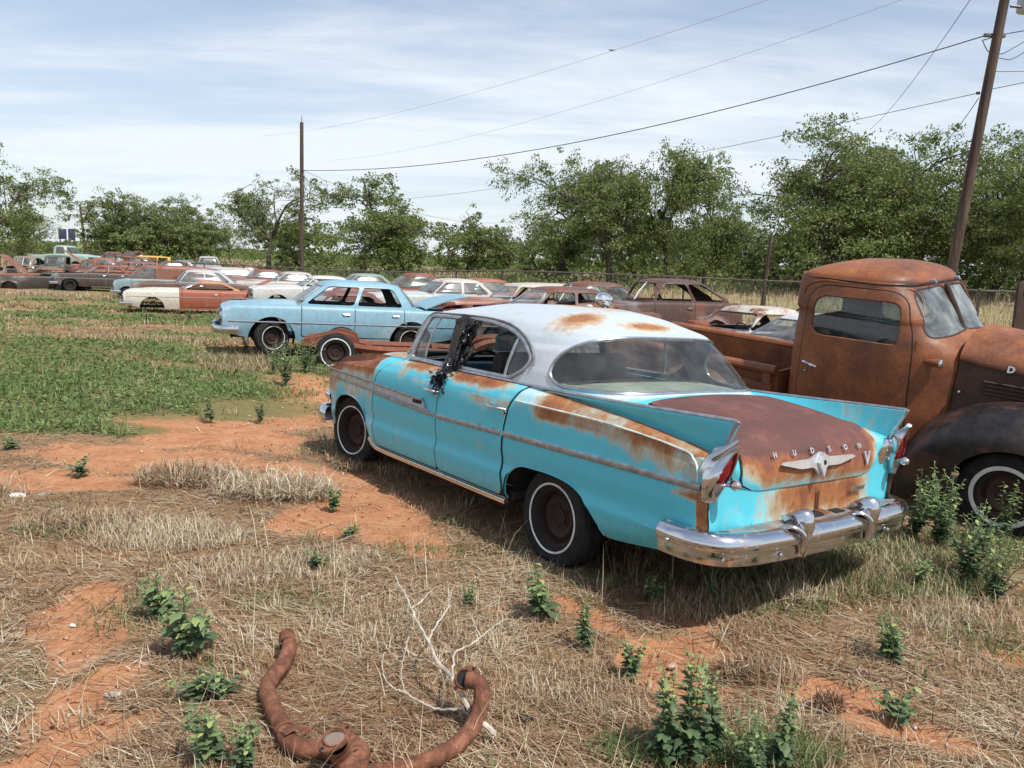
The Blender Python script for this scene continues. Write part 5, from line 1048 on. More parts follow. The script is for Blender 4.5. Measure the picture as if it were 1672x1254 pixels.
    if rack:
        for y_ in (-.55, .55): obj('roof_rack', tube([(xr[0]+.3, y_, roof+.04), (xf[1]-.1, y_, roof+.04)], .015, 6)+tube([(xr[0]+.3, -y_, roof+.04), (xr[0]+.3, y_, roof+.04)], .012, 6), CH, root)
    return root
def by_front(u, Y, yaw_deg, wb=2.85, fo=.85, scale=1.07):
    """centre of a car whose nose stands in photo column u at depth Y"""
    p = at(u, Y); L_ = (wb/2+fo)*scale; a = R(yaw_deg); return p[0]-math.cos(a)*L_, p[1]-math.sin(a)*L_
RED, BRN, DRK, WHT, BLU = (.23, .06, .03), (.085, .045, .035), (.05, .042, .04), (.50, .50, .46), (.23, .42, .50)
# light blue sedan across the track, nose up, boot lid open
fc = make_car('light blue four-door sedan with its trunk lid raised, parked broadside behind the rusty chassis', x=-3.78, y=17.03, yaw=R(201), z=.02, pitch=R(1.1), wb=2.60, fo=.86, ro=1.12, Wd=.89, belt=.92, hood=.95, deck=.90, roof=1.42, xf=(2.20, 1.66), xr=(-.20, .14), wt=.62, nf=6, nr=4.5, base=(.21, .40, .50), rust=.13, doors=4, glass_on='wr', lid=R(24), frear=1, whitewall=(.205, .217), scale=1.07, sub=6)
cx, cy = by_front(213, 32, 203)
make_car('white-fronted hardtop with a rusty red door and rear half, trunk lid up', x=cx, y=cy, yaw=R(203), z=-.50, wb=2.95, fo=.95, ro=1.35, belt=.95, hood=.98, deck=.92, roof=1.34, xf=(2.05, 1.45), xr=(-.35, .35), base=(.33, .085, .04), rust=.30, roofc=(.42, .20, .12), roofrust=.35, frontc=(.60, .56, .47), doors=2, glass_on='w', lid=R(33), wheels='0000', nm='hardtop')
cx, cy = by_front(217, 37.5, 204)
make_car('round-bodied brown sedan with a faded silver roof, behind the white-fronted hardtop', x=cx, y=cy, yaw=R(204), z=-.45, belt=1.02, hood=1.02, roof=1.60, xf=(1.95, 1.5), xr=(-.7, -.05), nr=3, base=BRN, rust=.55, roofc=(.42, .44, .45), roofrust=.2, doors=4, glass_on='wfsr', wheels='0000')
cx, cy = by_front(178, 41, 206)
make_car('blue-grey panel van with rusty roof among the rusty cars', 'van', x=cx, y=cy, yaw=R(206), z=-.50, nm='panel_van', belt=1.05, hood=1.02, deck=1.0, roof=1.72, xf=(2.75, 2.25), xr=(-1.05, -.98), wt=.76, nr=8, fo=.55, base=(.20, .30, .33), rust=.24, roofc=(.22, .09, .06), roofrust=.6, glass_on='wf', panel=True, wheels='1111', trim=False)
cx, cy = by_front(90, 47, 208)
make_car('black and rust sedan with chrome bumper and its hood propped open at the far left', x=cx, y=cy, yaw=R(208), z=-.42, belt=1.0, base=DRK, rust=.45, doors=4, hoodup=R(24), glass_on='w', wheels='1010', roofc=(.16, .06, .04), roofrust=.6)
cx, cy = by_front(128, 51, 207)
make_car('rust-red station wagon seen above the black sedan at the far left', 'station wagon', x=cx, y=cy, yaw=R(207), z=-.35, nm='station_wagon', belt=1.04, hood=1.02, roof=1.62, xf=(1.95, 1.5), xr=(-.95, -.80), nr=8, wagon=True, base=(.17, .055, .035), rust=.6, glass_on='w', wheels='0000')
p = at(22, 52); make_car('dun brown 1940s sedan wreck facing the camera at the very left edge', x=p[0], y=p[1]+1.6, yaw=R(-75), z=-.35, fend=True, split=True, belt=1.08, hood=1.02, roof=1.64, xf=(1.85, 1.45), xr=(-.8, .0), nr=2.8, base=(.20, .17, .12), rust=.42, glass_on='w', bare_front=True, wheels='0000', bump=False, nm='old_sedan')
p = at(80, 54); make_car('dark green old pickup cab facing the camera behind the hood wreckage', 'pickup cab', x=p[0], y=p[1]+1.2, yaw=R(-78), z=-.30, fend=True, belt=1.12, hood=1.02, roof=1.72, xf=(1.75, 1.45), xr=(.45, .50), nr=7, base=(.07, .09, .07), rust=.3, glass_on='wr', wheels='0000', bump=False, nm='old_pickup_cab')
p = at(38, 50.5); make_car('orange-brown crumpled car with its hood standing open at the far left', x=p[0]+2.2, y=p[1]-1.5, yaw=R(196), z=-.62, belt=1.0, base=(.24, .09, .05), rust=.55, hoodup=R(42), glass_on='', wheels='0000', bump=False, trim=False, roof=1.35)
p = at(60, 47.5); make_car('collapsed black wreck lying low at the end of the row', 'wreck', x=p[0], y=p[1]+.5, yaw=R(212), z=-.75, fend=True, belt=1.0, hood=1.0, roof=1.25, xf=(1.7, 1.3), xr=(-.3, .2), base=(.03, .026, .024), rust=.35, glass_on='', bare_front=True, wheels='0000', bump=False, nm='wreck')
def pickup(label, x, y, yaw, z, base, rust, wh='1111', sc=1.05, cat='pickup truck', group=None):
    r = make_car(label, cat, x=x, y=y, yaw=yaw, z=z, nm='pickup_truck', wb=2.95, fo=.75, ro=1.2, belt=1.18, hood=1.22, deck=1.0, roof=1.82, xf=(2.15, 1.85), xr=(.85, .92), wt=.66, nr=7, base=base, rust=rust, glass_on='wfr', wheels=wh, trim=False, scale=sc, wheel_r=.36, group=group)
    obj('cargo_bed', box(-1.2, .80, -.88, .88, .62, 1.02)+box(-1.2, .8, .82, .88, .98, 1.10)+box(-1.2, .8, -.88, -.82, .98, 1.10), paint('paint_%02d%02d%02d_%02d' % (base[0]*99, base[1]*99, base[2]*99, rust*99), base, rust), r); return r
p = at(112, 63); pickup('pale green pickup truck standing tall behind the row, facing right', p[0]+.2, p[1], R(-12), .35, (.33, .47, .41), .06)
p = at(140, 57); pickup('rust-red pickup cab in front of the pale green pickup', p[0]+.6, p[1], R(190), -.55, (.19, .055, .035), .55, '0000')
for (u, Y, zz, yw, lab, cat, kw) in (
    (180, 74, .12, -70, 'rusty truck front with a white fender in the far rows', 'truck', dict(base=(.20, .07, .04), rust=.5, frontc=(.5, .5, .48), roof=1.7, belt=1.1, hood=1.12, xr=(.6, .7))),
    (212, 70, .02, 205, 'grey-brown sedan roof between the rusty truck front and the yellow car', 'car', dict(base=(.16, .13, .13), rust=.35, doors=4)),
    (232, 72, -.18, 200, 'yellow utility wagon with open sides in the far rows', 'utility wagon', dict(base=(.58, .36, .04), rust=.08, belt=1.1, hood=1.1, roof=1.78, xf=(2.0, 1.9), xr=(-.8, -.75), nr=8, nf=8, wagon=True, glass_on='w', ro=.95, wb=2.4)),
    (282, 68, -.05, 204, 'dark grey sedan just right of the yellow utility wagon', 'car', dict(base=(.13, .15, .16), rust=.25, doors=4)),
    (205, 80, .55, 200, 'red rusty car body stacked high behind the far rows', 'car', dict(base=(.22, .06, .03), rust=.5, bare_front=True, wheels='0000')),
    (332, 64, .02, -68, 'pale van front with rust streaks near the fence', 'van', dict(base=(.45, .44, .42), rust=.38, belt=1.1, hood=1.1, roof=1.75, xf=(2.6, 2.3), xr=(-.9, -.85), nf=7, nr=8, wagon=True, wheels='0000')),
    (330, 47, -.25, 204, 'rusty white-roofed wagon in the second row behind the silver-roofed sedan', 'station wagon', dict(base=(.25, .10, .07), rust=.5, roofc=(.45, .42, .38), roofrust=.45, wagon=True, xr=(-.9, -.75), nr=7)),
    (405, 45, -.25, 204, 'rust-red sedan roof in the second row behind the raised red trunk lid', 'car', dict(base=(.22, .07, .045), rust=.55)),
    (448, 41, -.25, 204, 'white sedan with rusty hood in the second row', 'car', dict(base=(.45, .42, .40), rust=.45, doors=4)),
    (490, 33, -.2, 204, 'white-roofed hardtop with a white fender behind the light blue sedan', 'car', dict(base=(.55, .55, .53), rust=.14, roofrust=.1, roof=1.42, doors=2, glass_on='wr', wheels='0000')),
    (150, 60, -.1, 200, 'rust-orange car body with its hood up between the left-hand wrecks', 'car', dict(base=(.30, .10, .05), rust=.5, hoodup=R(38), wheels='0000')),
    (262, 58, -.1, 208, 'brown car with raised hood behind the panel van roof', 'car', dict(base=(.12, .05, .04), rust=.6, hoodup=R(32), wheels='0000')),
    (375, 55, -.15, 202, 'dull red sedan near the fence behind the white-roofed wagon', 'car', dict(base=(.26, .07, .045), rust=.45, doors=4)),
    (560, 38, -.15, 205, 'faded green sedan roof behind the white-roofed hardtop', 'car', dict(base=(.22, .30, .26), rust=.4, doors=4, wheels='0000')),
    (742, 31, -.05, 203, 'red-orange car shell seen between the white sedan and the station wagon', 'car', dict(base=(.33, .09, .05), rust=.45, wheels='0000', bare_front=True)),
    (505, 22.5, -.38, 203, 'red-brown sedan sitting low right behind the light blue sedan', 'car', dict(base=(.18, .07, .055), rust=.42, roof=1.40, glass_on='w', wheels='0000', roofc=(.14, .055, .045))),
    (630, 31, -.05, 204, 'rust-brown sedan roof rising behind the light blue sedan', 'car', dict(base=(.16, .06, .045), rust=.6, roofc=(.19, .065, .05), roofrust=.7, xf=(1.9, 1.3), xr=(-.4, .3), nr=3, nf=3.4, roof=1.55)),
    (690, 26.5, -.04, 204, 'faded white sedan with pale turquoise pillars behind the raised trunk lid', 'car', dict(base=(.45, .50, .48), rust=.25, roofc=(.50, .47, .43), roofrust=.42, doors=4)),
    (810, 23.5, -.02, 204, 'white-roofed station wagon with rust along its roof edge', 'station wagon', dict(base=(.30, .13, .09), rust=.5, roofc=(.50, .45, .38), roofrust=.38, wagon=True, xf=(2.1, 1.65), xr=(-.95, -.85), nr=8, glass_on='w')),
    (850, 19.5, -.02, 203, 'dark rust sedan with a dusty curved windshield beside the old brown sedan', 'car', dict(base=(.10, .045, .035), rust=.55, glass_on='w', xf=(2.15, 1.6), doors=4, bare_front=True))):
    p = at(u, Y); kw = dict(kw); kw.setdefault('trim', Y < 30); make_car(lab, cat, x=p[0]+.5, y=p[1], yaw=R(yw), z=zz, nm={'car': 'sedan', 'van': 'van', 'truck': 'truck', 'station wagon': 'station_wagon', 'utility wagon': 'utility_wagon'}[cat], **kw)
old = dict(fend=True, split=True, belt=1.10, hood=1.06, roof=1.64, xf=(1.78, 1.40), xr=(-.95, -.02), nf=4.5, nr=2.6, wt=.58, doors=4, base=(.095, .045, .038), rust=.6, nm='old_sedan', trim=True)
p = at(925, 22.5); make_car('brown round-backed 1940s sedan with divided windshield, left one of the pair by the fence', x=p[0], y=p[1], yaw=R(205), z=-.10, glass_on='wfs', whitewall=None, **old)
old.update(base=(.07, .034, .03), rust=.45)
p = at(1045, 20.5); make_car('brown 1940s sedan shell with no glass, right one of the pair by the fence', x=p[0], y=p[1], yaw=R(207), z=.08, glass_on='', **old)
p = at(1015, 14.6); make_car('dark stripped old car with chrome headlamp behind the white roof', x=p[0], y=p[1], yaw=R(208), z=-.48, fend=True, belt=1.0, hood=1.30, roof=1.1, xf=(1.6, 1.3), xr=(-.2, .2), base=(.04, .03, .028), rust=.35, glass_on='', bare_front=True, wheels='0000', bump=False, nm='old_car_hulk')
p = at(1160, 15.5); make_car('rust-blotched white coupe shell behind the sedan roof, no hood', x=p[0]+.3, y=p[1], yaw=R(205), z=-.12, nm='coupe', base=(.12, .05, .04), rust=.55, roofc=(.52, .48, .42), roofrust=.58, glass_on='', roof=1.42, bare_front=True, xf=(1.85, 1.3), xr=(-.4, .25), nf=4, nr=3.4, bump=False)
p = at(1285, 14.0); make_car('black and white sedan with a blue-tinted windshield beside the pickup cab', x=p[0]+.2, y=p[1], yaw=R(204), z=-.18, base=(.03, .03, .032), rust=.12, roofc=(.58, .58, .56), roofrust=.1, glass_on='wr', doors=4, xf=(2.1, 1.5), roof=1.44, hoodup=R(6), frontc=(.4, .4, .38))
# ================================================================== fence, poles, wires, chassis, scrap
def xz(x): return 32-1.04*x
def build_fence():
    root = thing('chain_link_fence', 'long chain link fence with rusty pipe posts and top rail behind the parked cars', 'fence')
    PM = simple('fence_pipe', (.11, .085, .07), .6, .3, .4, 6); WM = simple('fence_wire', (.16, .15, .14), .5, .5, .2, 6)
    xs_ = [15.5]; step = 2.9/1.443
    while xs_[-1] > -62: xs_.append(xs_[-1]-step)
    P = np.array([(x, xz(x), gz(x, xz(x))) for x in xs_]); H = 1.93
    post = tube([(0, 0, -.3), (0, 0, 1)], .035, 6); mesh_cache = {}
    pm = None
    for i, p in enumerate(P):
        h = np.interp(np.hypot(p[0], p[1]), [20, 60], [1.93, 1.75]); q = tube([(0, 0, -.4), (0, 0, h)], .037 if i % 4 else .055, 7)+lathe([(0, h+.03), (.04, h+.015), (.05, h)], 7, 'Z')
        if pm is None or i % 4 == 0 or np.hypot(p[0], p[1]) < 62: o = obj('post', q, PM, root); last = o.data
        else: o = bpy.data.objects.new('post', last); COL.objects.link(o); o.parent = root
        o.location = p
    top = np.array([(p[0], p[1], p[2]+np.interp(np.hypot(p[0], p[1]), [20, 60], [1.90, 1.72])) for p in P])
    obj('top_rail', tube(top, .032, 6), simple('rail_pipe', (.17, .14, .12), .55, .4, .3, 5), root)
    obj('tension_wire', tube(top-np.array([0, 0, 1.05]), .006, 4), WM, root)
    # woven mesh, panel by panel: zigzag wires as thin 3-sided rods
    d = (P[1]-P[0]); L_ = np.linalg.norm(d[:2]); dirv = d[:2]/L_
    V = []; T = []; pitch = .085; n = int(L_/pitch); hgt = 1.85; nr = int(hgt/pitch*1)
    def rod(a, b, r, base):
        t = (b-a)/np.linalg.norm(b-a); u = np.array([0, 1., 0]); w = np.cross(t, u); w /= np.linalg.norm(w)
        for p in (a, b):
            for k in range(3): an = k*2.094; V.append(p+r*(math.cos(an)*u+math.sin(an)*w))
        for k in range(3): j = (k+1) % 3; T.extend([(base+k, base+j, base+3+j), (base+k, base+3+j, base+3+k)])
        return base+6
    base = 0; total = hgt+L_
    for s_ in np.arange(-hgt, L_, pitch):
        for sg in (1, -1):
            a = np.array([s_, 0, 0.]); b = np.array([s_+hgt, 0, hgt]); 
            x0, x1 = max(0, s_), min(L_, s_+hgt)
            if x1-x0 < .02: continue
            z0, z1 = x0-s_, x1-s_
            if sg < 0: z0, z1 = hgt-z0, hgt-z1
            base = rod(np.array([x0, sg*.004, z0]), np.array([x1, sg*.004, z1]), .0028, base)
    mm = M(np.array(V), np.array(T)); first = None
    for i in range(len(P)-1):
        if i > 30: break
        a, b = P[i], P[i+1]; h = .03
        if first is None: o = obj('mesh_panel', mm, WM, root, sharp=0); first = o
        else: o = first.copy(); COL.objects.link(o); o.parent = root
        o.location = (a[0], a[1], a[2]+h); k = b-a; L2 = np.linalg.norm(k[:2]); sc = np.interp(np.hypot(a[0], a[1]), [20, 60], [1, .92])
        o.matrix_basis = Matrix(((k[0]/L_, -k[1]/L2, 0, a[0]), (k[1]/L_, k[0]/L2, 0, a[1]), (k[2]/L_, 0, sc, a[2]+h), (0, 0, 0, 1)))
    a = np.array([9.0, xz(9.0)]); a3 = (9.0, xz(9.0), gz(9, xz(9))+1.85)
    obj('brace', tube([(8.9, xz(8.9)-.03, gz(8.9, xz(8.9))+1.80), (7.3, xz(7.3)-.03, gz(7.3, xz(7.3))+.1)], .035, 6), PM, root)
build_fence()
def wood_pole(label, base, top, r0, r1, group='utility poles'):
    root = thing('utility_pole', label, 'utility pole', tuple(base), group=group); d = np.asarray(top)-np.asarray(base)
    s = MAT.get('pole_wood')
    if s is None:
        n = NT('pole_wood'); a = n.noise(9, 5, .6, stretch=(1, 1, .06)); n.set(col=n.ramp(a, [(.35, (.035, .022, .017)), (.55, (.085, .055, .042)), (.7, (.13, .09, .07))]), rough=.9); n.bump(a, .5, .02); s = n.m; MAT['pole_wood'] = s
    obj('shaft', tube(np.outer(np.linspace(0, 1, 12), d)-np.array([[0, 0, .3]])*(np.linspace(1, 0, 12)[:, None]), np.linspace(r0, r1, 12), 12), s, root); return root, d
# left pole
Y1 = 46.; b1 = at(492, Y1); b1[2] = gz(*b1[:2]); t1 = np.array([b1[0]-.05, b1[1], 9.45])
r1, d1 = wood_pole('tall dark wooden utility pole standing upright behind the light blue sedan', b1, t1, .135, .10)
SM = simple('pole_steel', (.12, .12, .12), .5, .7)
obj('lightning_pin', tube([d1, d1+np.array([0, 0, .32])], .02, 5), SM, r1)
def insul(p, root, ax=(1, 0, 0)):
    q = lathe([(0, -.06), (.035, -.05), (.05, -.02), (.03, 0), (.05, .02), (.035, .05), (0, .06)], 10, 'X'); q.move(p); return obj('insulator', q, simple('insulator_glaze', (.06, .06, .065), .3), root)
W_z = lambda u, v, Y: CAM_H+(ray(u, v)[2]/ray(u, v)[1])*Y
def pt(u, v, Y): d = ray(u, v); return d*Y/d[1]+np.array([0, 0, CAM_H])
a1 = pt(495, 278, Y1-.1); insul(a1-b1, r1)
# right pole, leaning to the right
Y2 = 24.5; b2 = pt(1551, 452, Y2+.2); b2[2] = gz(*b2[:2]); top2 = pt(1652, -60, Y2-.4); b2 = b2+(b2-top2)*0; low = pt(1553, 440, Y2); k = (low[2]-b2[2])/(top2[2]-low[2]); b2 = low-(top2-low)*k
r2, d2 = wood_pole('leaning wooden utility pole carrying the wires at the right, behind the rusty pickup', b2, top2, .165, .13)
a2 = pt(1612, 57, Y2-.2); a3 = pt(1597, 152, Y2-.2)
obj('wire_bracket', box(-.30, .30, -.05, .05, -.05, .05, .01).move(pt(1624, 58, Y2-.25)-b2), SM, r2); insul(a2-b2, r2); insul(pt(1636, 56, Y2-.2)-b2, r2); insul(a3-b2, r2); insul(pt(1612, 146, Y2-.2)-b2, r2)
tr = lathe([(0, .0), (.26, 0), (.30, .03), (.30, .95), (.27, 1.0), (0, 1.02)], 24, 'Z').move(pt(1678, 20, Y2+.1)-b2); ot = obj('transformer', tr, simple('transformer_grey', (.42, .44, .46), .5, .2, .1), r2); obj('transformer_bracket', tube([pt(1650, 10, Y2)-b2, pt(1672, 12, Y2)-b2], .04, 6), SM, ot)
# short lighting pole far left and thin pole behind the fence
wood_pole('small leaning pole far away at the left between the distant trees', np.r_[at(146, 108)[:2], .8], np.r_[at(139, 108)[:2], 8.0], .20, .12)
wood_pole('thin weathered pole standing in the field behind the fence', np.r_[at(1231, 33)[:2], gz(*at(1231, 33)[:2])], np.r_[at(1238, 33)[:2], 3.75], .085, .06)
def wire(label, pts, r=.009, sag=0., twist=False):
    pts = np.array(pts, float)
    if len(pts) == 2:
        t = np.linspace(0, 1, 40)[:, None]; P = pts[0]*(1-t)+pts[1]*t; P[:, 2] -= sag*4*(t*(1-t))[:, 0]
    else: P = crom(pts, 10)
    tag(obj('overhead_wire', tube(P, r, 5), simple('wire_black', (.05, .05, .052), .6) if r > .0085 else simple('wire_grey', (.38, .38, .38), .6)), label, 'wire', 'overhead wires')
wire('thick twisted wire sagging from the tall left pole up to the leaning right pole', [a1, a2], .017, 1.05)
wire('thin wire running from the leaning pole down behind the middle trees', [a3, pt(640, 326, 70)], .010, .5)
wire('thin wire dropping from the left pole to the right, towards the trees', [a1, pt(850, 360, 78)], .011, 1.2)
wire('steep wire rising from the right-hand tree tops out of the picture', [pt(1420, 212, 60), pt(1592, -12, 26)], .012, .4)
wire('faint upper wire crossing the whole sky, higher of two', [pt(430, 222, 95), pt(1300, -16, 34)], .008, 1.0)
wire('faint upper wire crossing the whole sky, lower of two', [pt(540, 262, 95), pt(1500, -10, 34)], .008, 1.2)
wire('guy wire from the leaning pole down into the trees', [pt(1598, 160, Y2-.1), pt(1540, 235, 34)], .012, .1)
wire('slack drop wire looping under the pole bracket', [pt(1604, 66, Y2), pt(1612, 82, Y2), pt(1630, 88, Y2+.3), pt(1655, 78, Y2+1), pt(1700, 50, Y2+2)], .013)
wire('second slack drop wire right of the pole', [pt(1628, 94, Y2), pt(1650, 97, Y2+.5), pt(1668, 88, Y2+1), pt(1710, 60, Y2+2)], .013)
wire('wire leaving the pole bracket to the right edge', [pt(1638, 56, Y2), pt(1720, 42, Y2+1)], .014)
wire('upper side wire right of the leaning pole', [pt(1617, 117, Y2), pt(1720, 116, Y2+2)], .01)
wire('lower side wire right of the leaning pole', [pt(1612, 147, Y2), pt(1720, 125, Y2+2)], .012)
tag(obj('guy_anchor_rod', tube([pt(1625, 60, Y2-.3), pt(1604, 66, Y2)], .015, 5), SM, None), 'short steel strap on the leaning pole', 'strap')
# bird far up
bd = prism([(-.30, .06), (-.12, .02), (0, .05), (.12, .02), (.30, .07), (.12, -.03), (0, -.06), (-.12, -.03)], -.03, .03); bd.move(pt(999, 82, 60)); tag(obj('bird', bd, simple('bird_dark', (.03, .03, .03), .8)), 'small dark bird flying high above the middle trees', 'bird')
# ---- bare chassis with axle and two tyres
def build_chassis():
    fl = gp(500, 592); root = thing('car_chassis', 'bare rust-red car chassis with whitewall tyres lying in front of the light blue sedan', 'chassis', (-3.32, 15.25, -.07), R(188))
    RM = rusty('chassis_rust', dark=(.11, .036, .022), light=(.30, .095, .045)); 
    for sgn in (1, -1):
        rl = crom(np.array([(.62, .34*sgn, .50), (.35, .36*sgn, .50), (.0, .40*sgn, .46), (-.5, .48*sgn, .40), (-1.6, .52*sgn, .38), (-2.4, .52*sgn, .40), (-2.75, .50*sgn, .56), (-3.1, .48*sgn, .60), (-3.6, .46*sgn, .48)]), 5); obj('frame_rail', tube(rl, .06, 4, flat=(.8, 1.25)), RM, root)
        ch = [(.55, .10, .10), (0.42, .2, .18)]; h = prism(rounded([(-.36, .40), (-.30, .62), (0, .70), (.30, .62), (.66, .54), (.66, .44), (.2, .38)], .04, 3), .26*sgn, .44*sgn); obj('crossmember_horn', h, RM, root)
        obj('control_arm', tube([(.02, .36*sgn, .48), (.02, .66*sgn, .38)], .045, 6)+tube([(-.2, .36*sgn, .42), (.02, .66*sgn, .33)], .03, 6), RM, root)
        wheel_parts(root, (.02, .74*sgn, .34), .36, .18, sgn, whitewall=(.250, .272), rim=.20, rim_m=rusty('rusty_rim'), seg=36, flatten=.01, steer=R(9))
    for x in (.1, -.55, -1.8, -2.7): obj('crossmember', tube([(x, -.5, .42), (x, .5, .42)], .06, 5, flat=(1, .7)), RM, root)
    obj('suspension_cradle', box(-.18, .30, -.36, .36, .40, .56, .03), RM, root); obj('mount_plate', box(.42, .56, -.34, .34, .46, .50, .01), RM, root)
    for y in (-.5, .5): obj('leaf_spring', tube(crom(np.array([(-2.3, y, .42), (-2.75, y, .27), (-3.35, y, .42)]), 5), .035, 4, flat=(1.2, .6)), RM, root)
    return root
build_chassis()
# loose bright strip lying over the front fender tip of the chassis tyre
st = tube([(0, 0, 0), (.42, .05, .0), (.80, .02, -.02)], .03, 5, flat=(1.6, .25)); st.move(gp(548, 596, .42)+np.array([.05, .3, 0])); tag(obj('trim_strip', st, simple('pale_strip', (.45, .52, .58), .3, .6)), 'pale bent trim strip sticking out beside the chassis tyre', 'trim strip')
# ---- rusty rack / tow frame behind the pickup at the right edge
def build_rack():
    p = pt(1609, 535, 11.2); root = thing('truck_rack', 'dark rusty truck bed rack with long beam and slanting brace at the right edge', 'truck rack', (p[0], p[1], gz(p[0], p[1])), R(-4)); RM = rusty('rust_dark')
    z1 = pt(1609, 459, 11.2)[2]
    obj('headboard', box(-.10, .09, -.9, -.84, .55, z1, .01), RM, root); obj('headboard_stay', box(-.05, .05, .78, .84, .55, z1, .01), RM, root)
    obj('beam', box(-.05, 3.4, -.90, -.80, z1-.20, z1-.08, .01), rusty('rust_plain'), root); obj('lower_beam', box(-.05, 3.4, -.88, -.82, z1-.30, z1-.26, .005), simple('pale_strip', (.45, .52, .58)), root)
    obj('brace', tube([(.17, -.87, z1-.22), (.52, -.87, z1-.62)], .022, 6), RM, root); obj('hinge_arc', tube([(.45+.35*math.cos(a), -.9, z1-.72+.12*math.sin(a)) for a in np.linspace(.1, 3.0, 10)], .035, 6), RM, root)
    obj('deck', box(-.1, 3.4, -.9, .9, .62, .74, .02), RM, root); obj('post', box(.62, .70, -.88, -.80, .7, z1-.1), RM, root)
    for y in (-.6, .6): obj('skid', box(-.1, 3.4, y-.06, y+.06, 0, .62), RM, root)
build_rack()
# ---- scrap lying on and between the cars
def scrap(label, u, v, Y, seed, s=1., mat='chassis_rust', cat='scrap metal', nm='scrap_engine'):
    q = pt(u, v, Y); r_ = np.random.default_rng(seed); z0 = gz(q[0], q[1]); H = max(.3, q[2]-z0); root = thing(nm, label, cat, (q[0], q[1], z0), r_.uniform(0, 3), group=None); mt = MAT[mat]
    obj('block', box(-.33*s, .33*s, -.24*s, .24*s, 0, H*.72, .05), mt, root)
    for k in range(4): obj('cylinder_cover', box((-.30+.15*k)*s, (-.18+.15*k)*s, -.20*s, .20*s, H*.72, H*.80, .02), mt, root)
    obj('air_cleaner', lathe([(0, .10), (.17, .10), (.20, .06), (.20, 0), (0, 0)], 18, 'Z').scale((s, s, 1)).move((.05*s, 0, H*.84)), mt, root)
    obj('manifold', tube(crom(np.array([(-.4, -.28, H*.4), (-.3, -.34, H*.6), (0, -.36, H*.66), (.35, -.32, H*.6), (.5, -.3, H*.3)]) * np.array([s, s, 1]), 5), .05*s, 7), mt, root); obj('pulley', lathe([(0, -.03), (.12, -.03), (.10, 0), (.12, .03), (0, .03)], 16, 'X').scale((1, s, s)).move((.36*s, 0, H*.45)), mt, root)
    return root
scrap('rust-orange engine with air cleaner beside the white coupe shell', 1138, 512, 12.6, 2, .9); scrap('rusty engine pile overgrown with weeds behind the sedan roof, left', 735, 487, 19.5, 4, .9); scrap('smaller rusty engine block near the raised light blue trunk lid', 765, 491, 18.4, 5, .7, 'rust_plain')
# mirror-bright headlamp pair on the hulk
q = pt(985, 489, 12.9); hl = thing('loose_headlamp', 'bright chrome headlamp shell sitting on the dark hulk', 'headlamp', tuple(q), R(210)); obj('shell', lathe([(0, .13), (.05, .125), (.10, .08), (.115, .0), (.09, -.10), (.04, -.17), (0, -.18)], 20, 'X'), chrome('bright_chrome', .0, (.85, .87, .9), .05), hl); obj('bracket', tube([(0, 0, -.08), (-.1, 0, -.32)], .03, 6)+tube([(0, .0, -.05), (.05, .30, -.09)], .05, 8), MAT['bright_chrome'], hl)
# far-off sign frames and yard gate at the extreme left
def far_box(label, u0, u1, v0, v1, Y, cat='sign board', nm='sign_board', col=(.03, .045, .10)):
    a, b = pt(u0, v1, Y), pt(u1, v0, Y); r = thing(nm, label, cat, (a[0], Y, 0), 0); obj('panel', box(0, b[0]-a[0], -.1, .1, a[2], b[2], .02), simple('panel_%02d' % int(col[2]*99), col, .6), r)
    for x in (.15, (b[0]-a[0])-.15): obj('post', tube([(x, .1, gz(a[0], Y)-.2), (x, .1, a[2]+.1)], .09, 6), MAT['pole_steel'], r)
far_box('dark blue sign board on legs, left one of the far pair', 96, 108, 374, 390, 125); far_box('dark blue sign board on legs, right one of the far pair', 112, 122, 374, 392, 125)
g_ = thing('pipe_gate', 'dark pipe rail frame in the field at the far left', 'gate', (at(15, 105)[0], 105, gz(at(15, 105)[0], 105)))
obj('top_bar', tube([(-3, 0, 2.35), (3.8, 0, 2.25)], .13, 6), MAT['pole_steel'], g_)
for x in (-1, 1.1, 3.6): obj('post', tube([(x, 0, 0), (x, 0, 2.3)], .12, 6), MAT['pole_steel'], g_)
# ================================================================== trees
def leaf_mat(name, cols, trans=.34):
    s = NT(name); c, ch = s.attr('wear'); n = s.noise(.35, 3); col = s.ramp(ch[0], [(0., cols[0]), (.5, cols[1]), (1., cols[2])]); df = s.b; s.set(col=col, rough=.62, spec=.3)
    tl = s.n.new('ShaderNodeBsdfTranslucent'); s.l.new(s.mix(.5, col, (.20, .26, .05)), tl.inputs[0]); mx = s.n.new('ShaderNodeMixShader'); mx.inputs[0].default_value = trans; s.l.new(df.outputs[0], mx.inputs[1]); s.l.new(tl.outputs[0], mx.inputs[2]); s.l.new(mx.outputs[0], s.o.inputs[0]); MAT[name] = s.m; return s.m
LEAF = leaf_mat('elm_leaves', [(.072, .100, .032), (.165, .210, .072), (.30, .345, .145)])
n_ = NT('bark'); a_ = n_.noise(6, 5, .65, stretch=(1, 1, .2)); n_.set(col=n_.ramp(a_, [(.35, (.035, .028, .023)), (.6, (.10, .08, .065)), (.75, (.17, .145, .12))]), rough=.95); n_.bump(a_, .6, .03); BARK = n_.m
def quads(C, U, V_):
    n = len(C); V = np.stack([C-U, C+V_*.55, C+U, C-V_*.55], 1).reshape(-1, 3); b = np.arange(n)[:, None]*4; return V, np.concatenate([b+np.array([[0, 1, 2]]), b+np.array([[0, 2, 3]])])
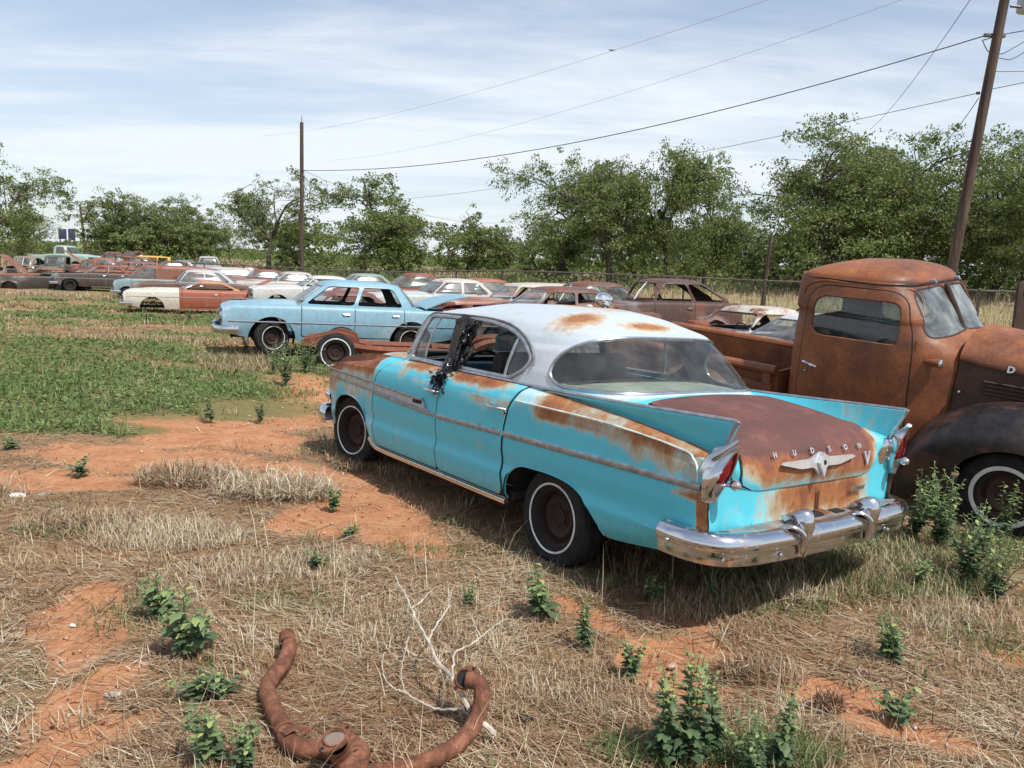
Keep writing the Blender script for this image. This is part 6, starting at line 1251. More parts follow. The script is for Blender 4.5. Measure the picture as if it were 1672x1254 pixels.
def make_tree(seed, H, Wd, nleaf, ls=.17, trunks=1, low=.22, lean=0., dead=0, open_=.5, flat=1.):
    """returns (bark mesh, leaf mesh, wear); H height, Wd crown half width"""
    r = np.random.default_rng(seed); bark = M(); tips = []
    def limb(p, d, L_, rad, depth):
        nonlocal bark
        n = 6; pts = [p]; dd = d/np.linalg.norm(d)
        for k in range(n):
            dd = dd+r.normal(size=3)*.13+np.array([0, 0, .05 if depth < 2 else -.02]); dd /= np.linalg.norm(dd); pts.append(pts[-1]+dd*L_/n)
        pts = np.array(pts); bark = bark+tube(pts, np.linspace(rad, rad*.55, n+1), 7 if depth == 0 else 5 if depth < 3 else 3, cap=False)
        if depth >= 2:
            for k in range(2, n+1): tips.append((pts[k], depth))
        if depth < 4:
            m = (3, 4, 3, 2)[depth]+(r.random() < .4)
            for j in range(m):
                k = r.integers(2 if depth else 3, n+1); side = r.normal(size=3); side[2] = side[2]*.35+(.25 if depth < 2 else .05); side /= np.linalg.norm(side); nd = dd*.55+side*(.95 if depth == 0 else .85); limb(pts[k], nd, L_*r.uniform(.58, .82), rad*.52*(.8+.3*r.random()), depth+1)
    for t in range(trunks):
        a = r.uniform(0, 6.28); d = np.array([math.cos(a)*(.12 if trunks == 1 else .42)+lean, math.sin(a)*(.12 if trunks == 1 else .42), 1.]); limb(np.array([math.cos(a), math.sin(a), -.15])*(.15 if trunks > 1 else 0)-np.array([0, 0, .1]), d, H*.42, H*.021/math.sqrt(trunks)+.05, 0)
    T_ = np.array([t[0] for t in tips]); zmax = np.percentile(T_[:, 2], 97); 
    sc = np.array([Wd/np.percentile(np.abs(T_[:, 0]-T_[:, 0].mean()), 93), Wd/np.percentile(np.abs(T_[:, 1]-T_[:, 1].mean()), 93), H*.96/zmax]); 
    w_ = np.clip(bark.V[:, 2]/(H*.25), 0, 1)[:, None]; bark.V = bark.V*(np.array([1, 1, sc[2]])*(1-w_)+sc*w_); T_ = T_*sc; T_ = T_[T_[:, 2] > low*H]
    ns = int(len(T_)*.30); aa = r.uniform(0, 6.28, ns); rw = Wd*np.sqrt(r.uniform(.10, .85, ns)); T_ = np.vstack([T_, np.stack([rw*np.cos(aa), rw*np.sin(aa), H*r.uniform(low*.5+.05, .55, ns)], 1)])
    # leaf clumps: every tip carries a few sprays, some tips bare
    keep = r.random(len(T_)) < (1-dead*.5); T_ = T_[keep]; nc = min(len(T_)*2, int(nleaf/34)); ci = r.integers(0, len(T_), nc); cen = T_[ci]+r.normal(size=(nc, 3))*np.array([.42, .42, .30])*H/10; cs = r.uniform(.28, .80, nc)*H/10; shade = r.normal(.5, .17, nc)
    li = r.integers(0, nc, nleaf); dv = r.normal(size=(nleaf, 3)); dv /= np.linalg.norm(dv, axis=1, keepdims=True); rad = r.random(nleaf)**.45*cs[li]; C = cen[li]+dv*rad[:, None]*np.array([1.25, 1.25, .75]); C[:, 2] -= rad*.25
    ax = r.normal(size=(nleaf, 3))+np.array([0, 0, -.5]); ax /= np.linalg.norm(ax, axis=1, keepdims=True); up = r.normal(size=(nleaf, 3)); up = np.cross(ax, up); up /= np.linalg.norm(up, axis=1, keepdims=True); s_ = r.uniform(.6, 1.35, nleaf)[:, None]*ls
    V, T = quads(C, ax*s_*.55, up*s_*.5); w = np.clip(shade[li]+r.normal(0, .13, nleaf), 0, 1); wear = np.repeat(w, 4)
    return bark, M(V, T), np.stack([wear, wear*0, wear*0], 1)
def put_tree(t, u, Y, label, rz=0., sc=1., group='elm trees beyond the fence', zoff=0., nm='elm_tree', sxy=1.):
    p = at(u, Y); o = t if t is not None else None; o.location = (p[0], p[1], gz(p[0], p[1])+zoff); o.rotation_euler = (0, 0, rz); o.scale = (sc*sxy, sc*sxy, sc); tag(o, label, 'tree', group)
def new_tree(args, nm='elm_tree', mat=None):
    bark, lv, wear = make_tree(**args); root = bpy.data.objects.new(nm, None); COL.objects.link(root); obj('trunk', bark, BARK, root, sharp=0); obj('crown', lv, mat or LEAF, root, wear=wear, sharp=0); return root
A = [new_tree(dict(seed=11, H=13, Wd=5.6, nleaf=34000, ls=.23, trunks=2, low=.18)), new_tree(dict(seed=23, H=12, Wd=5.4, nleaf=30000, ls=.23, trunks=1, low=.25)), new_tree(dict(seed=5, H=10, Wd=4.8, nleaf=24000, ls=.23, trunks=1, low=.22)),
     new_tree(dict(seed=42, H=9, Wd=6.2, nleaf=26000, ls=.24, trunks=3, low=.10)), new_tree(dict(seed=77, H=11, Wd=4.2, nleaf=13000, ls=.20, trunks=1, low=.3, dead=.6)), new_tree(dict(seed=90, H=6, Wd=3.2, nleaf=12000, ls=.23, trunks=2, low=.08))]
used = set()
TREES = [  # proto, column, depth, scale, rotation, label, width factor
 (0, 1340, 52, .78, .4, 'tall leafy elm just left of the leaning pole behind the pickup cab', 1.), (1, 1470, 55, .86, 2.1, 'tall elm with a ragged top above the rusty pickup roof', 1.0), (0, 1590, 53, .72, 4.0, 'elm crossed by the leaning pole at the right', 1.), (4, 1672, 46, .78, 1.3, 'elm with bare grey limbs at the right edge', 1.1), (3, 1420, 66, .95, 3.0, 'broad low elm filling the gap behind the pickup cab', 1.), (3, 1560, 63, .95, .9, 'broad bushy elm behind the leaning pole', 1.), (5, 1265, 60, .9, .2, 'small bushy elm left of the tall right-hand group', 1.), (1, 1745, 52, .95, 5., 'elm half outside the right edge of the photo', 1.),
 (1, 905, 62, .76, .3, 'dense elm with dark left side in the middle group', .95), (4, 985, 58, .80, 2.6, 'airy elm with forked trunk in the middle of the group', .95), (1, 1080, 60, .80, 4.4, 'tallest elm of the middle group with open limbs', .80), (2, 1135, 64, .80, .9, 'elm with a leaning bare limb at the right of the middle group', .8), (3, 1030, 74, .70, 5.1, 'low bushy elm behind the middle group', .9), (5, 1215, 66, .70, 2.2, 'small elm between the middle and right-hand groups', .9), (3, 1120, 80, .72, 1.9, 'hazy low elm filling the back of the middle group', 1.), (5, 880, 66, .8, 1.0, 'shrubby elm under the dense middle elm', 1.),
 (5, 745, 84, 1.0, .7, 'round medium elm standing alone left of the middle group', .95), (5, 832, 88, .80, 3.3, 'small round elm beside the lone medium elm', .9), (5, 790, 96, .5, 5.2, 'low dark elm between two round elms', 1.2),
 (2, 588, 68, .84, 1.1, 'spreading elm with thick trunk right of the tall pole', 1.25), (4, 440, 72, .76, .5, 'wispy elm left of the tall pole', 1.0), (5, 650, 74, .62, 2.4, 'low elm trailing to the right of the spreading elm', 1.), (5, 500, 80, .95, 4.2, 'bushy elm behind the tall pole', 1.1), (4, 378, 110, .5, 1.7, 'distant slim elm left of the wispy elm', 1.),
 (3, 225, 88, .84, .2, 'wide dense elm thicket at the left, left half', .95), (3, 290, 86, .80, 3.6, 'wide dense elm thicket at the left, right half', .9), (5, 190, 82, .9, 1.6, 'bush at the foot of the left thicket', 1.1), (5, 328, 84, .8, 5.5, 'bushy elm closing the right end of the left thicket', 1.),
 (1, -12, 72, .86, 2.2, 'large elm cut by the left edge of the photo', .95), (4, 60, 100, .50, .8, 'small leaning elm far away near the sign boards', 1.), (5, 95, 112, .45, 3., 'distant grey-green bush beyond the sign boards', 1.),
]
for k, (a, u, Y, s, rz, lab, sx) in enumerate(TREES):
    if a not in used: o = A[a]; used.add(a)
    else: o = copy_tree(A[a])
    put_tree(o, u, Y, lab, rz, s, sxy=sx)
# distant tree line: one mass far beyond the field
r_ = np.random.default_rng(8); n = 26000; an = r_.uniform(-.85, .85, n); Rr = r_.uniform(150, 230, n); X = np.sin(an)*Rr; Y = np.cos(an)*Rr; hb = .8+2.8*fbm(X, Y, 38, 61); Z = terrain(X, Y)+hb*r_.random(n)**.7
ax = r_.normal(size=(n, 3)); ax /= np.linalg.norm(ax, axis=1, keepdims=True); up = np.cross(ax, r_.normal(size=(n, 3))); up /= np.linalg.norm(up, axis=1, keepdims=True); V, T = quads(np.stack([X, Y, Z], 1), ax*.75, up*.6); w = np.repeat(np.clip(r_.normal(.35, .2, n), 0, 1), 4)
tag(obj('tree_line', M(V, T), LEAF, wear=np.stack([w, w*0, w*0], 1), sharp=0, kind='stuff'), 'hazy distant line of trees along the horizon', 'tree line')
# ================================================================== grass, weeds, debris
def blade_mat(name, stops, trans=.2, rough=.7):
    s = NT(name); c, ch = s.attr('wear'); col = s.ramp(ch[0], stops); s.set(col=col, rough=rough, spec=.25)
    tl = s.n.new('ShaderNodeBsdfTranslucent'); s.l.new(col, tl.inputs[0]); mx = s.n.new('ShaderNodeMixShader'); mx.inputs[0].default_value = trans; s.l.new(s.b.outputs[0], mx.inputs[1]); s.l.new(tl.outputs[0], mx.inputs[2]); s.l.new(mx.outputs[0], s.o.inputs[0]); MAT[name] = s.m; return s.m
STRAW = blade_mat('straw', [(0., (.12, .055, .032)), (.22, (.22, .115, .065)), (.42, (.33, .215, .125)), (.62, (.43, .335, .215)), (.82, (.57, .49, .35)), (1., (.70, .64, .51))])
GRASSG = blade_mat('green_blades', [(0., (.045, .075, .025)), (.5, (.13, .19, .06)), (1., (.30, .36, .15))], .3)
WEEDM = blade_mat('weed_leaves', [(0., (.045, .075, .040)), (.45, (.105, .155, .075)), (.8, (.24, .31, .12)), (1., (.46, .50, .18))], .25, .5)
def blades(P, az, L_, w, tilt, bend, col, r):
    """P (n,3) roots; az azimuth; tilt from vertical (rad) at the root, bend extra at the tip; 2 segments"""
    n = len(P); d = np.stack([np.cos(az), np.sin(az)], 1); s = np.stack([-np.sin(az), np.cos(az), np.zeros(n)], 1)
    def dirv(t): return np.concatenate([d*np.sin(t)[:, None], np.cos(t)[:, None]], 1)
    m1 = P+dirv(tilt)*(L_*.5)[:, None]; m2 = m1+dirv(np.minimum(tilt+bend, 1.75))*(L_*.5)[:, None]; hw = (w*.5)[:, None]
    V = np.stack([P-s*hw, P+s*hw, m1-s*hw*.8, m1+s*hw*.8, m2], 1).reshape(-1, 3); b = np.arange(n)[:, None]*5
    T = np.concatenate([b+np.array([[0, 1, 3]]), b+np.array([[0, 3, 2]]), b+np.array([[2, 3, 4]])]); c = np.repeat(col, 5); return M(V, T), np.stack([c, c*0, c*0], 1)
def wedge(n, r0, r1, p, seed, a0=-46, a1=42):
    r = np.random.default_rng(seed); u = r.random(n); p = p+1e-3*(p == 1); R_ = (r0**(1-p)+(r1**(1-p)-r0**(1-p))*u)**(1/(1-p)); A = R(1)*r.uniform(a0, a1, n); return np.sin(A)*R_, np.cos(A)*R_, R_, r
def scatter_straw():
    parts = []; wears = []
    # flat litter
    X, Y, D, r = wedge(190000, 1.6, 34, 1.15, 101); b, g = masks(X, Y); dens = fbm(X, Y, .5, 12); keep = r.random(len(X)) < (1-.90*_ss(.15, .95, b+.5*(fbm(X, Y, .12, 90)-.5)))*(1-.75*g)*(.35+.9*_ss(.3, .6, dens)); X, Y, D, b = X[keep], Y[keep], D[keep], b[keep]; n = len(X)
    base = fbm(X, Y, 1.3, 15)*6.28*1.4; L_ = (.03+.15*r.random(n)**2)*(1+D/16); w = r.uniform(.0016, .0038, n)*(1+D/5.5); Z = terrain(X, Y)+.004+r.random(n)*.018
    tone = np.clip(.20+.60*fbm(X, Y, .8, 17)+r.normal(0, .20, n), 0, 1); m, q = blades(np.stack([X, Y, Z], 1), base+r.normal(0, .8, n), L_, w, r.uniform(1.25, 1.60, n), r.uniform(-.1, .25, n), tone, r); parts.append(m); wears.append(q)
    # standing tufts
    cx, cy, cd_, r = wedge(5200, 1.8, 40, 1.0, 202); b, g = masks(cx, cy); dens = fbm(cx, cy, 1.4, 22); keep = r.random(len(cx)) < (1-.97*b)*(1-.5*g)*_ss(.36, .62, dens); cx, cy, cd_ = cx[keep], cy[keep], cd_[keep]
    k = r.integers(10, 30, len(cx)); i = np.repeat(np.arange(len(cx)), k); n = len(i); hs = r.uniform(.5, 1.25, len(cx))[i]; sp = (.03+.05*r.random(len(cx)))[i]*(1+cd_[i]/25)
    X = cx[i]+r.normal(size=n)*sp; Y = cy[i]+r.normal(size=n)*sp; D = cd_[i]; az = np.arctan2(Y-cy[i], X-cx[i])+r.normal(0, .7, n); L_ = r.uniform(.04, .125, n)*hs*(1+D/30); w = r.uniform(.0016, .0034, n)*(1+D/6)
    tone = np.clip(.52+.18*r.normal(size=len(cx))[i]+r.normal(0, .13, n), 0, 1); m, q = blades(np.stack([X, Y, terrain(X, Y)-.005], 1), az, L_, w, r.uniform(.05, .8, n), r.uniform(0, .8, n), tone, r); parts.append(m); wears.append(q)
    # tall thin seed stalks
    X, Y, D, r = wedge(1500, 1.8, 26, 1.0, 303); b, g = masks(X, Y); keep = r.random(len(X)) < (1-b)*.8; X, Y, D = X[keep], Y[keep], D[keep]; n = len(X)
    m, q = blades(np.stack([X, Y, terrain(X, Y)], 1), r.uniform(0, 6.28, n), r.uniform(.15, .42, n), r.uniform(.0016, .0026, n)*(1+D/6), r.uniform(.05, .9, n), r.uniform(0, .6, n), np.clip(r.normal(.75, .12, n), 0, 1), r); parts.append(m); wears.append(q)
    # edge of the sedan shadow: longer grass by tail and sills, under-car blades toned darker as painted shade
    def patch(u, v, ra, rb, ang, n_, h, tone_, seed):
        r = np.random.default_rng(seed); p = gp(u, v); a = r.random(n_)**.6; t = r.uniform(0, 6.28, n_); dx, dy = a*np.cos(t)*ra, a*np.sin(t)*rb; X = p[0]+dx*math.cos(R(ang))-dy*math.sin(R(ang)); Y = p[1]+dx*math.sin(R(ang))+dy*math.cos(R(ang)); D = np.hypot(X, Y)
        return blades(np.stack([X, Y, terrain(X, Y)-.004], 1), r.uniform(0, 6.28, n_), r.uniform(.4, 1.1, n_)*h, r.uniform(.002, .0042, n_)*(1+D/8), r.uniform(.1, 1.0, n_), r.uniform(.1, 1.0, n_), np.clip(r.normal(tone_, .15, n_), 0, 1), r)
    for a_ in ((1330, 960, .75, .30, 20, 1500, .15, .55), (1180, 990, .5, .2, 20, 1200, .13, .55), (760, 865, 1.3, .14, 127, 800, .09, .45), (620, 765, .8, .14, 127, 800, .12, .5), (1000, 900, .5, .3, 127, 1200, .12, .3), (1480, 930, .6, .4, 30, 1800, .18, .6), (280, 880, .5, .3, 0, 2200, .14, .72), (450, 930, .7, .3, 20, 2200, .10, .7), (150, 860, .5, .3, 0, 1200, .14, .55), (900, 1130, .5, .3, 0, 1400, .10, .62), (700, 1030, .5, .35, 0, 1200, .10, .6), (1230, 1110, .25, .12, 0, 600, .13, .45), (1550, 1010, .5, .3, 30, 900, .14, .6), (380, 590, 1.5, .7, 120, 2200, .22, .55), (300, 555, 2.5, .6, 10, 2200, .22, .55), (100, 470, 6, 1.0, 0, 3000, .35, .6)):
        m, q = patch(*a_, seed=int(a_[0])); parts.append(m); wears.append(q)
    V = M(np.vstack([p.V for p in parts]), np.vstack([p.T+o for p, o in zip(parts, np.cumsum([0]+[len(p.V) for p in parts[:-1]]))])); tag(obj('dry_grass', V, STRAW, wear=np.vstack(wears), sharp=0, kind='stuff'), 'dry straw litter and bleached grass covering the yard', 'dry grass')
scatter_straw()
def scatter_green():
    parts = []; wears = []
    X, Y, D, r = wedge(190000, 4.5, 44, 1.1, 404, -46, 10); b, g = masks(X, Y); e = np.maximum(g*(1-b), .06*(D > 12)); keep = r.random(len(X)) < e*(fence_f(X, Y) < -1); X, Y, D = X[keep], Y[keep], D[keep]; n = len(X)
    hgt = .05+.08*fbm(X, Y, .6, 33); Z = terrain(X, Y)+r.random(n)*hgt*.8; C = np.stack([X, Y, Z], 1); ax = r.normal(size=(n, 3)); ax[:, 2] *= .4; ax /= np.linalg.norm(ax, axis=1, keepdims=True); up = np.cross(ax, np.stack([r.normal(0, .5, n), r.normal(0, .5, n), np.ones(n)], 1)); up /= np.linalg.norm(up, axis=1, keepdims=True)
    s = (r.uniform(.009, .017, n)*(1+D/7))[:, None]; V, T = quads(C, ax*s, up*s*.8); w = np.repeat(np.clip(.30+.5*fbm(X, Y, 1.6, 36)+r.normal(0, .16, n), 0, 1), 4); parts.append(M(V, T)); wears.append(np.stack([w, w*0, w*0], 1))
    k = r.random(n) < .25; m, q = blades(C[k], r.uniform(0, 6.28, k.sum()), r.uniform(.06, .2, k.sum()), (.003*(1+D[k]/6)), r.uniform(0, .8, k.sum()), r.uniform(0, .7, k.sum()), np.clip(r.normal(.55, .2, k.sum()), 0, 1), r); parts.append(m); wears.append(q)
    # green blades mixed in the straw near the camera
    cx, cy, cd_, r = wedge(700, 1.8, 16, 1., 505); b, g = masks(cx, cy); keep = r.random(len(cx)) < (1-b)*_ss(.52, .66, fbm(cx, cy, 1.1, 44)); cx, cy, cd_ = cx[keep], cy[keep], cd_[keep]; kk = r.integers(8, 26, len(cx)); i = np.repeat(np.arange(len(cx)), kk); n = len(i); X = cx[i]+r.normal(size=n)*.04; Y = cy[i]+r.normal(size=n)*.04
    m, q = blades(np.stack([X, Y, terrain(X, Y)], 1), r.uniform(0, 6.28, n), r.uniform(.04, .13, n), r.uniform(.002, .004, n)*(1+cd_[i]/8), r.uniform(.1, .9, n), r.uniform(0, .7, n), np.clip(r.normal(.55, .2, n), 0, 1), r); parts.append(m); wears.append(q)
    for (u, v, ra, rb, n_, h, sd) in ((1330, 960, .8, .3, 1500, .13, 1), (1250, 990, .4, .2, 600, .11, 2), (1480, 940, .6, .5, 1800, .17, 3), (1560, 900, .7, .4, 1500, .15, 4), (1440, 900, .4, .2, 700, .12, 5), (980, 950, .4, .15, 300, .09, 6), (740, 900, .5, .12, 250, .08, 7), (110, 870, .4, .15, 350, .10, 8), (470, 985, .35, .2, 500, .07, 9), (230, 1000, .3, .3, 300, .09, 10), (1080, 1240, .3, .1, 500, .16, 11), (1250, 1240, .3, .12, 700, .16, 12), (560, 740, .5, .2, 350, .1, 13), (430, 640, .8, .5, 900, .14, 14), (1620, 1050, .3, .3, 400, .1, 15), (400, 590, 1.2, .6, 1200, .2, 16), (600, 575, 1.6, .4, 1500, .22, 17)):
        r = np.random.default_rng(900+sd); p = gp(u, v); a = r.random(n_)**.6; t = r.uniform(0, 6.28, n_); X = p[0]+a*np.cos(t)*ra; Y = p[1]+a*np.sin(t)*rb; D = np.hypot(X, Y)
        m, q = blades(np.stack([X, Y, terrain(X, Y)-.004], 1), r.uniform(0, 6.28, n_), r.uniform(.4, 1.1, n_)*h, r.uniform(.002, .0045, n_)*(1+D/8), r.uniform(.1, 1.0, n_), r.uniform(.1, 1.2, n_), np.clip(r.normal(.5, .22, n_), 0, 1), r); parts.append(m); wears.append(q)
    V = M(np.vstack([p.V for p in parts]), np.vstack([p.T+o for p, o in zip(parts, np.cumsum([0]+[len(p.V) for p in parts[:-1]]))])); tag(obj('green_ground_cover', V, GRASSG, wear=np.vstack(wears), sharp=0, kind='stuff'), 'low green clover-like cover across the left of the yard', 'ground cover')
scatter_green()
# ---- field grass beyond the fence and brush at the tree feet (one mass)
def field_grass():
    r = np.random.default_rng(66); n = 60000; x = r.uniform(-75, 60, n); f = r.uniform(.5, 60, n)**1.; y = 32-1.04*x+f*1.443; k = (y > 8) & (y < 170); x, y = x[k], y[k]; n = len(x); D = np.hypot(x, y)
    tone = np.clip(.35+.5*fbm(x, y, 7, 71)+r.normal(0, .15, n), 0, 1); m, q = blades(np.stack([x, y, terrain(x, y)], 1), r.uniform(0, 6.28, n), r.uniform(.25, .7, n), .006*D/8*r.uniform(.6, 1.5, n), r.uniform(0, .6, n), r.uniform(0, .6, n), tone, r)
    tag(obj('field_grass', m, STRAW, wear=q, sharp=0, kind='stuff'), 'tall dry grass in the field beyond the fence', 'field grass')
    n = 52000; u_ = r.uniform(-80, 1750, n); Y = r.uniform(52, 108, n); X = (u_-836)/CAM_F*Y; hb = np.maximum(0, fbm(X, Y, 7, 81)-.40)*14*np.interp(u_, [0, 130, 320, 400, 620, 700, 820, 900, 1672], [.25, .5, .6, .35, .5, .12, .2, .8, 1.1]); Z = terrain(X, Y)+hb*r.random(n)**.8; k = (hb > .25) & (fence_f(X, Y) > 6); X, Y, Z = X[k], Y[k], Z[k]; n = len(X)
    ax = r.normal(size=(n, 3)); ax /= np.linalg.norm(ax, axis=1, keepdims=True); up = np.cross(ax, r.normal(size=(n, 3))); up /= np.linalg.norm(up, axis=1, keepdims=True); V, T = quads(np.stack([X, Y, Z], 1), ax*.16, up*.13); w = np.repeat(np.clip(r.normal(.5, .2, n), 0, 1), 4)
    tag(obj('brush', M(V, T), LEAF, wear=np.stack([w, w*0, w*0], 1), sharp=0, kind='stuff'), 'low brush and saplings under the elms beyond the fence', 'brush')
field_grass()
# ---- weeds: prototypes and copies
STEM = simple('weed_stem', (.16, .20, .09), .6)
def weed_mesh(seed, h, ns, nl, ll, spread, kind=0):
    r = np.random.default_rng(seed); V = []; T = []; C = []; stem = M()
    for s_ in range(ns):
        a = r.uniform(0, 6.28); tl = r.uniform(.05, .6)*spread; hh = h*r.uniform(.6, 1.); t = np.linspace(0, 1, 7); P = np.stack([np.cos(a)*np.sin(tl)*hh*t**1.3+r.normal(0, .006, 7), np.sin(a)*np.sin(tl)*hh*t**1.3+r.normal(0, .006, 7), hh*t*np.cos(tl*.8)], 1); P[0] = (r.normal(0, .012), r.normal(0, .012), -.02); stem = stem+tube(P, np.linspace(.0038, .0014, 7), 5, cap=False)
        for k in range(nl):
            f = .12+.88*(k+r.random()*.6)/nl; p = np.array([np.interp(f, t, P[:, i]) for i in range(3)]); az = k*2.4+r.normal(0, .4); L_ = ll*(1.15-.75*f)*r.uniform(.7, 1.2); up = .75-.2*f+r.normal(0, .25); d = np.array([math.cos(az)*math.cos(up), math.sin(az)*math.cos(up), math.sin(up)]); s = np.array([-math.sin(az), math.cos(az), 0.]); nrm = np.cross(d, s); wd = L_*(.15 if kind == 0 else .24)*r.uniform(.8, 1.25)
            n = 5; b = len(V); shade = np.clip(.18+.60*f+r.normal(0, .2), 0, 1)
            for j in range(n+1):
                q = j/n; c = p+d*L_*q+np.array([0, 0, -1])*L_*.55*q*q; w_ = wd*math.sin(math.pi*min(1, q*.92+.06))**.7*(1+(.55 if kind == 0 else .2)*(j % 2)); V += [c-s*w_-nrm*w_*.25, c, c+s*w_-nrm*w_*.25]; C += [shade, shade*.9, shade]
            for j in range(n):
                o = b+3*j; T += [(o, o+1, o+4), (o, o+4, o+3), (o+1, o+2, o+5), (o+1, o+5, o+4)]
    C = np.array(C); return stem, M(np.array(V), np.array(T)), np.stack([C, C*0, C*0], 1)
def proto(seed, *a, **k):
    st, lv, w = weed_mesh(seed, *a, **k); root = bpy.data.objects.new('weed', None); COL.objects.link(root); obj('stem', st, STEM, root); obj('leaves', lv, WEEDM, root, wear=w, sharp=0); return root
PR = [proto(1, .30, 6, 16, .105, 1.1), proto(2, .26, 8, 15, .065, 1.4, kind=1), proto(3, .42, 5, 24, .080, .6), proto(4, .40, 11, 24, .065, 1.2), proto(5, .16, 6, 10, .065, 1.6, kind=1), proto(6, .75, 5, 30, .10, .5)]
WEEDS = [(0, 262, 1010, 1.0, 'broad-leaved weed with pale tips, left of the larger one above the bent pipe'), (0, 308, 1068, 1.25, 'largest dark green jagged weed, up and left of the bent pipe'), (4, 325, 1140, 1.1, 'small bright weed just left of the bent pipe'), (4, 370, 1135, .9, 'tiny weed between the small bright weed and the bent pipe'), (1, 345, 1250, 1.0, 'pale green weed cut by the bottom edge, left of the pipe flange'), (1, 400, 1254, .8, 'weed at the bottom edge touching the bent pipe'), (1, 545, 835, .85, 'small green weed on the red soil right of the dry clump'), (4, 570, 878, .8, 'tiny weed below the small green weed on red soil'), (4, 517, 930, 1., 'tiny weed alone in straw left of centre'), (0, 885, 1010, 1.05, 'upright weed nearest the rear wheel, left of three in a slanting row'), (2, 955, 1062, .72, 'middle weed of the slanting row below the rear bumper'), (1, 1030, 1110, .85, 'lower right weed of the slanting row below the rear bumper'), (1, 765, 990, .55, 'grassy green tuft above the dead branch'), (0, 1062, 985, .6, 'weed standing in the shadow under the rear bumper'), (1, 1160, 980, .5, 'pale weed at the edge of the bumper shadow'), (1, 1450, 1085, 1.05, 'rounded yellow-topped bush in the lower right straw'), (4, 1470, 1180, 1.1, 'small dark seedling in the lower right red soil'), (2, 1085, 1252, 1.0, 'tall leafy stalk at the bottom edge, first from the left'), (2, 1115, 1254, 1.15, 'tall leafy stalk at the bottom edge, second from the left'), (2, 1165, 1235, .9, 'thin ragged stalk behind the bottom-edge weeds'), (3, 1235, 1280, .72, 'dense light green weed at the bottom edge'), (2, 1272, 1270, .85, 'dense light green weed at the bottom edge, rightmost'),
 (3, 1490, 880, 1.25, 'bushy weed right beside the bumper end'), (3, 1535, 900, 1.45, 'tallest bushy weed between bumper and pickup wheel'), (2, 1525, 850, 1.3, 'leafy stalk against the pickup fender'), (3, 1575, 955, 1.3, 'spreading bushy weed below the pickup wheel'), (3, 1620, 985, 1.0, 'weed at the right edge below the pickup wheel'), (1, 1600, 900, .9, 'low weed in front of the pickup tyre'), (1, 1500, 960, .9, 'low weed in the grass right of the bumper'), (5, 1635, 885, .75, 'thistle-like stalk in front of the pickup wheel hub'),
 (5, 378, 552, .9, 'tall weed in front of the light blue sedan nose'), (5, 402, 570, .8, 'tall weed under the light blue sedan front bumper'), (5, 445, 610, .85, 'weed left of the chassis wheel'), (3, 468, 628, 1.6, 'bushy weed in front of the chassis cradle'), (3, 500, 608, 1.4, 'bushy weed touching the chassis tyre'), (2, 345, 690, .9, 'small weed standing on the green patch edge, nearest the dirt track'), (4, 130, 775, 1.3, 'small dry-looking weed on the far left soil'), (5, 560, 545, 1.0, 'tall seed stalk before the light blue sedan door'), (5, 600, 548, .8, 'tall weed by the light blue sedan rear door'), (5, 655, 552, 1.0, 'tall weed before the light blue sedan rear wheel'), (3, 425, 690, .8, 'small weed right of the green patch'), (5, 620, 556, .7, 'weed growing between the chassis rails'), (5, 530, 560, .8, 'weed between chassis wheel and blue sedan sill'), (5, 310, 508, .9, 'weed beside the red door of the hardtop'), (5, 240, 512, .7, 'weed below the hardtop front bumper'), (4, 20, 730, 1.2, 'low weed at the left edge by the track')]
seen = set(); rr_ = random.Random(4)
for k, u, v, s, lab in WEEDS:
    p = gp(u, v); p[2] = gz(p[0], p[1])
    if k not in seen: o = PR[k]; seen.add(k)
    else: o = copy_tree(PR[k])
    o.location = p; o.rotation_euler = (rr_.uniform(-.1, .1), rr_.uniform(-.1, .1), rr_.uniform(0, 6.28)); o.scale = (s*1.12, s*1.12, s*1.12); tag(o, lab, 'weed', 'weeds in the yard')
# ---- clumps of bleached long grass
def clump(label, u, v, ra, rb, n, h, tone, seed, ang=0.):
    r = np.random.default_rng(seed); p = gp(u, v); a = r.random(n)**.55; t = r.uniform(0, 6.28, n); dx, dy = a*np.cos(t)*ra, a*np.sin(t)*rb; X = p[0]+dx*math.cos(ang)-dy*math.sin(ang); Y = p[1]+dx*math.sin(ang)+dy*math.cos(ang); Z = terrain(X, Y)+r.random(n)*h*.35
    m, q = blades(np.stack([X, Y, Z], 1), r.uniform(0, 6.28, n), r.uniform(.5, 1.2, n)*h, r.uniform(.003, .009, n), r.uniform(.2, 1.5, n), r.uniform(.2, 1.7, n), np.clip(r.normal(tone, .24, n), 0, 1), r); tag(obj('grass_clump', m, STRAW, wear=q, sharp=0), label, 'grass clump')
clump('big tangled clump of bleached long grass left of the turquoise sedan, right half', 450, 812, .50, .24, 1700, .24, .72, 1, .1); clump('big tangled clump of bleached long grass, darker left half', 310, 792, .45, .22, 1500, .22, .50, 2, .1)
clump('small pale tuft at the bumper shadow edge', 1290, 985, .16, .10, 320, .16, .7, 3); clump('brown tuft in the lower right straw', 1215, 1105, .14, .09, 500, .12, .35, 4); clump('dark brown tuft near the lower right red soil', 1350, 1160, .07, .05, 260, .09, .12, 5); clump('wispy tuft of straw at the left of the clump', 110, 860, .2, .1, 500, .13, .5, 6); clump('small grass clump under the front wheel', 560, 760, .35, .12, 700, .12, .45, 7, 2.2)
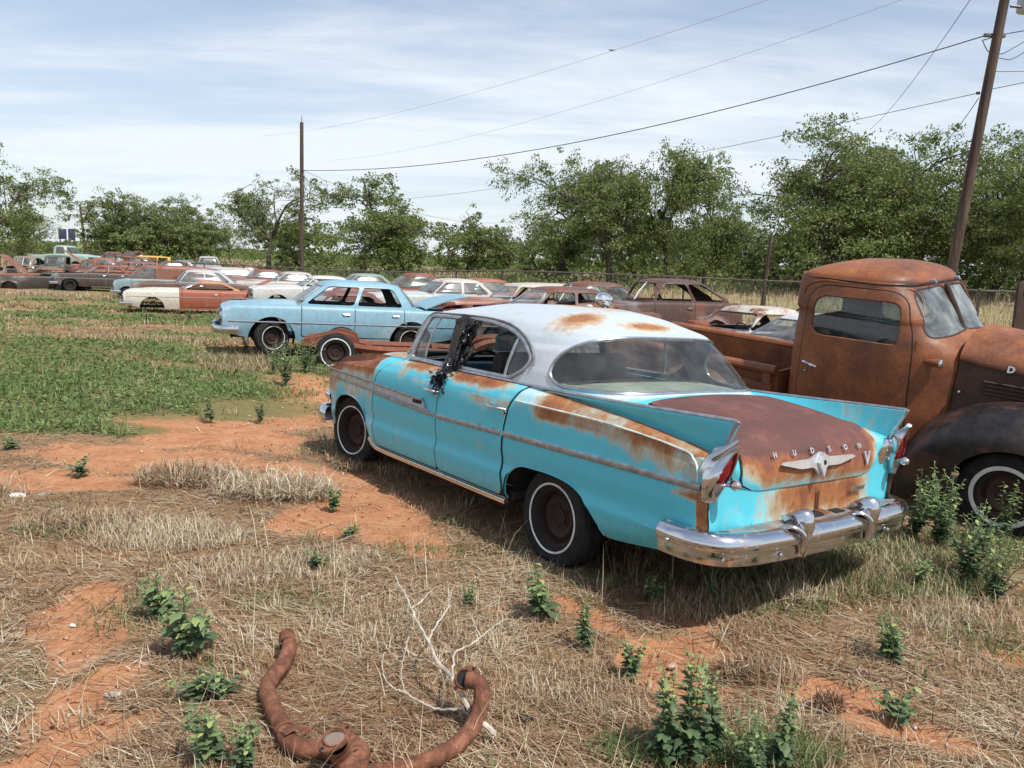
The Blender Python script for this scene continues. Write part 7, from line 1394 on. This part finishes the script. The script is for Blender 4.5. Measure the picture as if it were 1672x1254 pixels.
# ---- bent exhaust pipe and its flanges
def build_pipes():
    s_ = NT('pipe_rust'); a1_ = s_.noise(14, 8, .7, dist=.5); a2_ = s_.noise(90, 5, .7); s_.set(col=s_.mix(s_.smooth(a2_, .45, .7, 0, .6), s_.ramp(a1_, [(.34, (.07, .034, .026)), (.46, (.15, .060, .035)), (.56, (.22, .092, .050)), (.66, (.30, .145, .085)), (.74, (.16, .10, .075))]), (.07, .038, .03)), rough=.85, spec=.25); s_.bump(s_.math('ADD', a2_, s_.math('MULTIPLY', a1_, 2.)), .6, .004); MAT['pipe_rust'] = s_.m; RM = s_.m; o0 = gp(500, 1215, .06); root = thing('exhaust_pipe', 'bent rust-brown exhaust pipe with bolted flanges lying in the straw at the bottom', 'exhaust pipe', tuple(o0))
    Q = lambda u, v, z: gp(u, v, z)-o0
    a = crom(np.array([Q(468, 1036, .10), Q(472, 1058, .085), Q(466, 1078, .07), Q(446, 1105, .06), Q(437, 1122, .055), Q(444, 1152, .055), Q(463, 1190, .055), Q(474, 1212, .055), Q(494, 1222, .06), Q(520, 1223, .065), Q(552, 1228, .07), Q(578, 1240, .07)]), 6); obj('left_pipe', tube(a, .037, 16, cap=False), RM, root); obj('pipe_bore', tube(a, .031, 12, cap=False).flip(), MAT['dark_gap'], root)
    obj('weld_ring', tube([Q(469, 1044, .096), Q(470, 1052, .09)], .040, 16, cap=False), RM, root); obj('torn_strap', tube(crom(np.array([Q(463, 1196, .10), Q(478, 1188, .11), Q(494, 1190, .10), Q(502, 1196, .10)]), 4), .012, 6, flat=(2.0, .35)), RM, root); obj('elbow_seam', tube([Q(463, 1190, .055)+np.array([0, 0, 0]), Q(466, 1196, .055)], .0405, 16, cap=False), RM, root)
    b = crom(np.array([Q(548, 1212, .20), Q(552, 1222, .14), Q(560, 1238, .085), Q(575, 1255, .06), Q(600, 1262, .055)]), 5); obj('collar', tube(b, .042, 16, cap=False), RM, root); obj('elbow', tube(crom(np.array([Q(560, 1258, .05), Q(585, 1238, .055), Q(582, 1225, .05), Q(565, 1215, .05)]), 5), .045, 14), RM, root)
    c = crom(np.array([Q(575, 1262, .05), Q(610, 1262, .05), Q(660, 1254, .05), Q(705, 1240, .05), Q(738, 1222, .055), Q(762, 1200, .07), Q(778, 1175, .10), Q(785, 1150, .15), Q(787, 1130, .19), Q(784, 1118, .215), Q(775, 1112, .225), Q(762, 1110, .225)]), 6); obj('right_pipe', tube(c, .034, 16, cap=False), RM, root); obj('pipe_bore', tube(c, .028, 12, cap=False).flip(), MAT['dark_gap'], root)
    def flange(p, nrm, r_, name):
        pl = []; 
        for t in np.linspace(0, 2*np.pi, 40, endpoint=False): rad = r_*(1.24+.62*abs(math.cos(t))**4); pl.append((rad*math.cos(t), rad*math.sin(t)))
        f = prism(pl, -.006, .006); f.V = f.V[:, [0, 2, 1]]; f.T = f.T[:, ::-1]; ring = lathe([(r_*1.0, .004), (r_*1.02, .014), (r_*1.18, .014), (r_*1.22, .004)], 24, 'Z'); hole = lathe([(0, .0), (r_*1.0, .0075)], 24, 'Z'); bo = M()
        n = np.asarray(nrm, float); n /= np.linalg.norm(n); ex = np.cross((0, 0, 1), n) if abs(n[2]) < .9 else np.cross((0, 1, 0), n); ex /= np.linalg.norm(ex); ex = ex*math.cos(.9)+np.cross(n, ex)*math.sin(.9); ey = np.cross(n, ex)
        o = obj(name, place(f+ring, p, ex, ey, n), RM, root); h1 = lathe([(0, .0078), (.008, .0078)], 12, 'Z')
        obj('bore', place(lathe([(0, .0085), (r_*.99, .0085)], 24, 'Z'), p, ex, ey, n), MAT['dark_gap'] if name == 'flange' else simple('dusty_bore', (.20, .15, .12), .9), o)
        for s_ in (1, -1): q = h1.copy().move((r_*1.62*s_, 0, 0)); obj('bolt_hole', place(q, p, ex, ey, n), MAT['dark_gap'], o)
    flange(Q(759, 1108, .225), ray(759, 1108)*-1+np.array([-.15, 0, .1]), .033, 'flange'); flange(Q(547, 1207, .205), (-.1, -.25, 1), .037, 'collar_flange')
build_pipes()
# ---- dead branch
def build_branch():
    o0 = gp(770, 1165, .1); BM = simple('bleached_wood', (.46, .40, .33), .8, 0, .35, 18); root = thing('dead_branch', 'bleached dead branch lying across the exhaust pipe', 'branch', tuple(o0)); Q = lambda p: gp(*p)-o0
    def tw(name, pts, r0, r1, mat=BM): P = crom(np.array([Q(p) for p in pts]), 5); P[1:-1] += np.random.default_rng(len(pts)*7).normal(0, .002, (len(P)-2, 3)); obj(name, tube(P, np.linspace(r0, r1, len(P)), 7), mat, root)
    tw('limb', [(809, 1197, .07), (790, 1182, .09), (768, 1160, .12), (752, 1130, .15), (738, 1105, .17), (712, 1078, .18), (702, 1052, .19), (690, 1030, .20), (674, 1000, .22), (664, 975, .22), (652, 955, .22), (645, 940, .20)], .013, .003)
    obj('charred_patch', tube([Q((771, 1163, .118)), Q((762, 1153, .122))], .0135, 8), simple('charred_wood', (.05, .045, .045), .9), root)
    tw('twig', [(700, 1048, .19), (712, 1020, .20), (728, 1000, .22), (735, 975, .22), (742, 955, .20)], .005, .002); tw('twig', [(668, 996, .21), (690, 980, .20), (698, 970, .20), (720, 955, .16)], .004, .0015); tw('twig', [(765, 1157, .11), (742, 1158, .08), (715, 1158, .06), (690, 1148, .06), (662, 1132, .06), (645, 1125, .05), (628, 1105, .05), (624, 1080, .06), (628, 1065, .06)], .007, .002)
    tw('twig', [(740, 1108, .16), (740, 1085, .14), (744, 1065, .14), (770, 1052, .14), (785, 1040, .14), (808, 1022, .13), (822, 1012, .12)], .005, .002); tw('twig', [(744, 1064, .14), (730, 1055, .12), (716, 1045, .12)], .003, .0015); tw('twig', [(708, 1083, .17), (690, 1080, .10), (668, 1073, .08), (645, 1072, .06)], .004, .002); tw('twig', [(668, 1073, .08), (664, 1050, .10), (672, 1030, .13)], .003, .0015); tw('twig', [(662, 1130, .06), (655, 1100, .07), (660, 1070, .10), (668, 1040, .12)], .003, .0012); tw('twig', [(725, 1092, .15), (712, 1110, .07), (700, 1125, .05)], .003, .0015)
    tw('twig', [(720, 1158, .06), (725, 1130, .07), (728, 1110, .09)], .003, .0012); tw('twig', [(785, 1040, .14), (775, 1020, .15), (768, 1005, .14)], .003, .0012); tw('twig', [(645, 1072, .06), (632, 1060, .05), (625, 1040, .05)], .003, .001)
    return root
build_branch()
# ---- stones, chips and twigs
def stone(label, u, v, s, seed, flat=.45, col=(.46, .43, .38), nm='stone', cat='stone'):
    r = np.random.default_rng(seed); U, Vv = np.meshgrid(np.linspace(0, 2*np.pi, 15)[:-1], np.linspace(0, np.pi, 8), indexing='ij'); ph = r.uniform(0, 6, 4); rad = 1+.22*np.sin(2*U+ph[0])*np.sin(Vv)+.14*np.sin(3*U+ph[1])+.1*np.sin(2*Vv+ph[2]); P = np.stack([rad*np.sin(Vv)*np.cos(U), rad*np.sin(Vv)*np.sin(U)*.7, rad*np.cos(Vv)*flat], -1)*s; m = grid(P, close_u=True).flip(); p = gp(u, v); m.move((p[0], p[1], gz(p[0], p[1])+s*flat*.35)); tag(obj(nm, m, simple('stone_%02d' % int(col[0]*99), col, .9, 0, .25, 30)), label, cat)
stone('pale flat stone on the straw left of the bent pipe', 186, 1134, .045, 1, .25); stone('whitish stone at the left edge on dry soil', 28, 810, .05, 2, .5, (.55, .52, .48)); stone('small pale stone right of the whitish one', 72, 808, .035, 3); stone('pinkish stone in the lower right red soil patch', 1098, 1090, .026, 4, .6, (.40, .28, .22)); stone('small stone right of the pinkish stone', 1126, 1104, .018, 5, .6, (.33, .22, .17)); stone('white chip near the left bare soil', 118, 1018, .02, 6, .4, (.6, .56, .5)); stone('tiny pale stone on the dirt track beside the sedan', 445, 770, .03, 7, .5); stone('reddish clod beside the dry clump', 580, 905, .028, 8, .6, (.32, .15, .08)); stone('flat light stone in the straw, upper left', 100, 832, .03, 9, .3)
tag(obj('black_rubber_scrap', box(-.035, .035, -.012, .012, 0, .014, .004).rot('Z', -.4).move(gp(857, 1174, .012)), MAT['dark_gap']), 'small black rubber scrap right of the branch foot', 'scrap')
for i, (u0, v0, u1, v1, lab) in enumerate(((155, 1005, 190, 975, 'thin dark stick on the left bare soil'), (1370, 1095, 1500, 1120, 'long thin dark stick in the lower right straw'), (480, 905, 560, 890, 'thin reddish stick in the straw left of the red soil'), (1040, 1195, 1110, 1200, 'brown stick near the bottom edge weeds'), (1130, 1045, 1210, 1035, 'brown twig behind the lower right red soil'))):
    a, b = gp(u0, v0, .02), gp(u1, v1, .025); tag(obj('stick', tube(crom(np.array([a, (a*.6+b*.4)+np.array([.01, 0, .01]), b]), 5), .004, 5), simple('stick_bark', (.11, .07, .05), .9)), lab, 'stick')

def pebbles():
    X, Y, D, r = wedge(9000, 1.7, 14, 1.2, 909); b, g = masks(X, Y); k = r.random(len(X)) < .10+.75*b; X, Y, D = X[k], Y[k], D[k]; n = len(X); base = np.array([(1, 0, 0), (-.5, .8, 0), (-.6, -.7, 0), (.1, .1, .75), (0, 0, -.4)], float); F = np.array([(0, 1, 3), (1, 2, 3), (2, 0, 3), (1, 0, 4), (2, 1, 4), (0, 2, 4)])
    s = (.003+.010*r.random(n)**3)*(1+D/10); P = base[None]*(1+r.normal(0, .25, (n, 5, 3))); a = r.uniform(0, 6.28, n); P = np.stack([P[..., 0]*np.cos(a)[:, None]-P[..., 1]*np.sin(a)[:, None], P[..., 0]*np.sin(a)[:, None]+P[..., 1]*np.cos(a)[:, None], P[..., 2]], -1)*s[:, None, None]+np.stack([X, Y, terrain(X, Y)+.003-.008*b[k]], -1)[:, None]
    w = np.repeat(r.random(n), 5); s_ = NT('pebble'); _, ch = s_.attr('wear'); s_.set(col=s_.ramp(ch[0], [(0., (.22, .09, .05)), (.5, (.40, .20, .12)), (.8, (.42, .33, .26)), (1., (.6, .55, .48))]), rough=.95); tag(obj('pebbles', M(P.reshape(-1, 3), (F[None]+(np.arange(n)*5)[:, None, None]).reshape(-1, 3)), s_.m, wear=np.stack([w, w*0, w*0], 1), sharp=0, kind='stuff'), 'small soil crumbs and pebbles over the bare red dirt', 'pebbles')
pebbles()
